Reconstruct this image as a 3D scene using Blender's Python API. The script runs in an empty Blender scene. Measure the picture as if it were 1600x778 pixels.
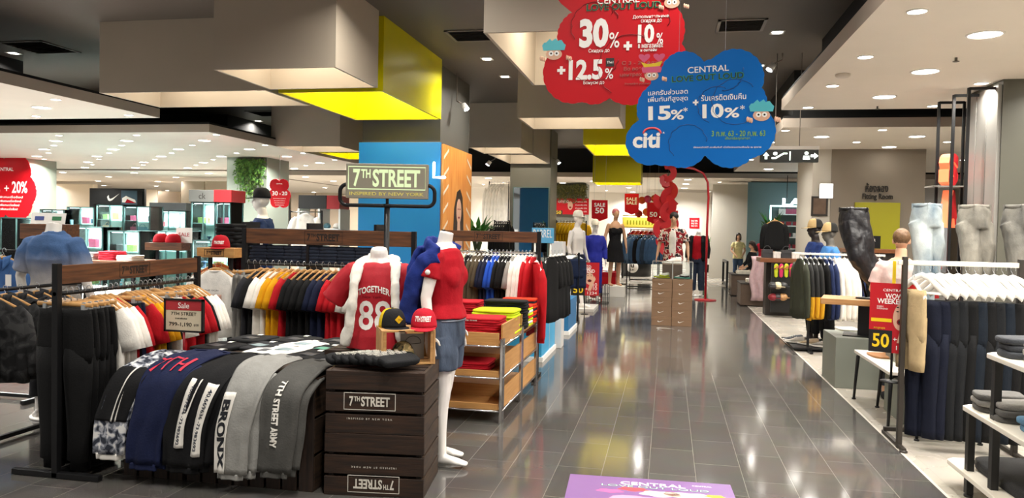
import bpy, bmesh, math, random
from math import pi, sin, cos, radians, sqrt, atan2
from mathutils import Vector, Matrix, noise
from mathutils.bvhtree import BVHTree
C = bpy.context.scene
COL = C.collection
random.seed(7)
# ------------------------------------------------------------------ camera
FPX, CAMZ, YAW, PITCH, ROLL = 1200.0, 1.6, radians(11.45), 0.0283, 0.020
_d = Vector((-sin(YAW)*cos(PITCH), cos(YAW)*cos(PITCH), -sin(PITCH)))
_r = Vector((cos(YAW), sin(YAW), 0)); _u = _r.cross(_d)
CR = _r*cos(ROLL)+_u*sin(ROLL); CU = -_r*sin(ROLL)+_u*cos(ROLL); CO = Vector((0, 0, CAMZ))
cam = bpy.data.objects.new('camera', bpy.data.cameras.new('camera'))
COL.objects.link(cam)
m3 = Matrix((CR, CU, -_d)).transposed()
cam.matrix_world = Matrix.Translation(CO) @ m3.to_4x4()
cam.data.sensor_fit = 'HORIZONTAL'; cam.data.sensor_width = 36.0
cam.data.lens = 36.0*FPX/1600.0; cam.data.clip_end = 200
C.camera = cam
# where a sight line of the photo meets a known plane of the place
def _ray(px, py): return _d + CR*((px-800)/FPX) - CU*((py-389)/FPX)
def at(px, py, Y): v = _ray(px, py); return CO + v*(Y/v.y)
def atX(px, py, X): v = _ray(px, py); return CO + v*(X/v.x)
def fl(px, py, z=0.0): v = _ray(px, py); return CO + v*((z-CAMZ)/v.z)
# ------------------------------------------------------------------ world, exposure
w = bpy.data.worlds.new('world'); C.world = w; w.use_nodes = True
w.node_tree.nodes['Background'].inputs[0].default_value = (1.0, 0.95, 0.88, 1)
w.node_tree.nodes['Background'].inputs[1].default_value = 0.26
C.view_settings.view_transform = 'Standard'; C.view_settings.look = 'None'
C.view_settings.gamma = 1.0; C.view_settings.use_curve_mapping = False
C.view_settings.exposure = 0.5
LAMP = 24.0         # watts of one downlight
PW_R, PW_L, PW_F, PW_D = .72, 4.8, 3.2, 1.6   # right, left, far and dark-ceiling lamps
LCOL = (1, .955, .88); LCOL_L = (1, .975, .93)
ZW, ZD = 3.30, 4.25  # white soffits, dark ceiling
# ------------------------------------------------------------------ materials
def lin(h):
    if isinstance(h, str):
        h = h.lstrip('#'); c = [int(h[i:i+2], 16)/255 for i in (0, 2, 4)]
    else: c = h
    return tuple(((x/12.92) if x <= .04045 else ((x+.055)/1.055)**2.4) for x in c)+(1,)
MATS = {}
def mat(name, col, rough=.6, metal=0, var=.0, scale=8, bump=0, bscale=60, stretch=None, col2=None, spec=None, emit=0, sheen=0):
    if name in MATS: return MATS[name]
    m = bpy.data.materials.new(name); m.use_nodes = True; nt = m.node_tree; N = nt.nodes; L = nt.links
    b = N['Principled BSDF']; c = lin(col)
    b.inputs['Base Color'].default_value = c; b.inputs['Roughness'].default_value = rough; b.inputs['Metallic'].default_value = metal
    if spec is not None: b.inputs['Specular IOR Level'].default_value = spec
    tc = N.new('ShaderNodeTexCoord'); mp = N.new('ShaderNodeMapping'); L.new(tc.outputs['Object'], mp.inputs[0])
    if stretch: mp.inputs['Scale'].default_value = stretch
    if var or col2:
        n = N.new('ShaderNodeTexNoise'); n.inputs['Scale'].default_value = scale; n.inputs['Detail'].default_value = 4; L.new(mp.outputs[0], n.inputs[0])
        r = N.new('ShaderNodeValToRGB'); L.new(n.outputs['Fac'], r.inputs[0])
        r.color_ramp.elements[0].position = .3; r.color_ramp.elements[1].position = .7
        if col2: a, bb = c, lin(col2)
        else: a = tuple(max(0, x*(1-var)) for x in c[:3])+(1,); bb = tuple(min(1, x*(1+var)) for x in c[:3])+(1,)
        r.color_ramp.elements[0].color = a; r.color_ramp.elements[1].color = bb
        L.new(r.outputs[0], b.inputs['Base Color'])
    if bump:
        n2 = N.new('ShaderNodeTexNoise'); n2.inputs['Scale'].default_value = bscale; n2.inputs['Detail'].default_value = 3; L.new(mp.outputs[0], n2.inputs[0])
        bp = N.new('ShaderNodeBump'); bp.inputs['Strength'].default_value = bump; bp.inputs['Distance'].default_value = .01
        L.new(n2.outputs['Fac'], bp.inputs['Height']); L.new(bp.outputs[0], b.inputs['Normal'])
    if emit:
        b.inputs['Emission Color'].default_value = c; b.inputs['Emission Strength'].default_value = emit
    MATS[name] = m; return m
def cloth(h, rough=.85, var=.10):
    return mat('cloth '+h, h, rough, 0, var, 14, .25, 90, spec=.25)
def paint(h, rough=.5): return mat('paint '+h+str(rough), h, rough, 0, .03, 3)
def wood(name, a, b, stretch=(1, 14, 14), rough=.5): return mat(name, a, rough, 0, 0, 3.0, .15, 8, stretch, col2=b)
def camo(name, cols, scale=14):
    if name in MATS: return MATS[name]
    m = bpy.data.materials.new(name); m.use_nodes = True; N = m.node_tree.nodes; L = m.node_tree.links; b = N['Principled BSDF']
    b.inputs['Roughness'].default_value = .85; b.inputs['Specular IOR Level'].default_value = .25
    tc = N.new('ShaderNodeTexCoord'); n = N.new('ShaderNodeTexNoise'); n.inputs['Scale'].default_value = scale; n.inputs['Detail'].default_value = 1.0
    n.inputs['Distortion'].default_value = .6
    L.new(tc.outputs['Object'], n.inputs[0]); r = N.new('ShaderNodeValToRGB'); r.color_ramp.interpolation = 'CONSTANT'; L.new(n.outputs['Fac'], r.inputs[0])
    e = r.color_ramp.elements; e[0].position = 0; e[0].color = lin(cols[0]); e[1].position = .42; e[1].color = lin(cols[1])
    for p, c in zip((.5, .58), cols[2:]): x = e.new(p); x.color = lin(c)
    L.new(r.outputs[0], b.inputs['Base Color']); MATS[name] = m; return m
def emitm(name, h, s):
    if name in MATS: return MATS[name]
    m = bpy.data.materials.new(name); m.use_nodes = True; nt = m.node_tree; nt.nodes.clear()
    e = nt.nodes.new('ShaderNodeEmission'); e.inputs[0].default_value = lin(h); e.inputs[1].default_value = s
    o = nt.nodes.new('ShaderNodeOutputMaterial'); nt.links.new(e.outputs[0], o.inputs[0]); MATS[name] = m; return m
def glassm(name, tint='#e8f4f2', refl=.12):
    if name in MATS: return MATS[name]
    m = bpy.data.materials.new(name); m.use_nodes = True; nt = m.node_tree; nt.nodes.clear(); N = nt.nodes; L = nt.links
    t = N.new('ShaderNodeBsdfTransparent'); t.inputs[0].default_value = lin(tint)
    g = N.new('ShaderNodeBsdfGlossy'); g.inputs['Roughness'].default_value = .03
    f = N.new('ShaderNodeFresnel'); f.inputs[0].default_value = 1.45
    x = N.new('ShaderNodeMixShader'); L.new(f.outputs[0], x.inputs[0]); L.new(t.outputs[0], x.inputs[1]); L.new(g.outputs[0], x.inputs[2])
    o = N.new('ShaderNodeOutputMaterial'); L.new(x.outputs[0], o.inputs[0]); MATS[name] = m; return m
def tile_mat(name, a, b, grout, tw, th, rough, var=.25, ox=0.0, wear=True):
    m = bpy.data.materials.new(name); m.use_nodes = True; N = m.node_tree.nodes; L = m.node_tree.links; bs = N['Principled BSDF']
    tc = N.new('ShaderNodeTexCoord'); mp = N.new('ShaderNodeMapping'); L.new(tc.outputs['Object'], mp.inputs[0])
    mp.inputs['Rotation'].default_value = (0, 0, pi/2); mp.inputs['Location'].default_value = (0, ox, 0)
    br = N.new('ShaderNodeTexBrick'); L.new(mp.outputs[0], br.inputs[0])
    br.inputs['Color1'].default_value = lin(a); br.inputs['Color2'].default_value = lin(b); br.inputs['Mortar'].default_value = lin(grout)
    br.inputs['Scale'].default_value = 1; br.inputs['Mortar Size'].default_value = .0018; br.inputs['Mortar Smooth'].default_value = .1
    br.inputs['Brick Width'].default_value = tw; br.inputs['Row Height'].default_value = th; br.offset = .5
    n = N.new('ShaderNodeTexNoise'); n.inputs['Scale'].default_value = 5; n.inputs['Detail'].default_value = 6; L.new(tc.outputs['Object'], n.inputs[0])
    mx = N.new('ShaderNodeMixRGB'); mx.blend_type = 'MULTIPLY'; mx.inputs[0].default_value = var
    L.new(br.outputs['Color'], mx.inputs[1]); L.new(n.outputs['Color'], mx.inputs[2]); L.new(mx.outputs[0], bs.inputs['Base Color'])
    n2 = N.new('ShaderNodeTexNoise'); n2.inputs['Scale'].default_value = 1.3; n2.inputs['Detail'].default_value = 5; L.new(tc.outputs['Object'], n2.inputs[0])
    mr = N.new('ShaderNodeMapRange'); mr.inputs['From Min'].default_value = .3; mr.inputs['From Max'].default_value = .7
    mr.inputs['To Min'].default_value = rough*.75; mr.inputs['To Max'].default_value = rough*1.3
    L.new(n2.outputs['Fac'], mr.inputs['Value']); L.new(mr.outputs[0], bs.inputs['Roughness'])
    return m
# ------------------------------------------------------------------ mesh collecting
class MB:
    def __init__(s): s.v = []; s.f = []; s.m = []; s.s = []; s.T = Matrix.Identity(4)
    def add(s, vs, fs, m=0, sm=False):
        o = len(s.v); s.v += [s.T @ Vector(v) for v in vs]
        for f in fs: s.f.append([i+o for i in f]); s.m.append(m); s.s.append(sm)
        return s
    def box(s, c, d, rz=0, m=0, R=None):
        x, y, z = d[0]/2, d[1]/2, d[2]/2
        R = R or Matrix.Rotation(rz, 3, 'Z'); c = Vector(c)
        vs = [c + R @ Vector((a*x, b*y, e*z)) for e in (-1, 1) for b in (-1, 1) for a in (-1, 1)]
        return s.add(vs, [(0, 2, 3, 1), (4, 5, 7, 6), (0, 1, 5, 4), (2, 6, 7, 3), (0, 4, 6, 2), (1, 3, 7, 5)], m)
    def bx(s, x0, x1, y0, y1, z0, z1, m=0): return s.box(((x0+x1)/2, (y0+y1)/2, (z0+z1)/2), (x1-x0, y1-y0, z1-z0), m=m)
    def loft(s, rings, m=0, sm=True, cap=True, closed=True):
        n = len(rings[0]); vs = [p for r in rings for p in r]; fs = []
        for i in range(len(rings)-1):
            for j in range(n if closed else n-1):
                k = (j+1) % n; fs.append((i*n+j, i*n+k, (i+1)*n+k, (i+1)*n+j))
        s.add(vs, fs, m, sm)
        if cap and closed:
            o = len(s.v)-len(vs)
            s.f.append([o+j for j in reversed(range(n))]); s.m.append(m); s.s.append(False)
            s.f.append([o+(len(rings)-1)*n+j for j in range(n)]); s.m.append(m); s.s.append(False)
        return s
    def tube(s, pts, r, n=8, m=0, sm=True, rx=None, hint=None, rnd=False):
        """swept ellipse along pts; r list or scalar, rx = radii along the hint axis"""
        P = [Vector(p) for p in pts]; k = len(P)
        ra = r if isinstance(r, (list, tuple)) else [r]*k
        rb = ra if rx is None else (rx if isinstance(rx, (list, tuple)) else [rx]*k)
        rings = []; prev = Vector(hint) if hint is not None else None
        for i in range(k):
            t = (P[min(i+1, k-1)]-P[max(i-1, 0)]).normalized()
            if prev is None: prev = Vector((1, 0, 0)) if abs(t.x) < .9 else Vector((0, 1, 0))
            a = (prev - t*prev.dot(t)).normalized()
            if hint is None: prev = a
            b = t.cross(a)
            rings.append([P[i]+a*rb[i]*cos(2*pi*j/n)+b*ra[i]*sin(2*pi*j/n) for j in range(n)])
        if rnd:
            def endr(i, sg):
                t = (P[1]-P[0] if i == 0 else P[-1]-P[-2]).normalized()*sg; c = P[i]; out = []
                for q in (.5, .85): 
                    f = sqrt(1-q*q); out.append([c+(p-c)*f+t*min(ra[i], rb[i])*q for p in rings[i]])
                return out
            e0 = endr(0, -1); e1 = endr(-1, 1); rings = [e0[1], e0[0]]+rings+e1
        return s.loft(rings, m, sm)
    def cyl(s, p0, p1, r, n=16, m=0, r2=None): return s.tube([p0, p1], [r, r if r2 is None else r2], n, m)
    def ell(s, c, r, m=0, n=16, k=10, R=None):
        c = Vector(c); rings = []
        for i in range(1, k):
            a = -pi/2+pi*i/k
            rings.append([c+(R @ Vector((r[0]*cos(a)*cos(2*pi*j/n), r[1]*cos(a)*sin(2*pi*j/n), r[2]*sin(a))) if R else Vector((r[0]*cos(a)*cos(2*pi*j/n), r[1]*cos(a)*sin(2*pi*j/n), r[2]*sin(a)))) for j in range(n)])
        s.loft(rings, m, True, False); o = len(s.v)-n*(k-1)
        for base, sg, flip in ((0, -1, True), (k-2, 1, False)):
            p = Vector((0, 0, sg*r[2])); p = c+(R @ p if R else p); s.v.append(s.T @ p); q = len(s.v)-1
            for j in range(n):
                a, b = o+base*n+j, o+base*n+(j+1) % n
                s.f.append([b, a, q] if flip else [a, b, q]); s.m.append(m); s.s.append(True)
        return s
    def lathe(s, prof, n=24, c=(0, 0, 0), m=0, sm=True):
        return s.loft([[Vector((c[0]+r*cos(2*pi*j/n), c[1]+r*sin(2*pi*j/n), c[2]+z)) for j in range(n)] for r, z in prof], m, sm)
    def prism(s, out, y0, y1, m=0, sm=False):
        """outline in the XZ plane, swept along Y"""
        n = len(out); s.add([(x, y0, z) for x, z in out]+[(x, y1, z) for x, z in out], [list(range(n)), list(reversed(range(n, 2*n)))], m)
        o = len(s.v)-2*n
        for j in range(n):
            k = (j+1) % n; s.f.append([o+j, o+n+j, o+n+k, o+k]); s.m.append(m); s.s.append(sm)
        return s
    def sheet(s, fn, nu, nv, th=.004, m=0, sm=True):
        """thin double skin over fn(u,v)->Vector"""
        P = [[Vector(fn(i/nu, j/nv)) for j in range(nv+1)] for i in range(nu+1)]
        def nor(i, j):
            a = P[min(i+1, nu)][j]-P[max(i-1, 0)][j]; b = P[i][min(j+1, nv)]-P[i][max(j-1, 0)]
            q = a.cross(b); return q.normalized() if q.length > 1e-9 else Vector((0, 0, 1))
        top = [P[i][j]+nor(i, j)*th/2 for i in range(nu+1) for j in range(nv+1)]
        bot = [P[i][j]-nor(i, j)*th/2 for i in range(nu+1) for j in range(nv+1)]
        K = len(top); W = nv+1; fs = []
        for i in range(nu):
            for j in range(nv):
                a, b, c, d = i*W+j, (i+1)*W+j, (i+1)*W+j+1, i*W+j+1
                fs.append((a, b, c, d)); fs.append((K+d, K+c, K+b, K+a))
        for i in range(nu):
            a, b = i*W, (i+1)*W; fs.append((b, a, K+a, K+b)); a, b = i*W+nv, (i+1)*W+nv; fs.append((a, b, K+b, K+a))
        for j in range(nv):
            a, b = j, j+1; fs.append((a, b, K+b, K+a)); a, b = nu*W+j, nu*W+j+1; fs.append((b, a, K+a, K+b))
        return s.add(top+bot, fs, m, sm)
    def mesh(s, name, mats, bev=0, fix=False):
        me = bpy.data.meshes.new(name); me.from_pydata([tuple(v) for v in s.v], [], s.f)
        for q in (mats if isinstance(mats, (list, tuple)) else [mats]): me.materials.append(q)
        me.polygons.foreach_set('material_index', s.m); me.polygons.foreach_set('use_smooth', s.s)
        b = bmesh.new(); b.from_mesh(me)
        if bev:
            ed = [e for e in b.edges if len(e.link_faces) == 2 and e.calc_face_angle(0) > .6]
            bmesh.ops.bevel(b, geom=ed, offset=bev, segments=2, affect='EDGES', profile=.6, clamp_overlap=True)
        bmesh.ops.recalc_face_normals(b, faces=b.faces); b.to_mesh(me); b.free(); me.update(); return me
    def build(s, name, mats, parent=None, bev=0):
        return link(name, s.mesh(name, mats, bev), parent)
def link(name, data, parent=None):
    o = bpy.data.objects.new(name, data); COL.objects.link(o)
    if parent is not None: o.parent = parent
    return o
def tag(o, label, cat, group=None, kind=None):
    o['label'] = label
    if cat: o['category'] = cat
    if group: o['group'] = group
    if kind: o['kind'] = kind
    return o
def thing(name, label, cat, loc=(0, 0, 0), rz=0, group=None, sc=None):
    o = bpy.data.objects.new(name, None); o.empty_display_size = .05; COL.objects.link(o)
    o.location = loc; o.rotation_euler = (0, 0, rz)
    if sc: o.scale = (sc, sc, sc) if not isinstance(sc, (tuple, list)) else sc
    return tag(o, label, cat, group)
def copy_tree(o, parent=None):
    c = o.copy(); COL.objects.link(c)
    if parent is not None: c.parent = parent
    for ch in [q for q in KIDS.get(o.name, o.children)]: copy_tree(ch, c)
    return c
KIDS = {}
def struct(name, mb, m, bev=0):
    o = mb.build(name, m, None, bev); o['kind'] = 'structure'; return o
ORD = ['first', 'second', 'third', 'fourth', 'fifth', 'sixth', 'seventh', 'eighth', 'ninth', 'tenth', 'eleventh', 'twelfth', 'thirteenth', 'fourteenth', 'fifteenth', 'sixteenth', 'seventeenth', 'eighteenth', 'nineteenth', 'twentieth',
       'twenty-first', 'twenty-second', 'twenty-third', 'twenty-fourth', 'twenty-fifth', 'twenty-sixth', 'twenty-seventh', 'twenty-eighth', 'twenty-ninth', 'thirtieth']
# ------------------------------------------------------------------ lettering
def text_mesh(s, size=.1, bold=0, ext=.001, xs=1.0, align='CENTER', space=1.0, warp=None, cuts=0):
    cu = bpy.data.curves.new('lettering', 'FONT'); cu.body = s; cu.size = size; cu.align_x = align; cu.align_y = 'CENTER'
    cu.offset = bold; cu.extrude = ext; cu.space_character = space; cu.resolution_u = 3
    o = bpy.data.objects.new('lettering', cu); COL.objects.link(o)
    dg = bpy.context.evaluated_depsgraph_get(); dg.update()
    me = bpy.data.meshes.new_from_object(o.evaluated_get(dg)); bpy.data.objects.remove(o); bpy.data.curves.remove(cu)
    if xs != 1.0:
        for v in me.vertices: v.co.x *= xs
    if cuts:
        b = bmesh.new(); b.from_mesh(me); bmesh.ops.subdivide_edges(b, edges=b.edges, cuts=cuts); bmesh.ops.triangulate(b, faces=b.faces); b.to_mesh(me); b.free()
    if warp:
        for v in me.vertices: v.co = warp(v.co)
    for p in me.polygons: p.use_smooth = False
    me.name = 'lettering'; return me
def fit(me, wd=None, ht=None):
    xs = [v.co.x for v in me.vertices]; ys = [v.co.y for v in me.vertices]
    if not xs: return me
    sx = wd/(max(xs)-min(xs)) if wd else None; sy = ht/(max(ys)-min(ys)) if ht else None
    sx = sx or sy; sy = sy or sx; cx = (max(xs)+min(xs))/2; cy = (max(ys)+min(ys))/2
    for v in me.vertices: v.co.x = (v.co.x-cx)*sx; v.co.y = (v.co.y-cy)*sy
    return me
# standing text: x across, z up, facing -Y
UP = Matrix.Rotation(pi/2, 4, 'X')
def text(s, m, parent, loc, wd=None, ht=None, rot=None, bold=0, ext=.0015, name='lettering', space=1.0, label=None):
    me = fit(text_mesh(s, .1, bold*.04, 0, space=space), wd, ht)
    if ext:
        b = bmesh.new(); b.from_mesh(me); r = bmesh.ops.extrude_face_region(b, geom=b.faces[:])
        for e in r['geom']:
            if isinstance(e, bmesh.types.BMVert): e.co.z += ext
        bmesh.ops.recalc_face_normals(b, faces=b.faces); b.to_mesh(me); b.free()
    me.materials.append(m); o = link(name, me, parent)
    o.matrix_local = Matrix.Translation(loc) @ (rot or UP)
    if label: o['label'] = label
    return o
RX = Matrix.Rotation
# ------------------------------------------------------------------ one continuous skin from overlapping shapes
def solid(name, mb, voxel, m, parent=None, smooth=6, fold=None, cut=None):
    me = mb.mesh('t', m); o = bpy.data.objects.new('t', me); COL.objects.link(o)
    r = o.modifiers.new('r', 'REMESH'); r.mode = 'VOXEL'; r.voxel_size = voxel; r.use_smooth_shade = True
    if smooth: q = o.modifiers.new('s', 'SMOOTH'); q.iterations = smooth; q.factor = .5
    dg = bpy.context.evaluated_depsgraph_get(); dg.update()
    out = bpy.data.meshes.new_from_object(o.evaluated_get(dg)); bpy.data.objects.remove(o); bpy.data.meshes.remove(me)
    if fold:
        amp, sc = fold; nn = [v.normal.copy() for v in out.vertices]
        for v, n in zip(out.vertices, nn):
            p = v.co; a = noise.noise(Vector((p.x*sc, p.y*sc, p.z*sc*.55)))+.5*noise.noise(Vector((p.x*sc*2.1+5, p.y*sc*2.1, p.z*sc*1.2)))
            v.co = p+n*a*amp
    out.name = name; out.materials.clear()
    for q in (m if isinstance(m, (list, tuple)) else [m]): out.materials.append(q)
    for p in out.polygons: p.use_smooth = True
    return link(name, out, parent)
def stick(me, target, off=.002, axis=(0, 1, 0)):
    """lay lettering onto a rounded surface: cast every point along the axis"""
    b = BVHTree.FromPolygons([v.co for v in target.data.vertices], [list(p.vertices) for p in target.data.polygons]); ax = Vector(axis)
    for v in me.vertices:
        h = b.ray_cast(v.co-ax*1.0, ax)
        if h[0] is not None: v.co = h[0]-ax*off
    return me
# ================================================================== setting
M_aisle = tile_mat('dark polished tile', '#5e5b58', '#524f4c', '#8a857d', .60, .302, .095, .25, ox=.085)
M_light = tile_mat('pale stone tile', '#b5aea3', '#aea79c', '#9d968d', .6, .6, .26, .12)
mb = MB(); mb.bx(-40, 1.715, -4, 23, -.1, 0); struct('floor', mb, M_aisle)
mb = MB(); mb.bx(1.735, 14, -4, 23, -.1, 0); struct('floor', mb, M_light)
mb = MB(); mb.bx(1.715, 1.735, -4, 23, -.1, .0008); struct('trim_1', mb, paint('#cfc9bf', .3))
mb = MB(); mb.bx(-40, 14, 23, 55, -.1, 0); struct('floor', mb, M_light)
M_dark = mat('dark brown ceiling paint', '#635b53', .55, 0, .04, .6)
M_soff = mat('warm white ceiling paint', '#e6ddd0', .6, 0, .02, 2)
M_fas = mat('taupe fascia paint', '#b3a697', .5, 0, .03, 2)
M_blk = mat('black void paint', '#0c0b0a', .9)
M_box = mat('greige baffle paint', '#b3a796', .5, 0, .03, 1.5)
M_yel = mat('yellow baffle paint', '#cfc402', .3, 0, .02, 2, spec=.35)
mb = MB(); mb.bx(-34, 14, -4, 28, ZD, ZD+.1); struct('ceiling', mb, M_dark)
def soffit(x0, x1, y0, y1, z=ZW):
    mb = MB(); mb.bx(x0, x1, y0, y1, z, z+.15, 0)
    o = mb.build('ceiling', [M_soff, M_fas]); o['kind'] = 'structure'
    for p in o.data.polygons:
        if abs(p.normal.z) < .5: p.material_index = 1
    mb = MB(); e = .012                                   # black strip painted in as the shadow line on top of the fascia
    mb.bx(x0+e, x1-e, y0+e, y1-e, z+.15, z+.19); struct('trim_shadow', mb, M_blk)
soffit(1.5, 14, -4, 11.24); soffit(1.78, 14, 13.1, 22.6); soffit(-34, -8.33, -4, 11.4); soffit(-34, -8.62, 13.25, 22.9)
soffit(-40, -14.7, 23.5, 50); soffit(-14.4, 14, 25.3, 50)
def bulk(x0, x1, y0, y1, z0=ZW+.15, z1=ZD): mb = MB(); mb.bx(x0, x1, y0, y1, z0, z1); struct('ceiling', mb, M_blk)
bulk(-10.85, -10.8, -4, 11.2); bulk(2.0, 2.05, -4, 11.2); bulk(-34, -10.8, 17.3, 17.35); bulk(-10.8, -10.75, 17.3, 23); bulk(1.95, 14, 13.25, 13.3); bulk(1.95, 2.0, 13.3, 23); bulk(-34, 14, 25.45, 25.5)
def baffle(x0, x1, y0, y1, m=None, z0=ZW, z1=ZD, lit=20, label='', t=.03):
    """box hung from the dark ceiling, open below"""
    mb = MB()
    for a in ((x0, x0+t, y0, y1), (x1-t, x1, y0, y1), (x0+t, x1-t, y0, y0+t), (x0+t, x1-t, y1-t, y1)): mb.bx(*a, z0, z1)
    mb.bx(x0+t, x1-t, y0+t, y1-t, z1-.06, z1)
    o = mb.build('ceiling_baffle', m or M_box); tag(o, label, 'ceiling baffle', 'open boxes hung from the dark ceiling')
    if lit:
        for k in (.3, .72):
            l = bpy.data.lights.new('baffle_lamp', 'AREA'); l.shape = 'DISK'; l.size = .2; l.energy = lit/2; l.color = (1, .9, .74)
            q = bpy.data.objects.new('baffle_lamp', l); COL.objects.link(q); q.parent = o
            q.location = (x0+(x1-x0)*k, y0+(y1-y0)*.55, z1-.09)
    return o
baffle(-5.05, -3.58, 7.83, 9.07, None, lit=26, label='large greige open box under dark ceiling, in front of the big yellow one')
baffle(-5.05, -3.6, 9.3, 11.85, M_yel, lit=70, label='large glossy yellow open box hanging before the blue pillar')
baffle(-7.57, -5.12, 9.1, 10.36, None, lit=30, label='wide greige open box at left, above the left white ceiling edge')
baffle(-8.74, -7.1, 15.8, 17.1, None, lit=22, label='greige open box left of the blue pillar, in front of a small yellow one')
baffle(-8.3, -6.6, 17.3, 19.0, M_yel, lit=36, label='small yellow open box mostly hidden behind the greige one left of the blue pillar')
baffle(-1.63, -.15, 6.6, 9.1, None, lit=40, label='greige open box at top centre, behind the red hanging cloud sign')
baffle(-2.34, -.75, 11.75, 13.13, None, lit=26, label='greige open box behind and below the red cloud sign')
baffle(-4.25, -3.11, 16.1, 17.45, None, lit=22, label='greige open box right of the blue pillar, nearer of two in line')
baffle(-4.2, -3.12, 17.7, 20.2, None, lit=30, label='greige open box against the mirrored pillar, farther of two in line')
baffle(-1.73, -.67, 15.57, 17.9, M_yel, lit=40, label='yellow open box beside the left edge of blue cloud sign, upper and nearer of two')
baffle(-2.15, -.78, 22, 23.3, M_yel, 2.93, lit=40, label='yellow open box hanging low over the far aisle, below the nearer yellow one')
# pillars
M_pil = mat('grey green pillar paint', '#77756a', .55, 0, .04, 2)
M_pil2 = mat('dark grey pillar paint', '#54524c', .5, 0, .04, 2)
mb = MB(); mb.bx(-5.08, -3.72, 12.22, 14.05, 0, ZD); struct('wall_pillar', mb, M_pil2)
mb = MB(); mb.bx(-4.2, -3.1, 20.3, 21.5, 0, ZD); struct('wall_pillar', mb, M_pil)
mb = MB(); mb.bx(-11.5, -10.35, 18.5, 19.7, 0, ZW+.2); struct('wall_pillar', mb, mat('sage pillar paint', '#7b8377', .6))
mb = MB(); mb.bx(-19.3, -18.1, 18.85, 20, 0, ZW+.2); struct('wall_pillar', mb, MATS['sage pillar paint'])
mb = MB(); mb.bx(-4.3, -3.05, 28.6, 30, 0, ZW+.2); struct('wall_pillar', mb, M_pil)
# right hand walls
M_wall = mat('fitting room wall paint', '#8a7f71', .7, 0, .03, 2)
mb = MB(); mb.bx(3.2, 4.95, 16.5, 18.5, 0, ZW+.01); struct('wall_right', mb, M_wall)
mb = MB(); mb.bx(2.85, 3.2, 16.52, 18.4, 0, ZW+.01); struct('wall_right', mb, mat('cream wall paint', '#cbc5b8', .6))
mb = MB(); mb.bx(3.5, 7, 9.2, 10.15, 0, ZW+.01); struct('wall_right', mb, mat('charcoal wall paint', '#55544a', .5))
mb = MB()
for k in range(3): mb.bx(3.46, 3.5, 9.22+.3*k, 9.5+.3*k, .1, 3.25)
struct('wall_right', mb, mat('grey wall panel', '#84827d', .35), .004)
mb = MB(); mb.bx(6.8, 7, -4, 9.2, 0, ZW); struct('wall_right', mb, M_wall)
mb = MB(); mb.bx(9.9, 10.1, 10, 30, 0, ZW); struct('wall_right', mb, M_wall)
mb = MB(); mb.bx(-40, 14, 49.8, 50, 0, ZW+.2); struct('wall_back', mb, mat('bright cream wall paint', '#d9cdbb', .6))
mb = MB(); mb.bx(-36.2, -36, -4, 50, 0, ZW+.2); struct('wall_left', mb, MATS['bright cream wall paint'])
mb = MB(); mb.bx(-31, -29, 26, 34, 0, ZW); struct('wall_left', mb, MATS['bright cream wall paint'])
# slanted cream portal at the far end of the aisle
mb = MB()
a, b_, c, d = at(1106, 452, 27), at(1166, 452, 27), at(1182, 288, 27), at(1114, 288, 27)
mb.add([a, b_, c, d]+[p+Vector((.25, .6, 0)) for p in (a, b_, c, d)], [(0, 1, 2, 3), (7, 6, 5, 4), (0, 4, 5, 1), (1, 5, 6, 2), (2, 6, 7, 3), (3, 7, 4, 0)])
struct('wall_portal', mb, MATS['cream wall paint'])
# ------------------------------------------------------------------ downlights
M_ring = mat('white lamp ring', '#e9e6e0', .4); M_glow = emitm('lamp glow', '#fffaf0', 18)
def make_lamp(r, square=False):
    t = thing('downlight', 'x', 'ceiling light', (0, 0, -50))
    mb = MB()
    if square:
        for a in ((-1.3, 1.3, 1, 1.3), (-1.3, 1.3, -1.3, -1), (-1.3, -1, -1, 1), (1, 1.3, -1, 1)): mb.bx(a[0]*r, a[1]*r, a[2]*r, a[3]*r, -.008, .0)
    else: mb.lathe([(r, .0), (r, -.006), (r*1.03, -.01), (r*1.15, -.006), (r*1.17, 0)], 28)
    mb.build('trim_ring', M_ring, t)
    mb = MB(); mb.lathe([(r*.99, -.001), (r*.9, -.006), (r*.4, -.01), (.002, -.011)], 24); mb.build('diffuser', M_glow, t)
    l = bpy.data.lights.new('downlight_lamp', 'AREA'); l.shape = 'DISK'; l.size = r*1.8; l.energy = LAMP; l.color = LCOL; l.spread = radians(150)
    q = bpy.data.objects.new('downlight_lamp', l); COL.objects.link(q); q.parent = t; q.location = (0, 0, -.02)
    return t
LS, LB, LD = make_lamp(.066), make_lamp(.125), make_lamp(.07, True)
KIDS.update({t.name: list(t.children) for t in (LS, LB, LD)})
LDATA = {}
def lamp(src, x, y, z, label, group, glow=True, pw=1.0):
    o = src.copy(); COL.objects.link(o); o.location = (x, y, z); o['label'] = label; o['group'] = group
    for ch in KIDS[src.name]:
        if ch.type == 'LIGHT' and not glow: continue
        c = ch.copy(); COL.objects.link(c); c.parent = o
        if ch.type == 'LIGHT':
            k = (src.name, pw)
            if k not in LDATA:
                LDATA[k] = ch.data.copy(); LDATA[k].energy = LAMP*pw; LDATA[k].color = LCOL_L if pw in (PW_L, PW_F) else LCOL
            c.data = LDATA[k]
def grid(xs, ys, src, z, where, group, lit=lambda i, j: True, pw=1.0):
    for i, x in enumerate(xs):
        for j, y in enumerate(ys):
            lamp(src, x, y, z, '%s %s, %s row from aisle, %s from front' % ('small downlight' if src is LS else 'large downlight', where, ORD[i], ORD[j]), group, lit(i, j), pw)
G = 'round downlights in the white ceilings'
grid([1.81, 3.36, 4.9], [1.7, 3.26, 4.8, 6.36, 7.92, 9.42, 11.0], LS, ZW, 'in near right ceiling', G, pw=PW_R)
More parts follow.
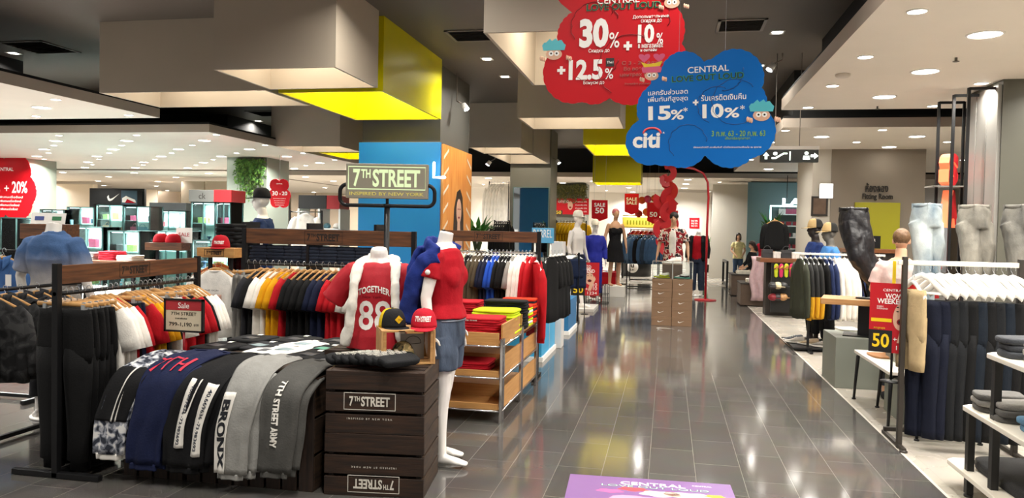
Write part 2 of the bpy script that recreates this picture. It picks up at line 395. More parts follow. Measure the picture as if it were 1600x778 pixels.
grid([2.57, 4.1], [2.5, 4.06, 5.6, 7.16, 8.69, 10.23], LB, ZW, 'in near right ceiling', G, pw=PW_R)
grid([1.87, 3.37, 4.9, 6.4], [13.45, 15.2, 17, 18.8], LS, ZW, 'in fitting room ceiling', G, lambda i, j: j % 2 == 0, pw=PW_R)
grid([2.6, 4.15, 5.7], [14.35, 16.05, 21.6], LB, ZW, 'in fitting room ceiling', G, lambda i, j: j != 1, pw=PW_R)
grid([-8.64, -10.4, -12.1], [7.7, 9.53, 11.05], LS, ZW, 'in near left ceiling', G, pw=PW_L)
grid([-9.5, -11.2], [3, 6.5, 8.5, 10.2], LB, ZW, 'in near left ceiling', G, pw=PW_L)
grid([-8.72, -10.5, -12.3, -14.1, -15.9, -17.7], [13.65, 15.5, 17.3, 19.1, 21], LS, ZW, 'in far left ceiling', G, lambda i, j: (i+j) % 4 == 0, pw=PW_L)
grid([-9.62, -11.48, -13.25, -15.2, -17.1, -19], [14.62, 16.4, 18.2, 20.1, 22.2], LB, ZW, 'in far left ceiling', G, lambda i, j: (i+j) % 2 == 0, pw=PW_L)
grid([.6, -1.6, -3.9, -6.2, -8.5, -10.8, -13.1], [26.2, 28.6, 31.5, 35], LB, ZW, 'in far central ceiling', G, lambda i, j: (i+j) % 2 == 0, pw=PW_F)
grid([1.7, -2.7, -7.3, -11.9], [27.4, 30, 34], LS, ZW, 'in far central ceiling', G, lambda i, j: False, pw=PW_F)
grid([-16, -19, -22, -25, -28], [24.6, 27, 30, 34, 39], LB, ZW, 'over left shops', G, lambda i, j: (i+j) % 2 == 0, pw=PW_F)
for x, y, lb in ((-6.84, 9.22, 'square downlight in dark ceiling left of the large greige box'), (-10.42, 10.62, 'square downlight in dark ceiling beside the left air vent'), (-2.87, 11.87, 'square downlight in dark ceiling right of the yellow box, nearer one'),
                 (-2.88, 13.3, 'square downlight in dark ceiling right of the yellow box, farther one'), (-10.58, 18.45, 'square downlight in dark ceiling beyond the left white ceilings'),
                 (1.35, 10.72, 'square downlight in dark ceiling next to right white ceiling, nearer one'), (1.35, 12.82, 'square downlight in dark ceiling next to right white ceiling, farther one'), (-.27, 9.06, 'square downlight in dark ceiling above the red cloud sign'),
                 (.3, 5.2, 'square downlight in dark ceiling over the near aisle, above the cloud signs'), (-2.6, 5.6, 'square downlight in dark ceiling over the crates, out to the left'), (-6.6, 5.2, 'square downlight in dark ceiling over the left racks'),
                 (-.6, 19.6, 'square downlight in dark ceiling over the far aisle'), (.9, 16.2, 'square downlight in dark ceiling behind the blue cloud sign'),
                 (-2.75, 7.5, 'square downlight in dark ceiling right of the large greige box'), (-1.25, 3.3, 'added unseen fill lamp in dark ceiling before the centre greige box'), (-.6, 2.0, 'square downlight in dark ceiling over the floor mat'), (-3.4, 2.2, 'square downlight in dark ceiling before the crates'), (-6.4, 1.5, 'square downlight in dark ceiling at near left')):  # lamp before the centre greige box is added to brighten its front
    lamp(LD, x, y, ZD, lb, 'square downlights in the dark ceiling', True, PW_D)
for s in (LS, LB, LD):
    for ch in KIDS[s.name]: bpy.data.objects.remove(ch)
    bpy.data.objects.remove(s)
KIDS.clear()
# ceiling vents, sprinklers, smoke detector
def vent(x, y, s, lb):
    t = thing('ceiling_vent', lb, 'vent', (x, y, ZD), 0, 'square vents in the dark ceiling')
    mb = MB()
    for a in ((-s, s, s-.04, s), (-s, s, -s, -s+.04), (-s, -s+.04, -s, s), (s-.04, s, -s, s)): mb.bx(*a, -.015, 0)
    mb.build('frame', paint('#7d776f'), t)
    mb = MB()
    for k in range(8):
        y_ = -s+.08+k*(2*s-.16)/7; mb.box((0, y_, -.01), (2*s-.08, .035, .004), R=Matrix.Rotation(.6, 3, 'X'))
    mb.build('slats', paint('#35322f'), t)
vent(-9.63, 10.3, .4, 'square air vent in dark ceiling at far left'); vent(-2.75, 10.4, .3, 'square air vent in dark ceiling between yellow box and centre box'); vent(.85, 10.3, .3, 'square air vent in dark ceiling right of the red cloud sign')
vent(-9.6, 17.2, .4, 'square air vent in dark ceiling beyond the left white ceilings')
def sprinkler(x, y, lb):
    t = thing('sprinkler', lb, 'sprinkler', (x, y, ZW), 0, 'sprinklers in the right white ceiling'); mb = MB(); mb.cyl((0, 0, 0), (0, 0, -.035), .012); mb.build('stem', paint('#6b655d'), t)
    mb = MB(); mb.lathe([(.03, -.035), (.03, -.04), (.005, -.045)], 12); mb.build('deflector', paint('#6b655d'), t)
p = fl(1494, 90, ZW); sprinkler(p.x, p.y, 'small sprinkler head in right white ceiling, nearer one')
p = fl(1371, 166, ZW); sprinkler(p.x, p.y, 'small sprinkler head in right white ceiling, near its back edge')
p = fl(1317, 116, ZW); t = thing('smoke_detector', 'white flat smoke detector in near right ceiling', 'smoke detector', (p.x, p.y, ZW)); mb = MB(); mb.lathe([(.075, 0), (.075, -.02), (.06, -.035), (.01, -.037)], 24); mb.build('housing', paint('#cfc6ba'), t)
# ================================================================== garments
M_hook = mat('steel hook', '#b9bcc0', .3, .9); M_hang = wood('pale hanger wood', '#c99a5f', '#b07f45', (6, 6, 30)); M_whang = mat('white plastic hanger', '#eeece6', .4)
M_clip = mat('clear grey clip', '#9fa3a5', .2); M_bkmet = mat('black powder coated steel', '#151517', .45, .3); M_chrome = mat('chrome', '#d4d4d6', .14, 1.0); M_whmet = mat('white coated metal', '#ece9e2', .4)
M_pages = mat('white paper', '#f2efe9', .7)
def sgp(c, e): return (1 if c >= 0 else -1)*abs(c)**e
def top_mb(seed=0, w=.25, L=.70, sleeve='short', th=.03, n=30, collar=False):
    rnd = random.Random(seed); ph = rnd.uniform(0, 6); k1 = rnd.uniform(9, 14); mb = MB(); rings = []
    lv = [(-.052, .07, .022), (-.066, .10, .026), (-.10, .15, .03), (-.14, .198, .032), (-.19, w-.012, .034), (-.30, w-.016, .034), (-.45, w-.012, .036), (-.58, w-.004, .042), (-L, w, .048), (-L-.004, w-.004, .04)]
    for z, hw, t in lv:
        q = min(1, max(0, (-z-.1)/.5)); r = []
        for j in range(n):
            a = 2*pi*j/n; x = hw*sgp(cos(a), .7); y = t*th/.034*sgp(sin(a), .8)+q*.013*sin(k1*x/w+ph+z*2)+q*.006*sin(23*x+ph*2)
            r.append(Vector((x, y, z+(.012*sin(x*11+ph) if z < -.6 else 0))))
        rings.append(r)
    mb.loft(rings, 0)
    for s in (-1, 1):
        if sleeve == 'short': P = [(s*.165, 0, -.125), (s*.215, .0, -.20), (s*.255, .004, -.30), (s*.272, .006, -.37)]; R = [.022, .03, .034, .036]; X = [.06, .08, .078, .08]
        elif sleeve == 'long': P = [(s*.165, 0, -.125), (s*.215, 0, -.2), (s*.25, .008, -.36), (s*.262, .014, -.52), (s*.262, .012, -.63), (s*.262, .012, -.66)]; R = [.022, .032, .032, .03, .028, .022]; X = [.06, .078, .066, .056, .05, .04]
        else: continue
        mb.tube(P, R, 14, 0, True, X, (1, 0, .5))
    if collar:
        for s in (-1, 1): mb.sheet(lambda u, v: (s*(.01+.07*u)*(1-.2*v), -.03-.012*v, -.03-.075*v-.045*(1-u)*(v)+.02*u), 4, 3, .005)
    else: mb.tube([(.068*cos(a), .026*sin(a), -.05-.012*(1 if sin(a) < 0 else 0)*abs(sin(a))) for a in [2*pi*j/16 for j in range(17)]], .006, 6)
    return mb
def pants_mb(seed=0, w=.19, L=1.0, hemw=.07, cuff=False, n=20, th=.035):
    rnd = random.Random(seed); ph = rnd.uniform(0, 6); mb = MB(); z0 = -.085
    def ring(cx, hw, t, z, amp):
        return [Vector((cx+hw*sgp(cos(2*pi*j/n), .75), t*sgp(sin(2*pi*j/n), .85)+amp*sin(30*cx+14*hw*cos(2*pi*j/n)+ph+z*6), z)) for j in range(n)]
    mb.loft([ring(0, w, th*.8, z0, 0), ring(0, w+.004, th*.9, z0-.04, .003), ring(0, w+.015, th, z0-.15, .006), ring(0, w+.02, th, z0-.27, .006), ring(0, w+.005, th*.8, z0-.33, .006)], 0)
    for s in (-1, 1):
        lv = [(.095, .10, th, z0-.24*min(1, L+.2)), (.098, .098, th*1.05, z0-.4*L), (.10, .088 if L > .8 else .10, th, z0-.6*L), (.10, .078 if L > .8 else .10, th*.95, z0-.8*L), (.10, hemw+.006, th*.9, z0-L+.06)]
        if cuff: lv += [(.10, hemw-.018, th*.7, z0-L+.05), (.10, hemw-.02, th*.7, z0-L)]
        else: lv += [(.10, hemw, th*.9, z0-L)]
        mb.loft([ring(s*c, hw, t, z, .007) for c, hw, t, z in lv], 0)
    return mb
def hook_mb(h=.03):
    mb = MB(); mb.tube([(.016*cos(a), 0, .016*sin(a)-.001) for a in [radians(d) for d in range(-30, 211, 24)]]+[(-.004, 0, -.02), (0, 0, -.03), (0, 0, -h-.02)], .0022, 6); return mb
def hanger_mb(kind):
    mb = MB()
    if kind == 'white':
        mb.tube([(-.19, 0, -.135), (-.13, 0, -.105), (-.05, 0, -.055), (0, 0, -.04), (.05, 0, -.055), (.13, 0, -.105), (.19, 0, -.135)], [.014, .012, .011, .012, .011, .012, .014], 8, 0, True, [.02, .017, .015, .014, .015, .017, .02], (0, 0, 1)); mb.tube([(-.17, 0, -.13), (.17, 0, -.13)], .005, 6)
    elif kind == 'clip': mb.tube([(-.2, 0, -.055), (.2, 0, -.055)], .008, 8, 0, True, .014, (0, 0, 1))
    else: mb.tube([(-.2, 0, -.125), (-.13, 0, -.088), (-.05, 0, -.05), (0, 0, -.036), (.05, 0, -.05), (.13, 0, -.088), (.2, 0, -.125)], [.008, .009, .01, .011, .01, .009, .008], 8, 0, True, [.012, .014, .017, .02, .017, .014, .012], (0, 0, 1))
    return mb
PROTO = {}
HANGM = {}
def hung(kind, col, loc, rz, label, cat, group, hanger='wood', seed=0, sc=1.0, m=None):
    """a garment on its hanger, rail at its origin, lying across local X"""
    key = (kind, col, hanger, seed % 3)
    nm = {'tee': 'hanging_t_shirt', 'long': 'hanging_long_sleeve_top', 'shirt': 'hanging_shirt', 'jacket': 'hanging_jacket', 'jogger': 'hanging_jogger_trousers', 'jeans': 'hanging_jeans', 'shorts': 'hanging_shorts'}[kind]
    if key not in PROTO:
        mm = m or cloth(col); s = seed % 3
        if kind == 'tee': me = top_mb(s, .25, .70, 'short').mesh('fabric', mm)
        elif kind == 'long': me = top_mb(s, .25, .68, 'long').mesh('fabric', mm)
        elif kind == 'shirt': me = top_mb(s, .26, .74, 'long', collar=True).mesh('fabric', mm)
        elif kind == 'jacket': me = top_mb(s, .28, .72, 'long', th=.05, collar=True).mesh('fabric', mm)
        elif kind == 'jogger': me = pants_mb(s, .19, 1.0, .075, True).mesh('fabric', mm)
        elif kind == 'shorts': me = pants_mb(s, .19, .50, .10).mesh('fabric', mm)
        else: me = pants_mb(s, .19, 1.02, .075).mesh('fabric', mm)
        hk = 'clip' if (kind in ('jogger', 'jeans', 'shorts') and hanger == 'wood') else hanger
        if hk not in HANGM: HANGM[hk] = (hanger_mb(hk).mesh('hanger', M_whang if hk == 'white' else M_hang), hook_mb(.03).mesh('hook', M_hook))
        PROTO[key] = (me, hk)
    me, hk = PROTO[key]
    t = thing(nm, label, cat, loc, rz, group, sc)
    g = link('trousers' if kind in ('jogger', 'jeans', 'shorts') else 'garment_body', me, t)
    h = link('hanger', HANGM[hk][0], t); link('hook', HANGM[hk][1], h)
    if kind == 'jeans' and hk == 'white': g.location = (.02, 0, -.19); g.scale = (.62, .9, 1); h.location = (0, 0, -.028); h.scale = (1, 1, 1.5)
    if hk in ('clip', 'wood'):
        g.location.z -= .028; h.location.z -= .028; h.children[0].location.z += .028; h.children[0].scale = (1, 1, 1.35); h.children[0].location.z -= .0
    if hk == 'clip':
        if 'c' not in HANGM: 
            mb = MB(); mb.box((0, 0, -.085), (.022, .03, .06)); mb.cyl((0, -.006, -.055), (0, .006, -.055), .018); HANGM['c'] = mb.mesh('clip', M_clip)
        for s in (-.14, .14): c = link('clip', HANGM['c'], h); c.location = (s, 0, 0)
    return t
def folded_mb(w, d, h, seed=0, n=36):
    rnd = random.Random(seed); ph = rnd.uniform(0, 6); mb = MB(); rings = []
    for q, f in ((0, .96), (.12, .99), (.5, 1.0), (.85, .99), (1.0, .94), (1.04, .7), (1.06, .3)):
        r = []
        for j in range(n):
            a = 2*pi*j/n; x = w/2*f*sgp(cos(a), .35); y = d/2*f*sgp(sin(a), .35)
            r.append(Vector((x+.004*sin(7*y/d+ph), y+.004*sin(8*x/w+ph), h*q+.12*h*sin(9*x+ph)*cos(8*y+ph)*(1 if q > .3 else 0))))
        rings.append(r)
    mb.loft(rings, 0); return mb
FOLD = {}
def folded(name, label, cat, m, loc, rz, w, d, h, group=None, seed=0, band=None):
    key = (m.name, round(w, 3), round(d, 3), round(h, 3), seed % 3)
    if key not in FOLD: FOLD[key] = folded_mb(w, d, h, seed % 3).mesh(name, m)
    o = link(name, FOLD[key]); o.location = loc; o.rotation_euler = (0, 0, rz); tag(o, label, cat, group); return o
# ------------------------------------------------------------------ caps
def cap(label, loc, rz, crown, brim, front=None, group=None, emblem=None, sc=1.0, tilt=0, name='cap'):
    t = thing(name, label, 'cap', loc, rz, group, sc); t.rotation_euler = (tilt, 0, rz)
    def P(a, q):
        f = cos(q*pi/2)**.62; hh = .118*sin(q*pi/2)**.95
        return Vector((.083*f*cos(a), .098*f*sin(a), hh+.012*max(0, -sin(a))*(q)*(1-q)*2))
    mb = MB()
    mb.loft([[P(2*pi*j/36, i/10*.98) for j in range(36)] for i in range(11)], 0)
    if front:
        for f in range(len(mb.f)):
            c = sum((mb.v[i] for i in mb.f[f]), Vector())/len(mb.f[f])
            if c.y < -.012: mb.m[f] = 1
    cr = mb.build('crown', [crown, front or crown], t)
    mb = MB(); mb.lathe([(.008, .114), (.007, .121), (.001, .123)], 12); mb.build('button', brim, t)
    def B(u, v):
        a = radians(200+140*u); r0 = Vector((.084*cos(a), .099*sin(a), .003)); e = sin(pi*u)**.45
        return Vector((r0.x*(1+.05*v*e), r0.y-.078*v*e, r0.z-.010*v*e+.0-.012*(2*u-1)**2*0))
    mb = MB(); mb.sheet(B, 22, 6, .005); mb.build('brim', brim, t)
    if emblem:
        s, m, wd, ht, z = emblem
        if s == 'diamond':
            mb = MB(); mb.prism([(0, -.026), (.026, 0), (0, .026), (-.026, 0)], -.004, 0); me = mb.mesh('emblem', m)
            for v in me.vertices: v.co.z += z
            for v in me.vertices: v.co.y -= .101-.02*(z-.02)/.08
            link('emblem', me, t); text('7th', cloth('#1c1c1c'), t, (0, -.108, z), .024, .014, ext=.001, name='emblem_lettering')
        else:
            me = fit(text_mesh(s, .1, .004, 0, cuts=2), wd, ht)
            for v in me.vertices: v.co = Vector((v.co.x, 0, v.co.y+z))
            stick(me, cr, .0015, (0, 1, 0)); me.materials.append(m); link('emblem', me, t)
    return t
# ================================================================== figures
POSE = dict(re=(-.245, .02, 1.13), rw=(-.25, -.06, .89), le=(.245, .02, 1.13), lw=(.25, -.06, .89), rk=(-.095, -.015, .5), ra=(-.105, .02, .09), lk=(.095, -.015, .5), la=(.105, .02, .09), rf=(-.02, -1, 0), lf=(.02, -1, 0))
def v3(p): return Vector(p)
def hand(mb, W, d, side, n=None, curl=.35, sc=1.0):
    d = Vector(d).normalized(); n = Vector(n) if n else Vector((side*-1.0, 0, 0)); n = (n-d*n.dot(d)).normalized(); a = d.cross(n).normalized()
    if a.y > 0: a = -a                       # a points to the thumb side (forward)
    mb.tube([W-d*.02, W+d*.02, W+d*.06, W+d*.092], [.02, .015, .014, .012], 10, 0, True, [.026, .033, .040, .036], a)
    for k, (off, ln) in enumerate(((.029, .066), (.010, .076), (-.010, .07), (-.028, .055))):
        b = W+d*.085+a*off; m1 = b+(d+n*curl*.3).normalized()*ln*.5*sc; e = m1+(d+n*curl*1.2).normalized()*ln*.5*sc
        mb.tube([b, m1, e], [.0088, .0082, .007], 8, 0, True, rnd=True)
    b = W+d*.028+a*.028; m1 = b+(a*.8+d*.75+n*.25).normalized()*.036; e = m1+(d+a*.25+n*.3).normalized()*.03
    mb.tube([b, m1, e], [.0115, .010, .008], 8, 0, True, rnd=True)
def body(mb, P, head='full', fem=False, legs=True, arms=True, hips=True, headturn=0, nod=0, hands=True):
    sw = .175 if fem else .195; wst = .118 if fem else .14; hp = .168 if fem else .165
    T = [(.80, hp-.02, .095), (.88, hp, .115), (.96, hp-.005, .112), (1.06, wst, .092), (1.16, wst+.012, .095), (1.28, .155 if fem else .172, .118 if fem else .12), (1.38, sw-.03, .105), (1.44, sw-.065, .085), (1.48, .085, .065)]
    if not hips: T = [x for x in T if x[0] >= .95]
    mb.tube([(0, .0+.012*(1 if z > 1.2 else 0), z) for z, a, b in T], [b for z, a, b in T], 20, 0, True, [a for z, a, b in T], (1, 0, 0))
    if fem:
        for s in (-1, 1): mb.ell((s*.068, -.075, 1.265), (.06, .046, .062))
    nk = .05 if fem else .058
    mb.tube([(0, .02, 1.42), (0, .012, 1.5), (0, .0, 1.575 if head != 'none' else 1.56)], [nk*1.25, nk, nk*.96], 16)
    if head in ('full', 'egg'):
        R = Matrix.Rotation(headturn, 3, 'Z') @ Matrix.Rotation(nod, 3, 'X'); c = Vector((0, -.012, 1.665))
        def h(p): return c+R @ Vector(p)
        mb.ell(h((0, .012, .02)), (.074, .092, .098), R=R); mb.ell(h((0, -.022, -.045)), (.056, .066, .075), R=R); mb.ell(h((0, -.045, -.095)), (.03, .03, .026), R=R)
        mb.tube([h((0, -.088, .015)), h((0, -.104, -.022)), h((0, -.1, -.032))], [.008, .014, .009], 8, rnd=True)
        for s in (-1, 1): mb.ell(h((s*.077, .012, -.01)), (.011, .02, .033), R=R)
        mb.tube([h((-.026, -.078, -.066)), h((0, -.09, -.068)), h((.026, -.078, -.066))], [.006, .009, .006], 8, rnd=True)
    for s, k in ((-1, 'r'), (1, 'l')):
        if legs:
            hpj = Vector((s*.085, 0, .88)); K = v3(P[k+'k']); A = v3(P[k+'a'])
            mb.tube([hpj, hpj.lerp(K, .35), hpj.lerp(K, .75), K, K.lerp(A, .3)+Vector((0, .018, 0)), K.lerp(A, .7)+Vector((0, .008, 0)), A], [.092, .083, .062, .052, .054, .039, .034], 14, rnd=True)
            f = Vector(P[k+'f']); f.z = 0; f.normalize(); g = Vector((A.x, A.y, A.z-.055))
            mb.tube([g-f*.045+Vector((0, 0, -.003)), g+f*.03, g+f*.11+Vector((0, 0, -.006)), g+f*.175+Vector((0, 0, -.014))], [.032, .036, .024, .015], 12, 0, True, [.030, .036, .044, .034], f.cross(Vector((0, 0, 1))), True)
            mb.tube([A+Vector((0, 0, .02)), g+f*.0], [.036, .034], 12)
        if arms:
            S = Vector((s*(sw-.012), .012, 1.395)); E = v3(P[k+'e']); W = v3(P[k+'w'])
            mb.tube([S, S.lerp(E, .5), E, E.lerp(W, .35), W], [.05, .044, .037, .036, .025], 12, rnd=True)
            if hands: hand(mb, W, W-E, s)
def top_cloth(mb, P, infl=.018, hem=.84, sl=.45, fem=False, flare=0, neck=1.475):
    sw = .175 if fem else .195; wst = .128 if fem else .15
    T = [(hem, .168+flare, .122+flare*.7), (.96, .163+flare*.7, .118+flare*.5), (1.08, wst+flare*.3, .10), (1.18, wst+.012, .104), (1.28, .16 if fem else .175, .125), (1.38, sw-.025, .108), (1.435, sw-.06, .09), (neck, .088, .07)]
    T = [x for x in T if x[0] >= hem-.001]
    mb.tube([(0, .012*(1 if z > 1.2 else 0), z) for z, a, b in T], [b+infl for z, a, b in T], 24, 0, True, [a+infl for z, a, b in T], (1, 0, 0))
    if fem:
        for s in (-1, 1): mb.ell((s*.066, -.072, 1.262), (.066+infl*.8, .046+infl*.8, .07+infl))
    for s, k in ((-1, 'r'), (1, 'l')):
        S = Vector((s*(sw-.012), .012, 1.395)); E = v3(P[k+'e']); W = v3(P[k+'w'])
        if sl <= 0: continue
        pts = [S+Vector((-s*.03, 0, .0)), S.lerp(E, .3)]; r = [.052+infl, .05+infl]
        if sl <= 1: pts += [S.lerp(E, .3+(sl-.3)*.6), S.lerp(E, max(sl, .4))]; r += [.05+infl*1.1, .05+infl*1.3]
        else: pts += [S.lerp(E, .7), E, E.lerp(W, .5), E.lerp(W, sl-1)]; r += [.045+infl, .042+infl, .036+infl*.9, .03+infl*.8]
        mb.tube(pts, r, 14); mb.ell(S+Vector((-s*.012, 0, .0)), (.06+infl*.6, .055+infl*.5, .05+infl*.5))
def pants_cloth(mb, P, infl=.016, to=.95, waist=1.0, wide=0):
    mb.tube([(0, 0, .80), (0, 0, .88), (0, 0, .95), (0, 0, waist)], [.112+infl, .118+infl, .113+infl, .10+infl], 20, 0, True, [.16+infl, .168+infl, .162+infl, .148+infl], (1, 0, 0))
    for s, k in ((-1, 'r'), (1, 'l')):
        hpj = Vector((s*.085, 0, .86)); K = v3(P[k+'k']); A = v3(P[k+'a'])
        if to <= .5: E = hpj.lerp(K, to*2); mb.tube([hpj, hpj.lerp(E, .5), E], [.09+infl, .087+infl+wide, .08+infl+wide], 16)
        else: mb.tube([hpj, hpj.lerp(K, .4), K, K.lerp(A, .5), K.lerp(A, (to-.5)*2)], [.09+infl, .08+infl, .058+infl+wide*.5, .052+infl+wide, .042+infl+wide], 16)
def face(t, R, c, m_eye, m_lip=None, parent=None):
    mb = MB()
    for s in (-1, 1): mb.ell(c+R @ Vector((s*.03, -.079, .0)), (.012, .006, .006), 0, 10, 6, R)
    mb.build('eyes', m_eye, parent or t)
    if m_lip: mb = MB(); mb.ell(c+R @ Vector((0, -.089, -.067)), (.022, .006, .006), 0, 10, 6, R); mb.build('lips', m_lip, parent or t)
    mb = MB()
    for s in (-1, 1): mb.tube([c+R @ Vector((s*.015, -.086, .022)), c+R @ Vector((s*.045, -.072, .02))], .004, 6)
    mb.build('eyebrows', m_eye, parent or t)
def hair(t, R, c, m, long=0, puff=0, name='hair', back=True):
    mb = MB(); f = 1+puff
    mb.ell(c+R @ Vector((0, .022, .036)), (.083*f, .096*f, .09*f), R=R)
    if long:
        mb.tube([c+R @ Vector((0, .05, .03)), c+R @ Vector((0, .075, -.06)), c+R @ Vector((0, .085, -.06-long*.5)), c+R @ Vector((0, .09, -.06-long))], [.06, .055, .05, .03], 14, 0, True, [.08, .088, .085, .06], R @ Vector((1, 0, 0)))
        for s in (-1, 1): mb.tube([c+R @ Vector((s*.06, 0, .05)), c+R @ Vector((s*.084, .0, -.03)), c+R @ Vector((s*.085, .01, -.06-long*.6))], [.03, .022, .018], 10, rnd=True)
    return solid(name, mb, .009, m, t, 4, (.006, 40))
SKIN_W = mat('glossy white mannequin', '#ece8e2', .25); SKIN_A = mat('warm skin', '#d9a888', .5); SKIN_G = mat('matte grey mannequin', '#6b675f', .5); SKIN_B = mat('tan mannequin skin', '#c79a7a', .45)
def base_plate(t, x=0, y=0, r=.17): mb = MB(); mb.lathe([(r, 0), (r, .012), (r-.005, .016), (.01, .017)], 32, (x, y, 0)); return mb.build('base_plate', SKIN_W, t)
# ================================================================== front left: racks
W_hdr = wood('dark stained header board', '#4a2d1b', '#6f4a2e', (18, 1.2, 14), .5); W_hdrx = wood('brown stained header board', '#3f2616', '#75492a', (1.2, 18, 14), .5)
M_ink = paint('#1d1712')
def logo7(parent, loc, wd, ht, R, m):
    """the shop's lettering: a 7, a small raised TH, STREET"""
    for s_, cx, w_, cy, h_ in (('7', -.445, .105, 0, 1), ('TH', -.31, .14, .24, .5), ('STREET', .14, .70, 0, 1)):
        me = fit(text_mesh(s_, .1, .003, 0), wd*w_, ht*h_)
        for v in me.vertices: v.co.x += wd*cx; v.co.y += ht*cy
        b = bmesh.new(); b.from_mesh(me); r = bmesh.ops.extrude_face_region(b, geom=b.faces[:])
        for e in r['geom']:
            if isinstance(e, bmesh.types.BMVert): e.co.z += .001
        bmesh.ops.recalc_face_normals(b, faces=b.faces); b.to_mesh(me); b.free(); me.materials.append(m)
        o = link('lettering', me, parent); o.matrix_local = Matrix.Translation(loc) @ R
    return o
def rack(name, label, L, H, rail, board, zb, wood_, loc, rz, txt=None, railm=None, post=.04, foot=.45, rails=None, txtm=None, cat='clothes rack'):
    """straight two-post rack along local X from 0 to L"""
    t = thing(name, label, cat, loc, rz)
    for x in (post/2, L-post/2):
        mb = MB(); mb.box((x, 0, H/2), (post, post, H)); p = mb.build('post', M_bkmet, t, .003)
        if foot: mb = MB(); mb.box((x, 0, .02), (post, foot, .035)); mb.build('foot', M_bkmet, t, .004)
    if board:
        mb = MB(); mb.box((L/2, 0, zb), (L-post*2, .03, board)); b = mb.build('header_board', wood_, t, .003)
        if txt:
            h = board*.5
            h = board*.6; logo7(b, (L*.48, -.0158, zb), h*3.9, h*.82, UP, txtm or M_ink)
            mb = MB(); ww, hh = h*2.25, h*.68
            for a in ((-ww, ww, hh-.003, hh), (-ww, ww, -hh, -hh+.003), (-ww, -ww+.003, -hh, hh), (ww-.003, ww, -hh, hh)): mb.bx(L*.48+a[0], L*.48+a[1], -.0165, -.015, zb+a[2], zb+a[3])
            mb.build('printed_frame', txtm or M_ink, b)
    for z in (rails or [rail]):
        mb = MB(); mb.cyl((0, 0, z-.014), (L, 0, z-.014), .013, 12); mb.build('rail', railm or M_bkmet, t)
    if foot: mb = MB(); mb.box((L/2, 0, .03), (L-post, .03, .03)); mb.build('floor_bar', M_bkmet, t)
    return t
rack('garment_rack', 'black steel rack at front left with dark wooden header board, full of trousers and T-shirts', 1.47, 1.322, 1.15, .115, 1.252, W_hdrx, (-3.66, 4.03, 0), pi/2, '7TH STREET', foot=.62)
CN = {'#0d0d0e': 'black', '#ece7de': 'white', '#b3141f': 'red', '#d99a0c': 'yellow', '#131a33': 'navy', '#a8c41c': 'lime green', '#26262a': 'charcoal', '#8d8a86': 'grey'}
K, Wh, Rd, Ye, Nv, Lm, Ch, Gy = list(CN)
TYPE = {'tee': 'T-shirt', 'long': 'long-sleeved top', 'jogger': 'trousers', 'jeans': 'jeans', 'shirt': 'shirt', 'jacket': 'jacket', 'shorts': 'shorts'}
def rail_fill(items, p0, p1, rz, where, group, hanger='wood', names=CN, frm='the front', jit=.05, sc=1.0, mats=None):
    p0, p1 = Vector(p0), Vector(p1); n = len(items)
    for i, (k, c) in enumerate(items):
        p = p0.lerp(p1, (i+.5)/n)
        cn = names.get(c, CN.get(c, c)); hg = {'wood': 'wooden', 'white': 'white', 'clip': 'wooden'}[hanger]
        art = TYPE[k]
        hung(k, c, p, rz+random.uniform(-jit, jit), '%s %s on %s hanger, %s from %s %s' % (cn, art, hg, ORD[i], frm.replace('the ', ''), where), art, group, hanger, i, sc, mats.get(c) if mats else None)
rail_fill([('jogger', K)]*5+[('tee', Wh), ('tee', Wh), ('tee', Wh), ('tee', Rd), ('jogger', K), ('jogger', Nv), ('tee', Rd), ('tee', Ye), ('tee', Ye), ('tee', K), ('long', Wh), ('jogger', K), ('tee', Wh), ('jogger', Wh), ('jogger', Rd), ('tee', Rd), ('jogger', K), ('tee', Rd), ('tee', K), ('tee', Wh), ('tee', Wh), ('tee', Wh)],
          (-3.66, 4.09, 1.15), (-3.66, 5.44, 1.15), 0, 'on front left rack', 'garments on the front left rack', 'wood', jit=.06)
rack('garment_rack', 'black steel rack with brown wooden header board behind the table of T-shirts', 1.66, 1.545, 1.235, .135, 1.475, W_hdrx, (-3.81, 6.4, 0), 0, '7TH STREET', foot=.5)
rail_fill([('jogger', 'stripe'), ('jogger', 'stripe'), ('tee', Ch), ('tee', K), ('tee', Wh), ('tee', Wh), ('tee', Ye), ('tee', Ye), ('tee', Rd), ('tee', K), ('tee', K), ('tee', K), ('tee', K), ('tee', Nv), ('tee', Nv), ('tee', Rd), ('tee', Rd), ('tee', Rd), ('tee', Wh), ('tee', Wh), ('tee', Wh), ('tee', Lm), ('tee', Lm), ('tee', K), ('tee', Wh), ('tee', Wh)],
          (-3.78, 6.4, 1.235), (-2.2, 6.4, 1.235), pi/2-.25, 'on rack behind T-shirt table', 'garments on the rack behind the T-shirt table', 'wood', {**CN, 'stripe': 'black and white striped'}, 'the left', mats={'stripe': mat('black and white striped cloth', '#17171a', .85, 0, 0, 3.2, .1, 60, (9, .2, .2), col2='#b9b4ab')})
rack('garment_rack', 'black steel rack with brown wooden header board behind the wooden tray shelves', 1.09, 1.56, 1.345, .115, 1.497, W_hdrx, (-2.40, 8.0, 0), 0, '7TH STREET', railm=M_chrome, foot=.4)
Kh, Bl, Cr = '#4a4030', '#1e4bb0', '#e3d9b8'
CN.update({Kh: 'khaki green', Bl: 'bright blue', Cr: 'cream'})
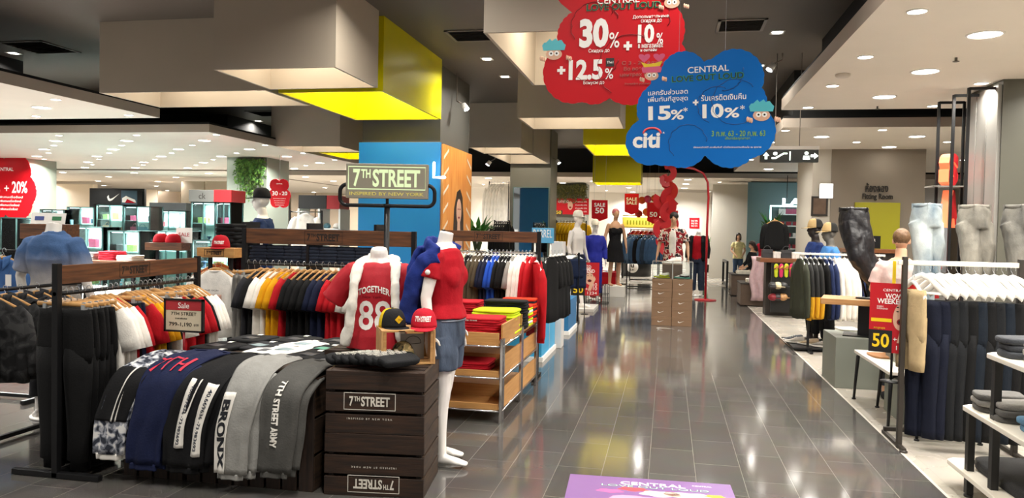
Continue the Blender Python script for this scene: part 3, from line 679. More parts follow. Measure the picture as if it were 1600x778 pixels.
rail_fill([('tee', Kh), ('tee', Kh), ('long', K), ('long', Cr), ('long', Cr), ('long', Cr), ('long', K), ('long', K), ('jacket', Kh), ('jacket', Kh), ('tee', Kh), ('tee', Nv), ('tee', Nv), ('tee', Bl), ('tee', Bl), ('tee', K), ('tee', K), ('tee', K), ('tee', Gy), ('long', Wh), ('long', Wh), ('long', Wh), ('long', Rd), ('long', Rd)],
          (-2.36, 8.0, 1.345), (-1.36, 8.0, 1.345), pi/2-.2, 'on rack behind tray shelves', 'garments on the rack behind the tray shelves', 'white', CN, 'the left', sc=(.9, 1, 1.05))
hung('long', Rd, (-1.33, 7.86, 1.30), pi/2+.5, 'red long-sleeved top hanging at the aisle end of the rack behind tray shelves', 'long-sleeved top', None, 'white', 1, (1, 1, 1.25))
for i in range(4): hung('tee', K, (-1.26+.02*i, 8.4+.16*i, 1.34), 1.25, 'black T-shirt on white hanger beside the blue plinth, %s from the rack post' % ORD[i], 'T-shirt', 'black T-shirts beside the blue plinth', 'white', i, (.9, 1, 1.1))
# ------------------------------------------------------------------ dark crates
W_cr = wood('dark brown crate wood', '#170d06', '#382213', (1.5, 16, 16), .65); W_cr2 = wood('dark brown crate wood end', '#20150e', '#43301f', (16, 1.5, 16), .65); W_crz = wood('dark brown crate wood upright', '#17100c', '#35241a', (16, 16, 1.5), .65)
W_pale = wood('pale pine', '#c79a63', '#a97b45', (1.5, 14, 14), .6)
M_wprint = mat('white stencil print', '#d8d2c6', .7)
def frame_print(parent, s, wd, ht, loc, R, m=M_wprint):
    o = logo7(parent, loc, wd, ht, R, m)
    mb = MB(); W2, H2 = wd/2+ht*.55, ht/2+ht*.38; q = .0035
    for a in ((-W2, W2, H2-q, H2), (-W2, W2, -H2, -H2+q), (-W2, -W2+q, -H2, H2), (W2-q, W2, -H2, H2)): mb.bx(a[0], a[1], a[2], a[3], 0, .0008)
    f = mb.build('stencil_frame', m, parent); f.matrix_local = Matrix.Translation(loc) @ R
    return o
def crate(label, loc, rz, w, d, h, flip=False, txt=True, up=False):
    t = thing('wooden_crate', label, 'crate', loc, rz, 'dark wooden crates')
    n = 3; g = .016; ph = (h-g*(n-1))/n
    if up:
        n2 = 4; pw = (w-g*(n2-1))/n2; mb = MB()
        for k in range(n2): mb.box((-w/2+pw/2+k*(pw+g), -d/2+.009, h/2), (pw, .018, h))
        fp = mb.build('front_panel', W_crz, t, .003)
    else:
        mb = MB()
        for k in range(n): mb.box((0, -d/2+.009, ph/2+k*(ph+g)), (w, .018, ph-.002*(k % 2)))
        fp = mb.build('front_panel', W_cr, t, .003)
    mb = MB()
    for k in range(n): mb.box((0, d/2-.009, ph/2+k*(ph+g)), (w, .018, ph))
    mb.build('back_panel', W_cr, t, .003)
    for s in (-1, 1):
        mb = MB()
        for k in range(n): mb.box((s*(w/2-.009), 0, ph/2+k*(ph+g)), (.018, d-.04, ph))
        mb.build('side_panel', W_cr2, t, .003)
    for a in (-1, 1):
        for b in (-1, 1): mb = MB(); mb.box((a*(w/2-.035), b*(d/2-.035), h/2), (.03, .03, h-.004)); mb.build('corner_post', W_crz, t)
    mb = MB(); nt = 5; pw = (d-.05-.02*(nt-1))/nt
    for k in range(nt): mb.box((0, -d/2+.025+pw/2+k*(pw+.02), .008 if flip else h-.008), (w-.04, pw, .014))
    mb.build('slatted_bottom', W_cr, t, .002)
    mb = MB()
    for b in (-1, 1): mb.box((0, b*(d/2-.03), h-.012 if flip else .012), (w-.04, .04, .018))
    mb.build('rim_slats', W_cr, t, .002)
    if txt:
        R = UP if not flip else UP @ Matrix.Rotation(pi, 4, 'Z')
        z1, z2 = (h*.52, h*.24) if not flip else (h*.2, h*.47)
        frame_print(fp, '7TH STREET', .245, .058, (-.03 if not flip else .0, -d/2-.001, z1), R)
        text('INSPIRED BY NEW YORK', M_wprint, fp, (-.03 if not flip else .0, -d/2-.0003, z2), .27, .011, R, 0, .0006, space=1.6)
    return t
cw, cd, chh = .595, .5, .368; CX_, CY_, CRZ = -1.69, 4.475, .125
crate('dark wooden crate at the front on the floor with upside-down lettering, under another crate', (CX_, CY_, 0), CRZ, cw, cd, chh, True)
crate('upper dark wooden crate with upright white lettering, carrying black T-shirts and a pale crate', (CX_, CY_, chh+.002), CRZ, cw-.006, cd-.004, chh)
crate('dark wooden crate standing behind the front crates, under the red jersey torso form, lower one', (-1.98, 5.1, 0), 0, .6, .46, chh, txt=False)
crate('dark wooden crate directly under the red jersey torso form', (-1.98, 5.1, chh+.002), 0, .6, .46, chh, txt=False)
TH = .665
for i, x in enumerate((-3.10, -2.66, -2.235)):
    c = crate('dark wooden crate standing upright under the hanging joggers, %s from the left' % ORD[i], (x, 4.42, 0), 0, .41, .44, TH-.01, True, False, True)
    if i == 2: frame_print(c, '7TH STREET', .2, .05, (-.02, -.2215, .22), UP @ Matrix.Rotation(-pi/2, 4, 'Z'))
    if i == 0: frame_print(c, '7TH STREET', .2, .05, (.02, -.2215, .2), UP @ Matrix.Rotation(-pi/2, 4, 'Z'))
    crate('dark wooden crate under the back of the T-shirt table, %s from the left' % ORD[i], (x, 5.25, 0), 0, .41, .9, TH-.01, True, False, True)
mb = MB(); mb.bx(-3.33, -2.02, 4.24, 5.72, TH-.008, TH+.012); o = mb.build('table_board', W_cr, None, .004); tag(o, 'dark board laid over upright crates under the folded T-shirts', 'table top')
# folded T-shirts lying on the table
M_kt = cloth('#17181a'); M_wt = cloth('#e6e2da'); M_ct = cloth('#2c2d30')
pr = [paint('#5fa58d'), paint('#3b3b3f'), paint('#55585e'), paint('#8fa3a8')]
k = 0
TEES = [(-3.15, 5.45, 1, 'kt'), (-2.80, 5.5, 1, 'kt'), (-2.45, 5.5, 1, 'kt'), (-2.15, 5.5, 1, 'kt'), (-3.15, 5.0, 1, 'kt'), (-2.9, 5.15, 3, 'ct'), (-2.73, 4.95, 2, 'wt'), (-2.62, 5.28, 3, 'wt'), (-2.38, 5.12, 0, 'kt'), (-2.36, 4.85, 1, 'kt'), (-2.12, 5.05, 3, 'kt'), (-3.05, 4.72, 2, 'ct'), (-2.75, 4.68, 1, 'kt'), (-2.62, 5.0, 3, 'wt'), (-2.15, 4.66, 2, 'kt')]
TM = {'kt': (M_kt, 'black'), 'wt': (M_wt, 'white'), 'ct': (M_ct, 'charcoal')}
for i, (x, y, pi_, c) in enumerate(TEES):
    o = folded('folded_t_shirt', '%s folded T-shirt on the crate table, %s counting from the back left corner' % (TM[c][1], ORD[i]), 'folded T-shirt', TM[c][0], (x, y, TH+.013+.002*(i % 5)), random.uniform(-.15, .15)-.1, .30, .34 if y > 4.8 else .24, .022, 'folded T-shirts on the crate table', i)
    mb = MB(); mb.sheet(lambda u, v: (-.055+.11*u, -.08+.09*v, .027+.002*sin(6*u)), 5, 4, .002); mb.build('chest_print', pr[pi_], o)
    mb = MB(); mb.sheet(lambda u, v: (-.02+.04*u, .09+.05*v, .028+.004*sin(3*v)), 4, 4, .001); mb.build('price_tag', M_pages, o)
# joggers draped over the front edge
def drape(label, xw, xh, w0, w1, m, zh=.13, lift=0, y0=4.60, parts=None, cuffm=None, seed=0, second=.06, yf=4.16):
    """joggers: waist lying on the table, legs hanging over its front"""
    path = [(y0-.06, TH+.022+lift), (y0-.17, TH+.026+lift), (y0-.28, TH+.012+lift), (yf+.03, TH-.03+lift), (yf-.035-lift*.3, TH-.10), (yf-.06-lift*.4, TH-.24), (yf-.07-lift*.4, .3), (yf-.075-lift*.4, zh)]
    P = [Vector((0, a, b)) for a, b in path]; L = [0]
    for i in range(1, len(P)): L.append(L[-1]+(P[i]-P[i-1]).length)
    Ltot = L[-1]
    def pos(v):
        s = v*Ltot
        for i in range(1, len(P)):
            if s <= L[i] or i == len(P)-1:
                f = (s-L[i-1])/(L[i]-L[i-1]); break
        # smooth tangent
        def cr(i, f):
            p0, p1, p2, p3 = P[max(i-2, 0)], P[i-1], P[i], P[min(i+1, len(P)-1)]
            return .5*((2*p1)+(p2-p0)*f+(2*p0-5*p1+4*p2-p3)*f*f+(-p0+3*p1-3*p2+p3)*f**3)
        return cr(i, f)
    def frame(v):
        p = pos(v); t = (pos(min(1, v+.01))-pos(max(0, v-.01))).normalized(); n = Vector((1, 0, 0)).cross(t); 
        if n.z+abs(n.y)*0 < 0 and v < .4: n = -n
        if v >= .4 and n.y > 0: n = -n
        e = 1-abs(2*v-1)
        x = xw+(xh-xw)*(v*v*(3-2*v)) ; w = (w0+(w1-w0)*min(1, v*1.15)**.9)
        return p, n, x, w
    t = thing('joggers', label, 'trousers', (0, 0, 0), 0, 'joggers draped over the front of the crate table')
    rn = random.Random(seed); ph = rn.uniform(0, 6)
    def leg(nm, dx, dn, v1, shr, mm, v0=0.0, thick=.017, n=28, ksteps=26):
        mb = MB(); rings = []
        for i in range(ksteps+1):
            v = v0+(v1-v0)*i/ksteps; p, nn, x, w = frame(v); r = []
            ww = w*shr
            if nm == 'cuff': ww *= .86
            for j in range(n):
                a = 2*pi*j/n; c = sgp(cos(a), .8); s_ = sgp(sin(a), .8)
                rip = .006*sin(7*c+ph+v*9)+.005*sin(15*c+ph*2-v*5)+.010*noise.noise(Vector((c*1.4+seed, v*7, ph)))
                q = p+nn*(dn+thick*s_+rip*(1 if s_ > 0 else .2))
                r.append(Vector((x+dx+ww/2*c+.006*sin(v*14+ph), q.y, q.z)))
            rings.append(r)
        mb.loft(rings); return mb.build(nm, mm, t)
    leg('leg', second, .004, .93, .9, m, .3); leg('cuff', second, .004, .985, .8, cuffm or m, .925, .013, 24, 4)
    leg('leg', 0, .03, .95, 1.0, m); leg('cuff', 0, .03, 1.0, .92, cuffm or m, .945, .014, 24, 4)
    mb = MB(); rings = []
    for i in range(5):
        v = .002+.045*i/4; p, nn, x, w = frame(v)
        rings.append([Vector((x+w*.5*sgp(cos(a), .8)+.003*sin(30*a), p.y+nn.y*(.03+.02*sin(a)), p.z+nn.z*(.03+.02*sgp(sin(a), .8)+.002*sin(40*a)))) for a in [2*pi*j/40 for j in range(40)]])
    mb.loft(rings); mb.build('waistband', m, t)
    def on(u, v, off=.051):
        p, nn, x, w = frame(v); rip = .006*sin(7*u+ph+v*9)+.005*sin(15*u+ph*2-v*5)+.010*noise.noise(Vector((u*1.4+seed, v*7, ph)))
        s_ = sgp(sqrt(max(0, 1-min(1, abs(u)**1.25)**2)), .8); q = p+nn*(.0325+.017*s_+rip+off-.051)
        return Vector((x+w/2*u*.985+.006*sin(v*14+ph), q.y, q.z))
    def panel(u0, u1, v0, v1, mm, off=.0505, nm='side_panel'):
        mb = MB(); mb.sheet(lambda a, b: on(u0+(u1-u0)*a, v0+(v1-v0)*b, off), 8, 20, .0015); return mb.build(nm, mm, t)
    def word(s, u, v0, v1, ht, mm, off=.0525, bold=.03, perp=False):
        me = fit(text_mesh(s, .1, bold*.1, 0, cuts=3), 1, 1)
        for q in me.vertices:
            a, b = q.co.x, q.co.y                     # reads down the leg
            if perp: q.co = on(u+ht*a, v0+(v1-v0)*(.5-b), off)
            else: q.co = on(u+ht*b, v0+(v1-v0)*(a+.5), off)
        me.materials.append(mm); return link('lettering', me, t)
    return t, panel, word
M_camo = camo('grey snow camouflage', ('#2e323d', '#6d717b', '#a9abb3', '#d9d8d6'), 22)
M_strip = mat('white side stripe', '#e4e0d8', .8); M_inkb = mat('dark blue print', '#1b2438', .7)
t, pn, wd = drape('grey camouflage joggers with black panel, leftmost of those draped over the crates', -3.16, -3.30, .30, .21, M_camo, .14, .0, 4.62, cuffm=M_strip, seed=1)
pn(-.98, .97, .40, .74, cloth('#131315'), .0525, 'black_panel'); pn(.05, .2, .38, .74, M_strip, .0545, 'stripe'); pn(.32, .44, .38, .74, M_strip, .0545, 'stripe')
t, pn, wd = drape('navy blue joggers with red outline lettering draped over the crates', -2.93, -3.06, .31, .24, cloth('#141c3c'), .10, .02, 4.60, seed=2)
wd('7TH', -.05, .27, .40, 1.7, mat('red print', '#c2203c', .7), .054, 0, True)
t, pn, wd = drape('black joggers with two white lettered leg panels draped over the crates', -2.66, -2.80, .32, .27, cloth('#101012'), .10, .01, 4.62, seed=3, second=.07)
pn(-.42, .05, .44, .84, M_strip, .0530, 'white_panel'); wd('40.669636 -73.983692', -.2, .47, .82, .14, M_inkb, .0560, .02)
pn(.42, .88, .46, .88, M_strip, .0530, 'white_panel'); wd('40.669636 -73.983692', .65, .49, .85, .14, M_inkb, .0560, .02)
t, pn, wd = drape('light grey joggers with a white panel reading BRONX draped over the crates', -2.40, -2.48, .29, .21, cloth('#8f8e8a'), .09, .02, 4.55, seed=4, second=.075)
pn(-.97, -.25, .46, .945, M_strip, .0530, 'white_panel'); wd('BRONX', -.6, .50, .92, .40, mat('navy black print', '#14171f', .7), .0555, .05)
t, pn, wd = drape('charcoal grey joggers with white vertical lettering, rightmost draped over the crates', -2.15, -2.20, .29, .22, cloth('#4b4a47'), .12, .0, 4.58, seed=5, second=.05)
wd('7TH STREET ARMY', -.15, .40, .80, .36, M_strip, .0535, .04)
# sale sign on the table
def floor_sign(): pass
t = thing('price_sign', 'black framed Sale sign on a thin pole among the joggers', 'sign', (-3.18, 4.62, 0))
mb = MB(); sw, sh, zc = .147, .112, .962
for a in ((-sw, sw, sh-.012, sh), (-sw, sw, -sh, -sh+.012), (-sw, -sw+.012, -sh, sh), (sw-.012, sw, -sh, sh)): mb.bx(a[0], a[1], -.012, .012, zc+a[2], zc+a[3])
mb.build('frame', M_bkmet, t)
mb = MB(); mb.bx(-sw+.01, sw-.01, -.004, .006, zc-sh+.01, zc+sh-.01); fc = mb.build('face', mat('beige card', '#c9bda3', .6), t)
mb = MB(); mb.bx(-sw+.012, sw-.012, -.006, -.003, zc+.035, zc+sh-.012); mb.build('red_header', mat('dull red card', '#a5242b', .6), t)
text('Sale', M_pages, t, (0, -.007, zc+.068), None, .038, ext=.001); text('7TH STREET', M_ink, t, (0, -.005, zc+.012), .19, .022, ext=.001); text('ราคาพิเศษ', M_ink, t, (-.02, -.005, zc-.02), .09, .012, ext=.001)
text('799-1,190', M_ink, t, (-.025, -.005, zc-.062), .17, .030, ext=.001, bold=.02); text('บาท', M_ink, t, (.095, -.005, zc-.062), .035, .015, ext=.001)
mb = MB(); mb.cyl((0, 0, TH+.01), (0, 0, zc-sh), .008); mb.lathe([(.06, TH+.012), (.06, TH+.022), (.01, TH+.025)], 20); mb.build('pole', mat('red pole', '#8c1720', .4), t)
# black folded T-shirts on the crate
R_ = Matrix.Rotation(CRZ, 3, 'Z'); zt = chh*2+.004
def oncr(x, y, z=0): p = R_ @ Vector((x, y, 0)); return (CX_+p.x, CY_+p.y, zt+z)
for i in range(8):
    o = folded('folded_t_shirt', 'black folded T-shirt with white print fanned out on dark crate, %s from the left' % ORD[i], 'folded T-shirt', M_kt, oncr(-.235+.052*i, -.02-.022*i-.02*(i == 7), .022+.006*min(i, 4)), -.45+.03*i, .105, .27, .032, 'black folded T-shirts on the dark crate', i)
    o.rotation_euler = (0, radians(18), -.75+.03*i)
    if 0 < i < 7: text('7TH STREET NEW YORK EST', M_wprint, o, (-.026, 0, .0385), .23, .030, Matrix.Rotation(pi/2, 4, 'Z'), 0, .0006)
# pale crate on top
t = thing('small_wooden_crate', 'small pale wooden crate lying on its side on the dark crate, caps on top', 'crate', oncr(.10, .11), .5)
bw, bd, bh, q = .335, .25, .215, .012
for nm, zz in (('top_slats', bh-q/2), ('bottom_slats', q/2)):
    mb = MB()
    for k in range(3): mb.box((0, -bd/2+.04+k*.09, zz), (bw, .078, q))
    mb.build(nm, W_pale, t, .002)
for s in (-1, 1):
    mb = MB()
    for k in range(3): mb.box((s*(bw/2-q/2), -bd/2+.04+k*.09, bh/2), (q, .078, bh-2*q))
    mb.build('side_slats', wood('pale pine upright', '#c79a63', '#a97b45', (14, 14, 1.5), .6), t, .002)
for a in (-1, 1):
    for b in (-1, 1): mb = MB(); mb.box((a*(bw/2-.022), b*(bd/2-.012), bh/2), (.018, .018, bh-.024)); mb.build('corner_block', W_pale, t)
p = oncr(.10, .11); cz = p[2]+bh
cap('black cap with yellow back panels and yellow diamond badge on the pale crate', (p[0]-.09, p[1]-.0, cz+.001), .8, cloth('#d6b312'), cloth('#1a1a1c'), cloth('#1c1c1e'), 'caps around the pale crate', ('diamond', cloth('#e2b414'), 0, 0, .055))
cap('red cap with white lettering on the right end of the pale crate', (p[0]+.10, p[1]+.06, cz+.001), .25, cloth('#b8192c'), cloth('#b8192c'), None, 'caps around the pale crate', ('7TH STREET', M_pages, .10, .035, .06))
cap('olive and tan camouflage cap propped inside the pale crate', (p[0]-.005, p[1]-.03, p[2]+.02), .45, camo('tan camouflage', ('#2e2c22', '#6b5c3c', '#b39a6a', '#8a7a52'), 16), cloth('#3a3a2c'), None, 'caps around the pale crate', None, .9, -.5)
t = thing('cap_insert_card', 'grey card printed with a cap outline standing inside the pale crate', 'card', (p[0]+.035, p[1]+.03, p[2]+.014), .45); mb = MB(); mb.bx(-.075, .075, 0, .003, 0, .16); mb.build('card', mat('grey card', '#a8a8a2', .6), t)
mb = MB(); mb.tube([(.05*cos(a)+.005, -.001, .10+.045*sin(a)) for a in [pi*j/14 for j in range(15)]]+[(-.065, -.001, .09), (.055, -.001, .10)], .0016, 5); mb.build('cap_outline', M_ink, t)
# ================================================================== mannequins near the front
C_red = cloth('#ad1020'); C_wht = cloth('#ebe6db'); C_blu = cloth('#1d2f78'); C_jean = mat('mid blue denim', '#182231', .85, 0, 0, 9, .3, 120, (1, 1, .35), col2='#4f5d72')
def P_(**k): d = dict(POSE); d.update(k); return d
# jersey torso form
jl = (-1.955, 5.02, chh*2+.004); t = thing('torso_form', 'white headless torso form in a red jersey numbered 88 with cardigan on shoulders', 'mannequin', jl, radians(12))
pz = P_(re=(-.33, .03, 1.18), le=(.33, .03, 1.18)); Z0 = .84; sh_ = Matrix.Translation((0, 0, -Z0-.02))
def sink(o, dz=-Z0-.02):
    for v in o.data.vertices: v.co.z += dz
    return o
mb = MB(); body(mb, pz, 'none', legs=False, arms=False)
mb.tube([(0, .012, 1.5), (0, .004, 1.535), (0, .004, 1.55)], [.062, .062, .05], 20)
sink(solid('torso', mb, .008, SKIN_W, t))
mb = MB(); top_cloth(mb, pz, .028, .865, .95, flare=.02, neck=1.462); js = sink(solid('jersey', mb, .008, mat('red jersey mesh', '#b00f22', .7, 0, .06, 30, .3, 300), t, 6, (.010, 9)))
def glue(s, parent, target, loc, wd, ht, m, bold=0, bend=0, off=.003, cuts=2):
    me = fit(text_mesh(s, .1, bold*.05, 0, cuts=cuts), wd, ht)
    for v in me.vertices:
        x, y = v.co.x, v.co.y; v.co = Vector((x+loc[0], 0, y+loc[1]-bend*(x/wd*2)**2))
    stick(me, target, off, (0, 1, 0)); me.materials.append(m); return link('lettering', me, parent)
glue('TOGETHER', js, js, (-.01, .425), .215, .045, M_pages, .06, .028); glue('88', js, js, (-.005, .245), .215, .20, M_pages, .03, 0, .003); glue('New York', js, js, (-.02, .372), .13, .018, cloth('#7a0c18'), 0)
mb = MB()
for s in (-1, 1):
    mb.tube([(s*.055, .10, 1.47), (s*.10, .03, 1.49), (s*.125, -.075, 1.44), (s*.14, -.15, 1.32), (s*.15, -.17, 1.18), (s*.165, -.165, 1.05), (s*.19, -.15, .96), (s*.20, -.14, .90)], [.018, .02, .02, .02, .022, .022, .024, .02], 14, 0, True, [.045, .042, .038, .034, .034, .036, .04, .036], (1, 0, 0))
mb.tube([(-.1, .10, 1.46), (0, .13, 1.44), (.1, .10, 1.46)], .02, 12, 0, True, .06, (0, 0, 1)); mb.tube([(0, .135, 1.46), (0, .16, 1.25), (0, .15, 1.0)], .02, 16, 0, True, [.15, .18, .17], (1, 0, 0))
sink(solid('cardigan', mb, .008, C_wht, t, 5, (.012, 14)))
# standing mannequin in red T-shirt
mp = at(697, 430, 4.98); t = thing('standing_mannequin', 'white headless standing mannequin in red T-shirt and jeans shorts, blue sweater over shoulders', 'mannequin', (mp.x, mp.y, 0), radians(84))
pz = P_(re=(-.215, .05, 1.13), rw=(-.235, .015, .90), le=(.22, .06, 1.13), lw=(.235, .0, .9), rk=(-.085, -.03, .5), ra=(-.08, -.02, .10), lk=(.09, .03, .5), la=(.10, .08, .10))
mb = MB(); body(mb, pz, 'none', fem=True); solid('body', mb, .0062, SKIN_W, t, 5)
mb = MB(); top_cloth(mb, pz, .012, .985, .52, True, .012, 1.45); ts = solid('t_shirt', mb, .0075, C_red, t, 5, (.008, 11))
mb = MB(); mb.lathe([(.018, 0), (.018, .002), (.002, .003)], 16); b = mb.build('sleeve_badge', M_pages, ts); b.location = (-.262, .02, 1.30); b.rotation_euler = (0, -pi/2, 0)
mb = MB(); pants_cloth(mb, pz, .014, .30, 1.03, .012); sh = solid('denim_shorts', mb, .0075, C_jean, t, 5, (.006, 14))
mb = MB(); mb.tube([(-.165+.33*j/20, -.128*sqrt(max(0, 1-((j-10)/10.6)**2)), .975) for j in range(21)], .005, 6); mb.build('stitching', cloth('#8a93a0'), sh)
mb = MB()
mb.tube([(-.19, -.02, 1.415), (-.16, .06, 1.45), (-.08, .105, 1.47), (.0, .12, 1.475), (.08, .105, 1.47), (.16, .06, 1.45), (.19, -.02, 1.415)], .026, 12, 0, True, .055, (0, 0, 1))
mb.tube([(0, .125, 1.46), (0, .18, 1.32), (-.01, .205, 1.15), (-.02, .205, 1.0), (-.03, .2, .92)], [.035, .045, .05, .045, .03], 18, 0, True, [.17, .2, .19, .17, .13], (1, 0, 0))
for s in (-1, 1): mb.tube([(s*.19, -.02, 1.41), (s*.2, .08, 1.36), (s*.2, .16, 1.2), (s*.18, .2, .96)], [.03, .04, .04, .03], 12, 0, True, .06, (0, 1, 0))
solid('sweater', mb, .0085, C_blu, t, 5, (.016, 12))
# denim torso, back view
dp = at(85, 390, 5.3); t = thing('standing_mannequin', 'white headless mannequin seen from behind in a faded blue denim shirt at left', 'mannequin', (dp.x, dp.y, 0), radians(188))
pz = P_(re=(-.27, .02, 1.13), rw=(-.29, -.06, .89), le=(.27, .02, 1.13), lw=(.29, -.06, .89))
mb = MB(); body(mb, pz, 'none'); solid('body', mb, .008, SKIN_W, t, 5)
def dip(name, a, b, z0, z1):
    m = mat(name, a, .85, 0, .1, 10, .3, 120); N = m.node_tree.nodes; L = m.node_tree.links
    tc = N.new('ShaderNodeTexCoord'); sp = N.new('ShaderNodeSeparateXYZ'); L.new(tc.outputs['Object'], sp.inputs[0]); nz = N.new('ShaderNodeTexNoise'); nz.inputs['Scale'].default_value = 9; L.new(tc.outputs['Object'], nz.inputs[0])
    ad = N.new('ShaderNodeMath'); ad.operation = 'MULTIPLY_ADD'; ad.inputs[1].default_value = .12; L.new(nz.outputs['Fac'], ad.inputs[0]); L.new(sp.outputs['Z'], ad.inputs[2])
    mr = N.new('ShaderNodeMapRange'); mr.inputs['From Min'].default_value = z0; mr.inputs['From Max'].default_value = z1; L.new(ad.outputs[0], mr.inputs['Value'])
    cr = N.new('ShaderNodeValToRGB'); cr.color_ramp.elements[0].color = lin(b); cr.color_ramp.elements[1].color = lin(a); L.new(mr.outputs[0], cr.inputs[0]); L.new(cr.outputs[0], N['Principled BSDF'].inputs['Base Color']); return m
mb = MB(); top_cloth(mb, pz, .028, .84, .82, flare=.02, neck=1.47)
mb.tube([(.078*cos(a), .012+.07*sin(a), 1.475) for a in [2*pi*j/20 for j in range(21)]], .012, 8, 0, True, .022, (0, 0, 1))
solid('denim_shirt', mb, .008, dip('dip dyed denim', '#3f5f8d', '#b3aca3', 1.10, 1.40), t, 5, (.014, 10))
mb = MB(); pants_cloth(mb, pz, .02, .9, .98, .02); solid('black_trousers', mb, .009, cloth('#17171a'), t, 5, (.01, 10)); base_plate(t, .0, -.05, .2)
mb = MB(); mb.tube([(0, -.0, .017), (0, .0, .02)], .05); 
# white framed foot of a display at left floor is the mannequin's; hanging denim shirt
hp = at(14, 398, 5.75); rackx = hp.x
rack('garment_rack', 'black steel rack at the left edge behind the denim shirt mannequin', 1.3, hp.z+.06, hp.z+.05, 0, 0, None, (hp.x-.95, 5.75, 0), 0, foot=.4)
hung('shirt', '#41669c', (hp.x, 5.70, hp.z+.04), .25, 'light blue denim shirt with hang tag on wooden hanger at the left edge', 'shirt', None, 'wood', 1, 1.0)
o = COL.objects[-1]
tg = thing('price_tag', 'white hang tag on the blue denim shirt at the left edge', 'tag', tuple(at(13, 438, 5.62)), .2); mb = MB(); mb.bx(-.025, .025, -.0015, .0015, -.05, .05); mb.build('card', M_pages, tg); mb = MB(); mb.cyl((0, 0, .05), (0, .02, .085), .0012, 6); mb.build('string', M_ink, tg)
for i in range(3): hung('shirt', ['#e4e1da', '#4a4d52', '#5a7eb0'][i], (hp.x-.16-.09*i, 5.75+.03*i, hp.z+.04), .5, '%s shirt hanging behind the blue denim shirt at the left edge' % ['white', 'dark grey', 'pale blue'][i], 'shirt', 'shirts at the left edge', 'wood', i)
# jackets on the low rail at far left
rack('garment_rack', 'low black steel rail at the left edge holding camouflage and black jackets', 1.3, 1.10, 1.10, 0, 0, None, (-4.62, 4.15, 0), pi/2, foot=.4)
M_bcam = camo('black camouflage', ('#1a1a1b', '#262627', '#313132', '#3f3f3f'), 12)
for i, (x, y, k, c) in enumerate(((-4.82, 4.25, 'jacket', K), (-4.78, 4.36, 'jacket', K), (-4.60, 4.50, 'jacket', 'bc'), (-4.60, 4.62, 'jacket', 'bc'), (-4.60, 4.75, 'jacket', 'bc'), (-4.60, 4.9, 'jacket', Ch), (-4.6, 5.05, 'jacket', Ch))):
    hung(k, c, (x, y, 1.10), .05, '%s jacket on the low rail at the left edge, %s from the front' % ({'bc': 'dark camouflage'}.get(c, CN.get(c)), ORD[i]), 'jacket', 'jackets on the low left rail', 'wood', i, (1.1, 1, .86), M_bcam if c == 'bc' else None)
q = at(40, 483, 4.75)
mb = MB(); mb.ell((0, 0, .05), (.17, .15, .085)); mb.ell((-.1, .03, .035), (.12, .13, .06)); mb.ell((.09, -.03, .085), (.09, .08, .05)); mb.tube([(.05, -.12, .06), (.16, -.1, .12), (.12, .06, .14)], .012, 8)
o = solid('black_backpack', mb, .01, cloth('#121214'), None, 3, (.014, 12)); o.location = (q.x, q.y, q.z-.05); tag(o, 'black crumpled bag lying over the jackets on the low left rail', 'bag')
# lettered sign on a pole
t = thing('shop_sign', 'grey lettered shop sign in a bent black tube frame on a pole', 'sign', (-2.12, 5.6, 0), radians(10))
mb = MB(); mb.cyl((0, 0, .02), (0, 0, 1.74), .022, 16); mb.cyl((0, 0, 1.735), (0, 0, 1.76), .03, 16); mb.build('pole', M_bkmet, t)
mb = MB(); mb.lathe([(.2, 0), (.2, .015), (.03, .02)], 28); mb.build('base', M_bkmet, t)
mb = MB(); pts = []
x0, x1, z0, z1, r = -.365, .365, 1.745, 1.905, .055
pts += [(-.30, 0, z1)]+[(x0+r-r*sin(a), 0, z1-r+r*cos(a)) for a in [pi/2*j/6 for j in range(7)]]+[(x0+r-r*cos(a), 0, z0+r-r*sin(a)) for a in [pi/2*j/6 for j in range(7)]]
pts += [(x1-r+r*sin(a), 0, z0+r-r*cos(a)) for a in [pi/2*j/6 for j in range(7)]]+[(x1-r+r*cos(a), 0, z1-r+r*sin(a)) for a in [pi/2*j/6 for j in range(7)]]+[(.30, 0, z1)]
mb.tube(pts, .015, 10); mb.cyl((0, 0, z0), (0, 0, 1.82), .012); mb.build('tube_frame', M_bkmet, t)
M_signg = mat('pale grey sign face', '#96907f', .5, 0, .05, 400, .3, 500); M_mirr = emitm('mirror letters with painted glow', '#dcebb4', .85)  # mirror letters glow to stand in for the lights they reflect
mb = MB(); mb.bx(-.315, .315, -.03, .03, 1.80, 2.065); sp_ = mb.build('sign_box', M_signg, t, .006)
zc = 1.955
logo7(sp_, (.0, -.0305, zc), .52, .135, UP, M_mirr)
text('INSPIRED BY NEW YORK', emitm('brass letters with painted glow', '#cdbb62', .75), sp_, (0, -.0305, 1.835), .57, .026, ext=.002, bold=.02)  # brass lettering glows in place of reflected light
mb = MB()
mb.tube([(sx*.295, -.031, zc+sz*.085) for sx, sz in ((-1, -1), (-1, 1), (1, 1), (1, -1), (-1, -1))], .004, 6); mb.build('mirror_border', M_mirr, sp_)
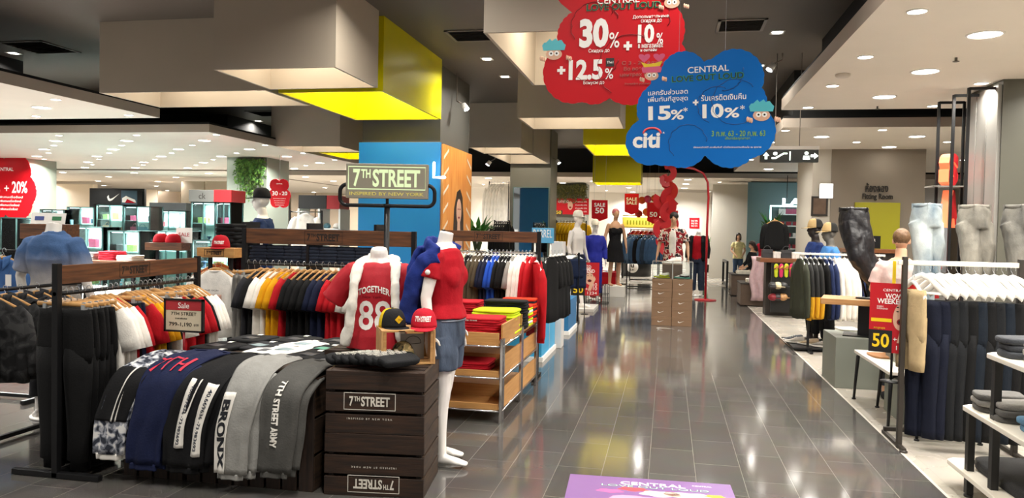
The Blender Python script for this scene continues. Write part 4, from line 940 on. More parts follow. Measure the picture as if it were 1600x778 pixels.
# ------------------------------------------------------------------ wooden tray shelves
W_or = wood('orange beech board', '#b9834a', '#cc9a5e', (1.2, 16, 16), .4); W_ory = wood('orange beech side board', '#b9834a', '#cc9a5e', (16, 1.2, 16), .4)
t = thing('tray_shelf_unit', 'orange wooden three-tray shelf unit with chrome double posts, folded T-shirts on top', 'shelf', (-1.30, 6.11, 0), radians(-.5))
LX, LY = 1.0, 1.62
for i, y in enumerate((0.0, .80, 1.58)):
    for x in (0, -LX):
        mb = MB()
        for dy in (-.028, .028): mb.box((x+.0, y+dy, .345), (.026, .026, .69))
        mb.box((x, y, .03), (.024, .05, .02)); mb.box((x, y, .66), (.024, .05, .02)); mb.build('chrome_post', M_chrome, t, .004)
for nm, z, hgt in (('tray', .10, .17), ('tray', .37, .17), ('tray', .63, .17)):
    mb = MB(); mb.box((-LX/2, LY/2-.03, z+.01), (LX-.05, LY-.04, .018)); tr = mb.build(nm, W_or, t, .003)
    mb = MB(); mb.box((-LX/2, -.02, z+.03+.02*(z > .5)), (LX-.05, .018, .05+.06*(z > .5))); mb.build('front_lip', W_or, tr, .003)
    for y0, y1 in ((.04, .76), (.84, 1.54)):
        mb = MB(); mb.box((-.015, (y0+y1)/2, z+hgt/2), (.016, y1-y0, hgt)); mb.build('side_board', W_ory, tr, .003)
    mb = MB(); mb.box((-LX/2, .40, z+hgt/2-.02), (LX-.06, .016, hgt-.05)); mb.build('inner_board', W_or, tr, .003)
    mb = MB(); mb.cyl((-.0, -.03, z-.005), (0, LY, z-.005), .011); mb.cyl((-LX, -.03, z-.005), (-LX, LY, z-.005), .011); mb.cyl((-LX, -.03, z-.005), (0, -.03, z-.005), .009); mb.build('side_rail', M_chrome, tr)
C_neon = cloth('#c9dc1e'); C_blk = cloth('#17181b'); C_or = cloth('#d8391c')
zt = .655
def stack(x, y, n, m, cname, where, h=.02, w=.30, d=.34, rz=0, z=None, group='folded T-shirts on the tray shelves', mixed=None):
    for i in range(n):
        mm = mixed[i % len(mixed)] if mixed else (m, cname)
        folded('folded_t_shirt', '%s folded T-shirt %s, %s from bottom' % (mm[1], where, ORD[i]), 'folded T-shirt', mm[0], (x+random.uniform(-.006, .006), y+random.uniform(-.006, .006), (z or zt)+i*(h+.001)), rz+random.uniform(-.04, .04), w, d, h, group, i)
stack(-1.55, 6.36, 9, C_red, 'red', 'at front of tray shelves', .019, .40)
text('7th Street', M_pages, COL.objects[-1], (-.05, -.172, .004), .10, .012)
stack(-2.02, 6.40, 8, C_red, 'red', 'behind the standing mannequin', .019)
stack(-1.50, 6.76, 9, C_neon, 'neon yellow', 'behind the red ones on tray shelves', .022, .40)
stack(-1.95, 6.80, 5, C_blk, 'black', 'beside the neon yellow ones', .024)
stack(-1.47, 7.06, 11, C_blk, 'black', 'behind the neon yellow ones on tray shelves', .023, .40, .22)
stack(-1.9, 7.2, 10, C_red, 'red', 'at back left of the tray shelves', .022)
stack(-1.45, 7.30, 8, None, '', 'in the mixed row at back of tray shelves', .024, .36, .22, mixed=[(C_neon, 'neon yellow'), (C_wht, 'white'), (C_neon, 'neon yellow'), (C_or, 'orange')])
stack(-1.44, 7.55, 10, C_or, 'orange red', 'at the far end of tray shelves', .023, .34, .2, mixed=[(C_or, 'orange red'), (C_or, 'orange red'), (cloth('#2b2d3a'), 'dark')])
stack(-1.6, 6.32, 4, C_red, 'red', 'on the middle tray at front', .018, .34, z=.395, group='folded T-shirts on the middle tray'); stack(-1.98, 6.33, 3, C_red, 'red', 'on the middle tray behind the mannequin', .018, .3, z=.395, group='folded T-shirts on the middle tray')
# ------------------------------------------------------------------ small wooden stands
def stand(label, px, py, Y, L, bh_, loc_rz=0, txt=None, dark=False, depth=.2):
    p = at(px, py, Y); t = thing('display_stand', label, 'stand', (p.x, p.y, 0), loc_rz)
    m = W_hdrx if dark else W_or
    mb = MB(); mb.bx(-L/2, L/2, -depth/2, depth/2, p.z-bh_, p.z); tb = mb.build('top_board', m, t, .004)
    for s in (-1, 1):
        mb = MB(); mb.box((s*L*.28, 0, (p.z-bh_)/2), (.03, .03, p.z-bh_)); mb.build('post', M_bkmet, t)
        mb = MB(); mb.box((s*L*.28, 0, .015), (.04, .4, .03)); mb.build('foot', M_bkmet, t)
    if txt: frame_print(tb, txt, L*.42, bh_*.42, (-.01, -depth/2-.001, p.z-bh_/2), UP, M_ink)
    return p
p = stand('small stand with pale wooden 7TH STREET board carrying one red cap', 345, 387, 6.55, .37, .09, .05, '7TH STREET')
cap('red cap with white lettering on the pale board stand behind the front left rack', (p.x+.0, p.y, p.z+.001), .35, C_red, C_red, None, 'red caps on the small stands', ('7TH STREET', M_pages, .09, .03, .05))
t = hung('tee', 'printed', (p.x+.03, p.y-.13, p.z-.13), .1, 'white T-shirt with city photo print facing front on the pale board stand', 'T-shirt', None, 'wood', 0, .95, cloth('#ece8e1'))
mb = MB(); mb.sheet(lambda u, v: (-.10+.2*u, -.072-.012*sin(pi*u), -.46+.15*v), 8, 6, .002); mb.build('photo_print', mat('photo print', '#3a2b28', .8, 0, 0, 14, col2='#c79a86'), t)
text('THE SIGN', M_ink, t, (.0, -.078, -.27), .14, .016); text('NBL', M_ink, t, (.0, -.06, -.50), .1, .03)
hung('tee', Wh, (p.x+.03, p.y-.03, p.z-.13), .1, 'plain white T-shirt behind the printed one on the pale board stand', 'T-shirt', None, 'wood', 1, .95)
hung('tee', '#b5541f', (p.x-.12, p.y+.16, p.z-.1), .1, 'rust orange T-shirt on wooden hanger behind the printed white one', 'T-shirt', None, 'wood', 1, .95)
p = stand('small stand with dark wooden board carrying two red caps before the glass cases', 262, 379, 9.0, .52, .1, .05, None, True)
cap('red cap on the dark board stand before the glass cases, left of two', (p.x-.1, p.y, p.z+.001), 2.2, C_red, C_red, None, 'red caps on the small stands', None, 1.0)
cap('red cap on the dark board stand before the glass cases, right of two', (p.x+.08, p.y, p.z+.001), 2.2, C_red, C_red, None, 'red caps on the small stands', None, 1.0)
q = thing('sale_card', 'white card with red price behind the red caps on dark board stand', 'card', (p.x+.2, p.y+.06, p.z), .1); mb = MB(); mb.bx(-.11, .11, 0, .004, 0, .2); mb.build('card', M_pages, q); text('SALE', C_red, q, (0, -.001, .11), .15, .05)
p = stand('small stand with dark wooden board behind the denim shirt mannequin, white cards on top', 78, 350, 6.6, .5, .15, .05, None, True)
for i, (dx, c) in enumerate(((-.1, '#3a4a8c'), (.1, '#2f7a4d'))):
    q = thing('display_card', 'white tent card with %s emblem on the dark board at left' % ['blue', 'green'][i], 'card', (p.x+dx, p.y-.02, p.z+.001), .05); mb = MB(); mb.box((0, 0, .055), (.19, .004, .11), R=RX(-.2, 3, 'X')); mb.build('card', M_pages, q)
    mb = MB(); mb.box((0, -.004, .055), (.1, .003, .04), R=RX(-.2, 3, 'X')); mb.build('emblem', paint(c), q)
# ================================================================== right hand side
M_rail = mat('cream enamel rail', '#e3ddcd', .4); M_brn = mat('dark brown metal', '#2e2822', .5)
t = thing('trouser_rack', 'cream-railed rack with dark legs at right front holding dark jeans on white hangers', 'clothes rack', (1.72, 6.2, 0))
mb = MB(); mb.box((.40, 0, 1.395), (.86, .03, .035)); mb.build('rail', M_rail, t, .006)
for x in (.02, .80):
    mb = MB(); mb.box((x, .0, .72), (.035, .045, 1.44)); mb.build('post', M_brn, t, .004)
    mb = MB(); mb.box((x, .14, .02), (.03, .55, .025)); mb.lathe([(.028, .0), (.028, .012), (.015, .02)], 16, (x, -.12, 0)); mb.build('foot', M_brn, t)
mb = MB(); mb.box((.41, .38, .05), (.8, .03, .03)); mb.build('back_bar', M_brn, t)
Dn, Dk, Kk, Ck = '#0c1122', '#15171a', '#b09a74', '#121a24'
CN.update({Dn: 'dark navy', Dk: 'dark charcoal', Kk: 'beige cargo', Ck: 'dark blue denim'})
rail_fill([('jeans', Dn), ('jeans', Dn), ('jeans', Dk), ('jeans', Dk), ('jeans', K), ('jeans', Ck), ('jeans', K), ('jeans', Dk), ('jeans', Ck), ('jeans', K), ('jeans', K)],
          (1.83, 6.2, 1.395), (2.50, 6.2, 1.395), radians(-38), 'on right front rack', 'jeans on the right front rack', 'white', CN, 'the left', .08, (1, 1, 1.0))
hung('shorts', Kk, (1.80, 6.2, 1.30), radians(-68), 'beige cargo shorts on white hanger right beside the WOW WEEKEND board', 'shorts', None, 'white', 0, (.7, 1, 1.2))
# sale board
def wow_board(label, loc, rz, w, h, pole=0, strap=False, group=None):
    t = thing('sale_board', label, 'sign', loc, rz, group)
    z0 = pole
    mb = MB(); mb.bx(-w/2, w/2, -.004, .004, z0, z0+h); fc = mb.build('board', mat('red sale card', '#b5121d', .45), t)
    if pole:
        mb = MB(); mb.cyl((0, .012, .01), (0, .012, z0+h*.5), .009); mb.lathe([(.075, 0), (.075, .008), (.012, .016)], 24); mb.build('stand', M_bkmet, t)
    y = -.0045
    text('CENTRAL', M_pages, t, (0, y, z0+h*.90), w*.44, w*.06); text('WOW', M_pages, t, (.02*w, y, z0+h*.815), w*.38, w*.12, bold=.05); text('WEEKEND', M_pages, t, (0, y, z0+h*.74), w*.68, w*.12, bold=.05)
    text('EVERY', M_pages, t, (-w*.27, y, z0+h*.66), w*.14, w*.035); text('WEEKEND', M_pages, t, (-w*.23, y, z0+h*.63), w*.24, w*.035)
    mb = MB(); mb.bx(-w*.46, -.02*w, y-.001, y, z0+h*.44, z0+h*.49); mb.build('yellow_strip', mat('yellow card', '#e8c416', .5), t)
    mb = MB(); mb.bx(-w*.5, -.0*w, y-.001, y, z0, z0+h*.32); mb.build('black_block', mat('black card', '#121212', .5), t)
    text('50', MATS['yellow card'], t, (-w*.24, y-.0015, z0+h*.17), w*.36, h*.2, bold=.05); text('ลดสูงสุด', MATS['yellow card'], t, (-w*.28, y-.001, z0+h*.345), w*.24, w*.05)
    text('+', M_pages, t, (w*.06, y, z0+h*.2), w*.08, w*.08); text('10', M_pages, t, (w*.36, y, z0+h*.33), w*.14, w*.13); text('10', M_pages, t, (w*.36, y, z0+h*.22), w*.14, w*.13); text('1234', M_pages, t, (w*.26, y, z0+h*.08), w*.34, w*.1)
    # laughing face
    mb = MB(); out = [(.16*w+.155*w*cos(a)*(1-.12*sin(a)), z0+h*.52+.19*h*sin(a)) for a in [2*pi*j/28 for j in range(28)]]; mb.prism(out, y-.001, y); mb.build('printed_face', mat('printed skin', '#d9ab90', .6), t)
    mb = MB()
    for s in (-1, 1):
        for zz in (.60, .66): mb.prism([(.16*w+s*.06*w+.03*w*cos(a), z0+h*zz+.008*h*sin(a)) for a in [2*pi*j/12 for j in range(12)]], y-.002, y-.001)
    mb.build('printed_eyes', M_ink, t)
    mb = MB(); mb.prism([(.16*w+.075*w*cos(a), z0+h*.45+.045*h*sin(a)) for a in [2*pi*j/18 for j in range(18)]], y-.002, y-.001); mb.build('printed_lips', mat('printed lips', '#8e1420', .5), t)
    mb = MB(); mb.prism([(.16*w+.045*w*cos(a), z0+h*.45+.025*h*sin(a)) for a in [2*pi*j/18 for j in range(18)]], y-.003, y-.002); mb.build('printed_mouth', M_ink, t)
    mb = MB(); mb.prism([(w*.33, z0+h*.60), (w*.38, z0+h*.5), (w*.30, z0+h*.36), (w*.22, z0+h*.15), (w*.10, z0+h*.15), (w*.17, z0+h*.36), (w*.28, z0+h*.44)], y-.0025, y-.001); mb.build('printed_hand', MATS['printed skin'], t)
    if strap: mb = MB(); mb.bx(-.012, .012, -.002, .002, z0+h-.01, z0+h+.17); mb.build('yellow_strap', MATS['yellow card'], t)
    return t
wow_board('red WOW WEEKEND sale board with laughing face, on a thin stand at right front', (1.69, 6.28, .482), radians(-22), .325, .53, .22, True)
# benches
def bench(label, x0, x1, y0, y1, z, m, spl=.03):
    t = thing('bench', label, 'bench', (x0, y0, 0), 0); L, W = y1-y0, x1-x0
    mb = MB(); mb.bx(0, W, 0, L, z-.03, z); mb.build('seat', m, t, .006)
    for a in (0, 1):
        for b in (0, 1):
            X, Y = (.03 if a == 0 else W-.03), (.04 if b == 0 else L-.04); mb = MB()
            mb.tube([(X+(.05 if a == 0 else -.05), Y, z-.035), (X, Y, z-.055), (X-(.02 if a == 0 else -.02), Y-(spl if b == 0 else -spl), .012)], [.014, .018, .012], 8, 0, True, [.016, .026, .016], (0, 1, 0)); mb.lathe([(.02, 0), (.02, .01), (.01, .016)], 14, (X-(.02 if a == 0 else -.02), Y-(spl if b == 0 else -spl), 0)); mb.build('leg', M_bkmet, t)
    return t
bench('white-topped bench with black splayed legs in front of the grey plinth at right', 1.80, 2.35, 6.75, 7.95, .48, mat('white bench top', '#e4dfd4', .4))
bench('lower dark bench tucked beside the white-topped bench at right', 1.93, 2.40, 6.45, 7.62, .405, mat('dark bench top', '#2c2a28', .5))
for i, (px, py, w_, c, nm) in enumerate(((1385, 557, .26, '#9a6a3e', 'brown wooden board'), (1352, 517, .22, '#e8e4da', 'white book'))):
    q = fl(px, py, .482 if i == 0 else .52); o = folded('display_board', '%s lying %s' % (nm, 'on the white bench behind the sale board' if i == 0 else 'on the grey plinth edge'), 'board', paint(c), (1.98 if i == 0 else 2.0, q.y, .482 if i == 0 else .526), .1, w_, .3, .018)
# grey plinth with wooden table and the kicking trousers
mb = MB(); mb.bx(1.735, 3.0, 8.45, 9.12, 0, .525); o = mb.build('plinth', mat('grey green plinth paint', '#7f8379', .5, 0, .03, 2), None, .006); tag(o, 'large grey-green plinth beside the aisle at right, wooden table standing on it', 'plinth')
t = thing('display_table', 'thick wooden table top on a black leg standing on the grey-green plinth', 'table', (2.06, 8.70, .525), radians(-14))
mb = MB(); mb.bx(-.42, .55, -.26, .26, .335, .395); mb.build('table_top', wood('oak table top', '#b98a58', '#a07446', (1.2, 14, 14), .5), t, .006); mb = MB(); mb.bx(-.06, .06, -.04, .04, .012, .335); mb.bx(-.2, .2, -.16, .16, 0, .012); mb.build('leg', M_bkmet, t)
M_leath = mat('black leather cloth', '#17161a', .42, 0, .1, 12, .5, 30)
def legform(label, px, py, Y, m, z1, kick=(0, 0), rz=0, wd=.165, group=None, knee=.47, base=True, gap=.5, fat=1.0):
    p = at(px, py, Y); H = p.z-z1; t = thing('trouser_form', label, 'trousers', (p.x, p.y, z1), rz, group)
    mb = MB(); kx, ky = kick
    mb.tube([(0, 0, H-.20), (0, 0, H-.12), (0, 0, H-.04), (0, 0, H)], [.12, .122, .108, .095], 22, 0, True, [wd+.01, wd+.012, wd-.002, wd-.018], (1, 0, 0))
    for s in (-1, 1):
        a = Vector((s*wd*gap, 0, H-.16)); k = Vector((s*wd*gap*1.1+kx*.2, ky*.25-.05+.03*s, H*(1-knee)-.03)); e = Vector((s*wd*gap+kx, ky+.03*s, .05))
        mb.tube([a, a.lerp(k, .5)+Vector((0, -.015, 0)), k, k.lerp(e, .5)+Vector((0, .01, 0)), e], [.098*fat, .092*fat, .076*fat, .068*fat, .06*fat], 18)
    o = solid('trousers', mb, .008, m, t, 4, (.014, 11))
    mb = MB(); mb.tube([((wd-.012)*cos(a), .1*sin(a), H-.012) for a in [2*pi*j/28 for j in range(29)]], .007, 8, 0, True, .016, (0, 0, 1)); mb.build('waistband', m, o)
    mb = MB()
    for k in range(5): a = 2*pi*k/5+.4; mb.box(((wd-.002)*cos(a), .112*sin(a), H-.02), (.014, .006, .05), a)
    mb.build('belt_loops', m, o)
    if base: mb = MB(); mb.cyl((kx*.5, ky*.5+.05, 0), (0, .04, H*.6), .012); mb.lathe([(.11, 0), (.11, .008), (.02, .014)], 24, (kx*.5, ky*.5+.05, 0)); mb.build('stand_rod', M_bkmet, t)
    return t
legform('black leather-look trousers form with kicked out lower leg on the wooden table', 1335, 325, 8.62, M_leath, .925, (.34, -.04), .15, .15, knee=.50, gap=.30, fat=1.22)
G2 = 'trouser forms standing behind the right front rack'
M_lw = mat('light washed denim', '#5b6f7d', .85, 0, 0, 5, .3, 120, (1, 1, .5), col2='#c3c9c6'); M_gd = mat('washed grey denim', '#55534e', .85, 0, 0, 6, .3, 120, (1, 1, .5), col2='#979286'); M_gd2 = mat('dark washed grey denim', '#3f3f3d', .85, 0, 0, 6, .3, 120, (1, 1, .5), col2='#77746c')
mb = MB(); mb.bx(1.98, 3.75, 6.98, 7.55, 0, .80); o = mb.build('plinth', MATS['grey green plinth paint'], None, .006); tag(o, 'grey plinth behind the right front rack, trouser forms standing on it', 'plinth')
legform('light washed blue jeans form behind the right front rack, leftmost of three forms', 1448, 319, 7.25, M_lw, .80, (-.06, -.02), .35, .122, G2, fat=.95)
legform('washed grey jeans form behind the right front rack, middle of three forms', 1523, 321, 7.25, M_gd, .80, (.06, -.02), .2, .126, G2, fat=.95)
legform('darker grey jeans form at the right picture edge, rightmost of three forms', 1594, 321, 7.2, M_gd2, .80, (.0, -.02), .3, .13, G2, fat=.95)
# stepped shelf with folded jeans, right front corner
t = thing('display_shelf', 'white three-tier stepped shelf with black legs in the right front corner', 'shelf', (1.80, 3.6, 0))
M_sh = mat('cream shelf board', '#e6dfd0', .4); M_leg = mat('black shelf leg', '#1a1a1a', .5)
SH = ((.938, 4.87, .62), (.563, 5.2, .66), (.164, 5.43, .7))
for z, y1, dx in SH:
    mb = MB(); out = [(0, 0), (0, y1-3.6-.05), (.05, y1-3.6), (.72, y1-3.6), (.72, 0)]
    n = len(out); mb.add([(x, y, z-.03) for x, y in out]+[(x, y, z) for x, y in out], [list(reversed(range(n))), list(range(n, 2*n))]+[[j, (j+1) % n, n+(j+1) % n, n+j] for j in range(n)]); mb.build('shelf_board', M_sh, t, .006)
for x, y, h in ((.05, 1.55, .53), (.67, 1.55, .53), (.05, .3, .93), (.67, .3, .93), (.05, 1.2, .93), (.67, 1.2, .93)):
    mb = MB(); mb.box((x, y, h/2+.01), (.04, .05, h-.02)); mb.lathe([(.026, 0), (.026, .014), (.012, .022)], 16, (x, y, 0)); mb.build('leg', M_leg, t, .003)
cj = [mat('folded dark grey denim', '#33363b', .85, 0, .25, 12, .4, 120), mat('folded light grey denim', '#85827c', .85, 0, .2, 12, .4, 120), mat('folded grey denim', '#575552', .85, 0, .2, 12, .4, 120), mat('folded blue denim', '#4f7590', .85, 0, .25, 12, .4, 120), mat('folded black denim', '#1a1a1b', .85, 0, .2, 12, .4, 120)]
jn = ['dark grey', 'light grey', 'mid grey', 'blue', 'black']
def jstack(x, y, z, cols, where, w=.26, d=.2, h=.035, rz=0):
    for i, c in enumerate(cols):
        folded('folded_jeans', '%s folded jeans %s, %s from bottom' % (jn[c], where, ORD[i]), 'folded jeans', cj[c], (x+random.uniform(-.012, .012), y+random.uniform(-.012, .012), z+.001+i*(h*1.07)), rz+random.uniform(-.08, .08), w, d, h, 'folded jeans on the right front shelf', i)
jstack(1.97, 4.70, .938, [0, 0, 0], 'in rear stack on top tier of right shelf', .28, .22); jstack(2.0, 4.45, .938, [2, 1, 1], 'in middle stack on top tier of right shelf', .3, .2); jstack(2.05, 4.18, .938, [2, 1], 'in front stack on top tier of right shelf', .3, .22)
jstack(1.96, 5.03, .563, [2, 1, 2], 'in rear stack on middle tier of right shelf', .26, .2); jstack(2.22, 5.05, .563, [0, 2], 'beside rear stack on middle tier of right shelf', .22, .2); jstack(1.99, 4.79, .563, [2, 2, 1], 'in second stack on middle tier of right shelf', .3, .2); jstack(2.02, 4.52, .563, [3, 3], 'in blue stack on middle tier of right shelf', .3, .2)
jstack(2.28, 4.8, .563, [4, 0, 4], 'at inner side of middle tier, right shelf', .22, .3)
o = folded('laid_out_trousers', 'black trousers laid flat along the bottom tier of the right front shelf', 'trousers', cj[4], (2.13, 4.75, .166), .05, .46, 1.1, .06)
# ------------------------------------------------------------------ middle right rack
t = thing('garment_rack', 'black and white rack beside the aisle at right with hoodies and shirts', 'clothes rack', (1.70, 11.0, 0))
mb = MB(); mb.box((.56, 0, 1.32), (1.16, .03, .03)); mb.build('rail', mat('white steel rail', '#dcd9d2', .3), t, .004)
for x in (.2, 1.1):
    mb = MB(); mb.box((x, 0, .66), (.03, .03, 1.3)); mb.build('post', M_bkmet, t); mb = MB(); mb.box((x, 0, .015), (.04, .6, .025)); mb.build('foot', M_bkmet, t)
mb = MB(); mb.bx(-.0, .5, -.1, .75, .03, .05); mb.build('base_shelf', M_bkmet, t)
M_by = '#c28d14'; CN.update({'by': 'black and yellow', '#1f2a4d': 'navy blue', '#3d4034': 'olive green'})
def by_mat():
    m = mat('black and yellow fleece', '#1b1b1a', .85, 0, 0); N = m.node_tree.nodes; L = m.node_tree.links
    tc = N.new('ShaderNodeTexCoord'); sp = N.new('ShaderNodeSeparateXYZ'); L.new(tc.outputs['Object'], sp.inputs[0]); cr = N.new('ShaderNodeValToRGB'); cr.color_ramp.interpolation = 'CONSTANT'
    ad = N.new('ShaderNodeMath'); ad.operation = 'MULTIPLY_ADD'; ad.inputs[1].default_value = 1.0; ad.inputs[2].default_value = .9; L.new(sp.outputs['Z'], ad.inputs[0]); L.new(ad.outputs[0], cr.inputs[0])
    cr.color_ramp.elements[0].color = lin('#cf980f'); cr.color_ramp.elements[1].position = .46; cr.color_ramp.elements[1].color = lin('#1b1b1a'); L.new(cr.outputs[0], N['Principled BSDF'].inputs['Base Color']); return m
BYM = by_mat()
rail_fill([('long', '#3d4034'), ('long', 'by'), ('long', 'by'), ('long', 'by'), ('long', K), ('long', '#1f2a4d'), ('long', '#1f2a4d'), ('long', Wh), ('long', Wh), ('long', Wh), ('long', Wh), ('long', '#1f2a4d'), ('long', K), ('long', K), ('tee', Gy), ('tee', Gy), ('tee', Gy)],
          (1.74, 11, 1.32), (2.8, 11, 1.32), radians(-76), 'on mid right rack', 'garments on the mid right rack', 'white', CN, 'the left', .06, (1, 1, 1.28), {'by': BYM})
# shoes
M_sole = mat('white rubber sole', '#dcd8d0', .5)
def shoe(label, loc, rz, up, sole=None, accent=None, sc=1.0, group=None):
    t = thing('sneaker', label, 'shoe', loc, rz, group, sc)
    mb = MB(); st = [(-.13, .028, .03), (-.08, .036, .032), (0, .036, .03), (.07, .046, .03), (.12, .042, .028), (.15, .022, .03)]
    mb.loft([[Vector((x, w_*sgp(cos(a), .7), .014+.014*sgp(sin(a), .6)*(1.1 if x < .05 else .9)+.006*(x > .1))) for a in [2*pi*j/16 for j in range(16)]] for x, w_, h in st]); mb.build('sole', sole or M_sole, t)
    mb = MB(); st = [(-.125, .026, .095), (-.10, .034, .105), (-.05, .035, .095), (.0, .036, .085), (.05, .040, .062), (.10, .038, .045), (.14, .022, .034)]
    mb.loft([[Vector((x, w_*cos(a)*(1 if sin(a) < .2 else .8), .02+max(0, .5+.5*sin(a))*(h-.02))) for a in [2*pi*j/18 for j in range(18)]] for x, w_, h in st]); mb.build('upper', up, t)
    mb = MB()
    for k in range(4): x = -.01+.022*k; mb.tube([(x, -.026, .079-.011*k), (x, 0, .089-.0115*k), (x, .026, .079-.011*k)], .004, 6)
    mb.build('laces', M_pages, t)
    if accent: mb = MB(); mb.tube([(-.11, -.034, .05), (-.04, -.041, .034), (.06, -.044, .05)], .006, 8, 0, True, .012, (0, 0, 1)); mb.tube([(-.11, .034, .05), (-.04, .041, .034), (.06, .044, .05)], .006, 8, 0, True, .012, (0, 0, 1)); mb.build('side_stripe', accent, t)
    return t
for i, (x, y, c) in enumerate(((1.80, 11.35, '#c9c5bd'), (1.95, 11.2, '#b9a58a'), (2.08, 11.05, '#8d8a84'), (1.80, 11.55, '#5c5f63'))): shoe('%s sneaker on base shelf of mid right rack, %s' % (['pale grey', 'tan', 'mid grey', 'dark grey'][i], ['nearest the aisle', 'second from the aisle', 'innermost', 'farthest back'][i]), (x, y, .051), 2.8, cloth(c), group='sneakers on the mid right rack')
# cap busts
for i, (px, py, Y, sc_, nm) in enumerate(((1273, 383, 12.0, '#2a3f7a', 'navy'), (1296, 390, 11.7, '#4a83c4', 'light blue'))):
    q = at(px, py, Y); t = thing('mannequin_bust', 'dark mannequin in %s shirt and two-tone cap behind the mid right rack' % nm, 'mannequin', (q.x, q.y, q.z-1.43), radians(-80), 'capped mannequins behind the mid right rack')
    mb = MB(); body(mb, POSE, 'full'); solid('body', mb, .012, SKIN_G if i else mat('dark brown mannequin', '#2c2320', .5), t, 4)
    mb = MB(); top_cloth(mb, POSE, .02, .84, 1.9); solid('shirt', mb, .012, cloth(sc_), t, 4, (.012, 10))
    mb = MB(); pants_cloth(mb, POSE); solid('trousers', mb, .014, cloth('#1d1d20'), t, 4)
    c = cap('tan and black two-tone cap on the %s-shirted mannequin at right' % nm, (q.x, q.y, q.z-1.43+1.685), radians(-80), cloth('#2b2a28'), cloth('#b59a6c'), cloth('#b59a6c'), 'two-tone caps on mannequins', None, 1.15)
q = thing('plinth', 'low black plinth under the capped mannequins', 'plinth', (2.2, 11.9, 0)); mb = MB(); mb.bx(-.5, .75, -.4, .45, 0, at(1273, 383, 12).z-1.43); mb.build('body', M_bkmet, q)
# letters of the vertical SALE sign in black frames
t = thing('portal_stand', 'three tall black steel frames standing before the charcoal wall at right', 'frame', (3.2, 9.3, 0))
for k, y in enumerate((.0, .45, .95)):
    mb = MB()
    for x in (0, .28): mb.box((x, y, 1.62), (.03, .03, 3.22))
    mb.box((.14, y, 3.22), (.28, .03, .03)); mb.box((.14, y, .03), (.28, .03, .03)); mb.build('frame_loop', M_bkmet, t)
mb = MB(); mb.bx(-.12, .3, .7, 1.0, 2.185, 2.2); mb.build('glass_shelf', mat('grey acrylic', '#8a8780', .2), t)
M_salered = mat('red sign face', '#c4242a', .4); M_saleside = mat('lit orange letter side', '#f0794f', .4, emit=.55)
for ch, px, z0, z1, Y in (('S', 1489, 2.21, 2.60, 10.2), ('A', 1491, 1.70, 2.15, 10.1), ('L', 1468, 1.20, 1.66, 10.0), ('E', 1466, .7, 1.1, 10.0)):
    q = at(px, 300, Y); me = fit(text_mesh(ch, .3, .02, 0), .25, z1-z0); b = bmesh.new(); b.from_mesh(me); r = bmesh.ops.extrude_face_region(b, geom=b.faces[:])
    for e in r['geom']:
        if isinstance(e, bmesh.types.BMVert): e.co.z -= .12
    bmesh.ops.recalc_face_normals(b, faces=b.faces); b.to_mesh(me); b.free()
    for m in (M_salered, M_saleside): me.materials.append(m)
    for p in me.polygons: p.material_index = 0 if abs(p.normal.z) > .5 else 1
    o = link('sign_letter', me); o.matrix_world = Matrix.Translation((q.x, q.y, (z0+z1)/2)) @ RX(radians(48), 4, 'Z') @ UP; tag(o, 'red block letter %s with glowing orange sides in the vertical sign at right' % ch, 'letter', 'letters of the vertical sign')
# wall lettering, olive panel, counter
Yw = 16.49
for s, px, py, w_, h_ in (('ห้องลอง', 1370, 293, 30, 13), ('Fitting Room', 1371, 308, 40, 10)):
    q = at(px, py, Yw); k = Yw/1200*1.02; o = text(s, mat('dark wall lettering', '#2a2622', .6), None, (q.x, Yw, q.z), w_*k, h_*k, UP, .03, .02, 'wall_lettering'); tag(o, 'dark raised %s lettering on the fitting room wall' % ('Thai' if px == 1370 else 'Fitting Room'), 'lettering')
a, b_ = at(1337, 316, 16.4), at(1405, 390, 16.4)
mb = MB(); mb.bx(a.x, b_.x, 16.42, 16.495, .9, a.z); o = mb.build('olive_panel', mat('olive yellow panel', '#a8a31c', .5), None, .004); tag(o, 'flat olive yellow panel on the fitting room wall below the lettering', 'panel')
a, b_ = at(1318, 388, 15.6), at(1412, 388, 15.6)
t = thing('counter', 'dark wooden counter before the olive panel at right', 'counter', (a.x, 15.4, 0)); mb = MB(); mb.bx(0, b_.x-a.x, 0, .6, a.z-.07, a.z); mb.build('counter_top', wood('red brown wood', '#6a3d22', '#84512f', (1.2, 14, 14), .4), t, .005); mb = MB(); mb.bx(.05, b_.x-a.x-.05, .05, .55, 0, a.z-.07); mb.build('body', M_brn, t)
q = at(1358, 378, 15.5); t = thing('counter_sign', 'small black sign standing on the wooden counter', 'sign', (q.x, 15.55, a.z)); mb = MB(); mb.box((0, 0, .13), (.42, .02, .24)); mb.build('board', M_bkmet, t); text('CASHIER', M_pages, t, (0, -.011, .17), .24, .05)
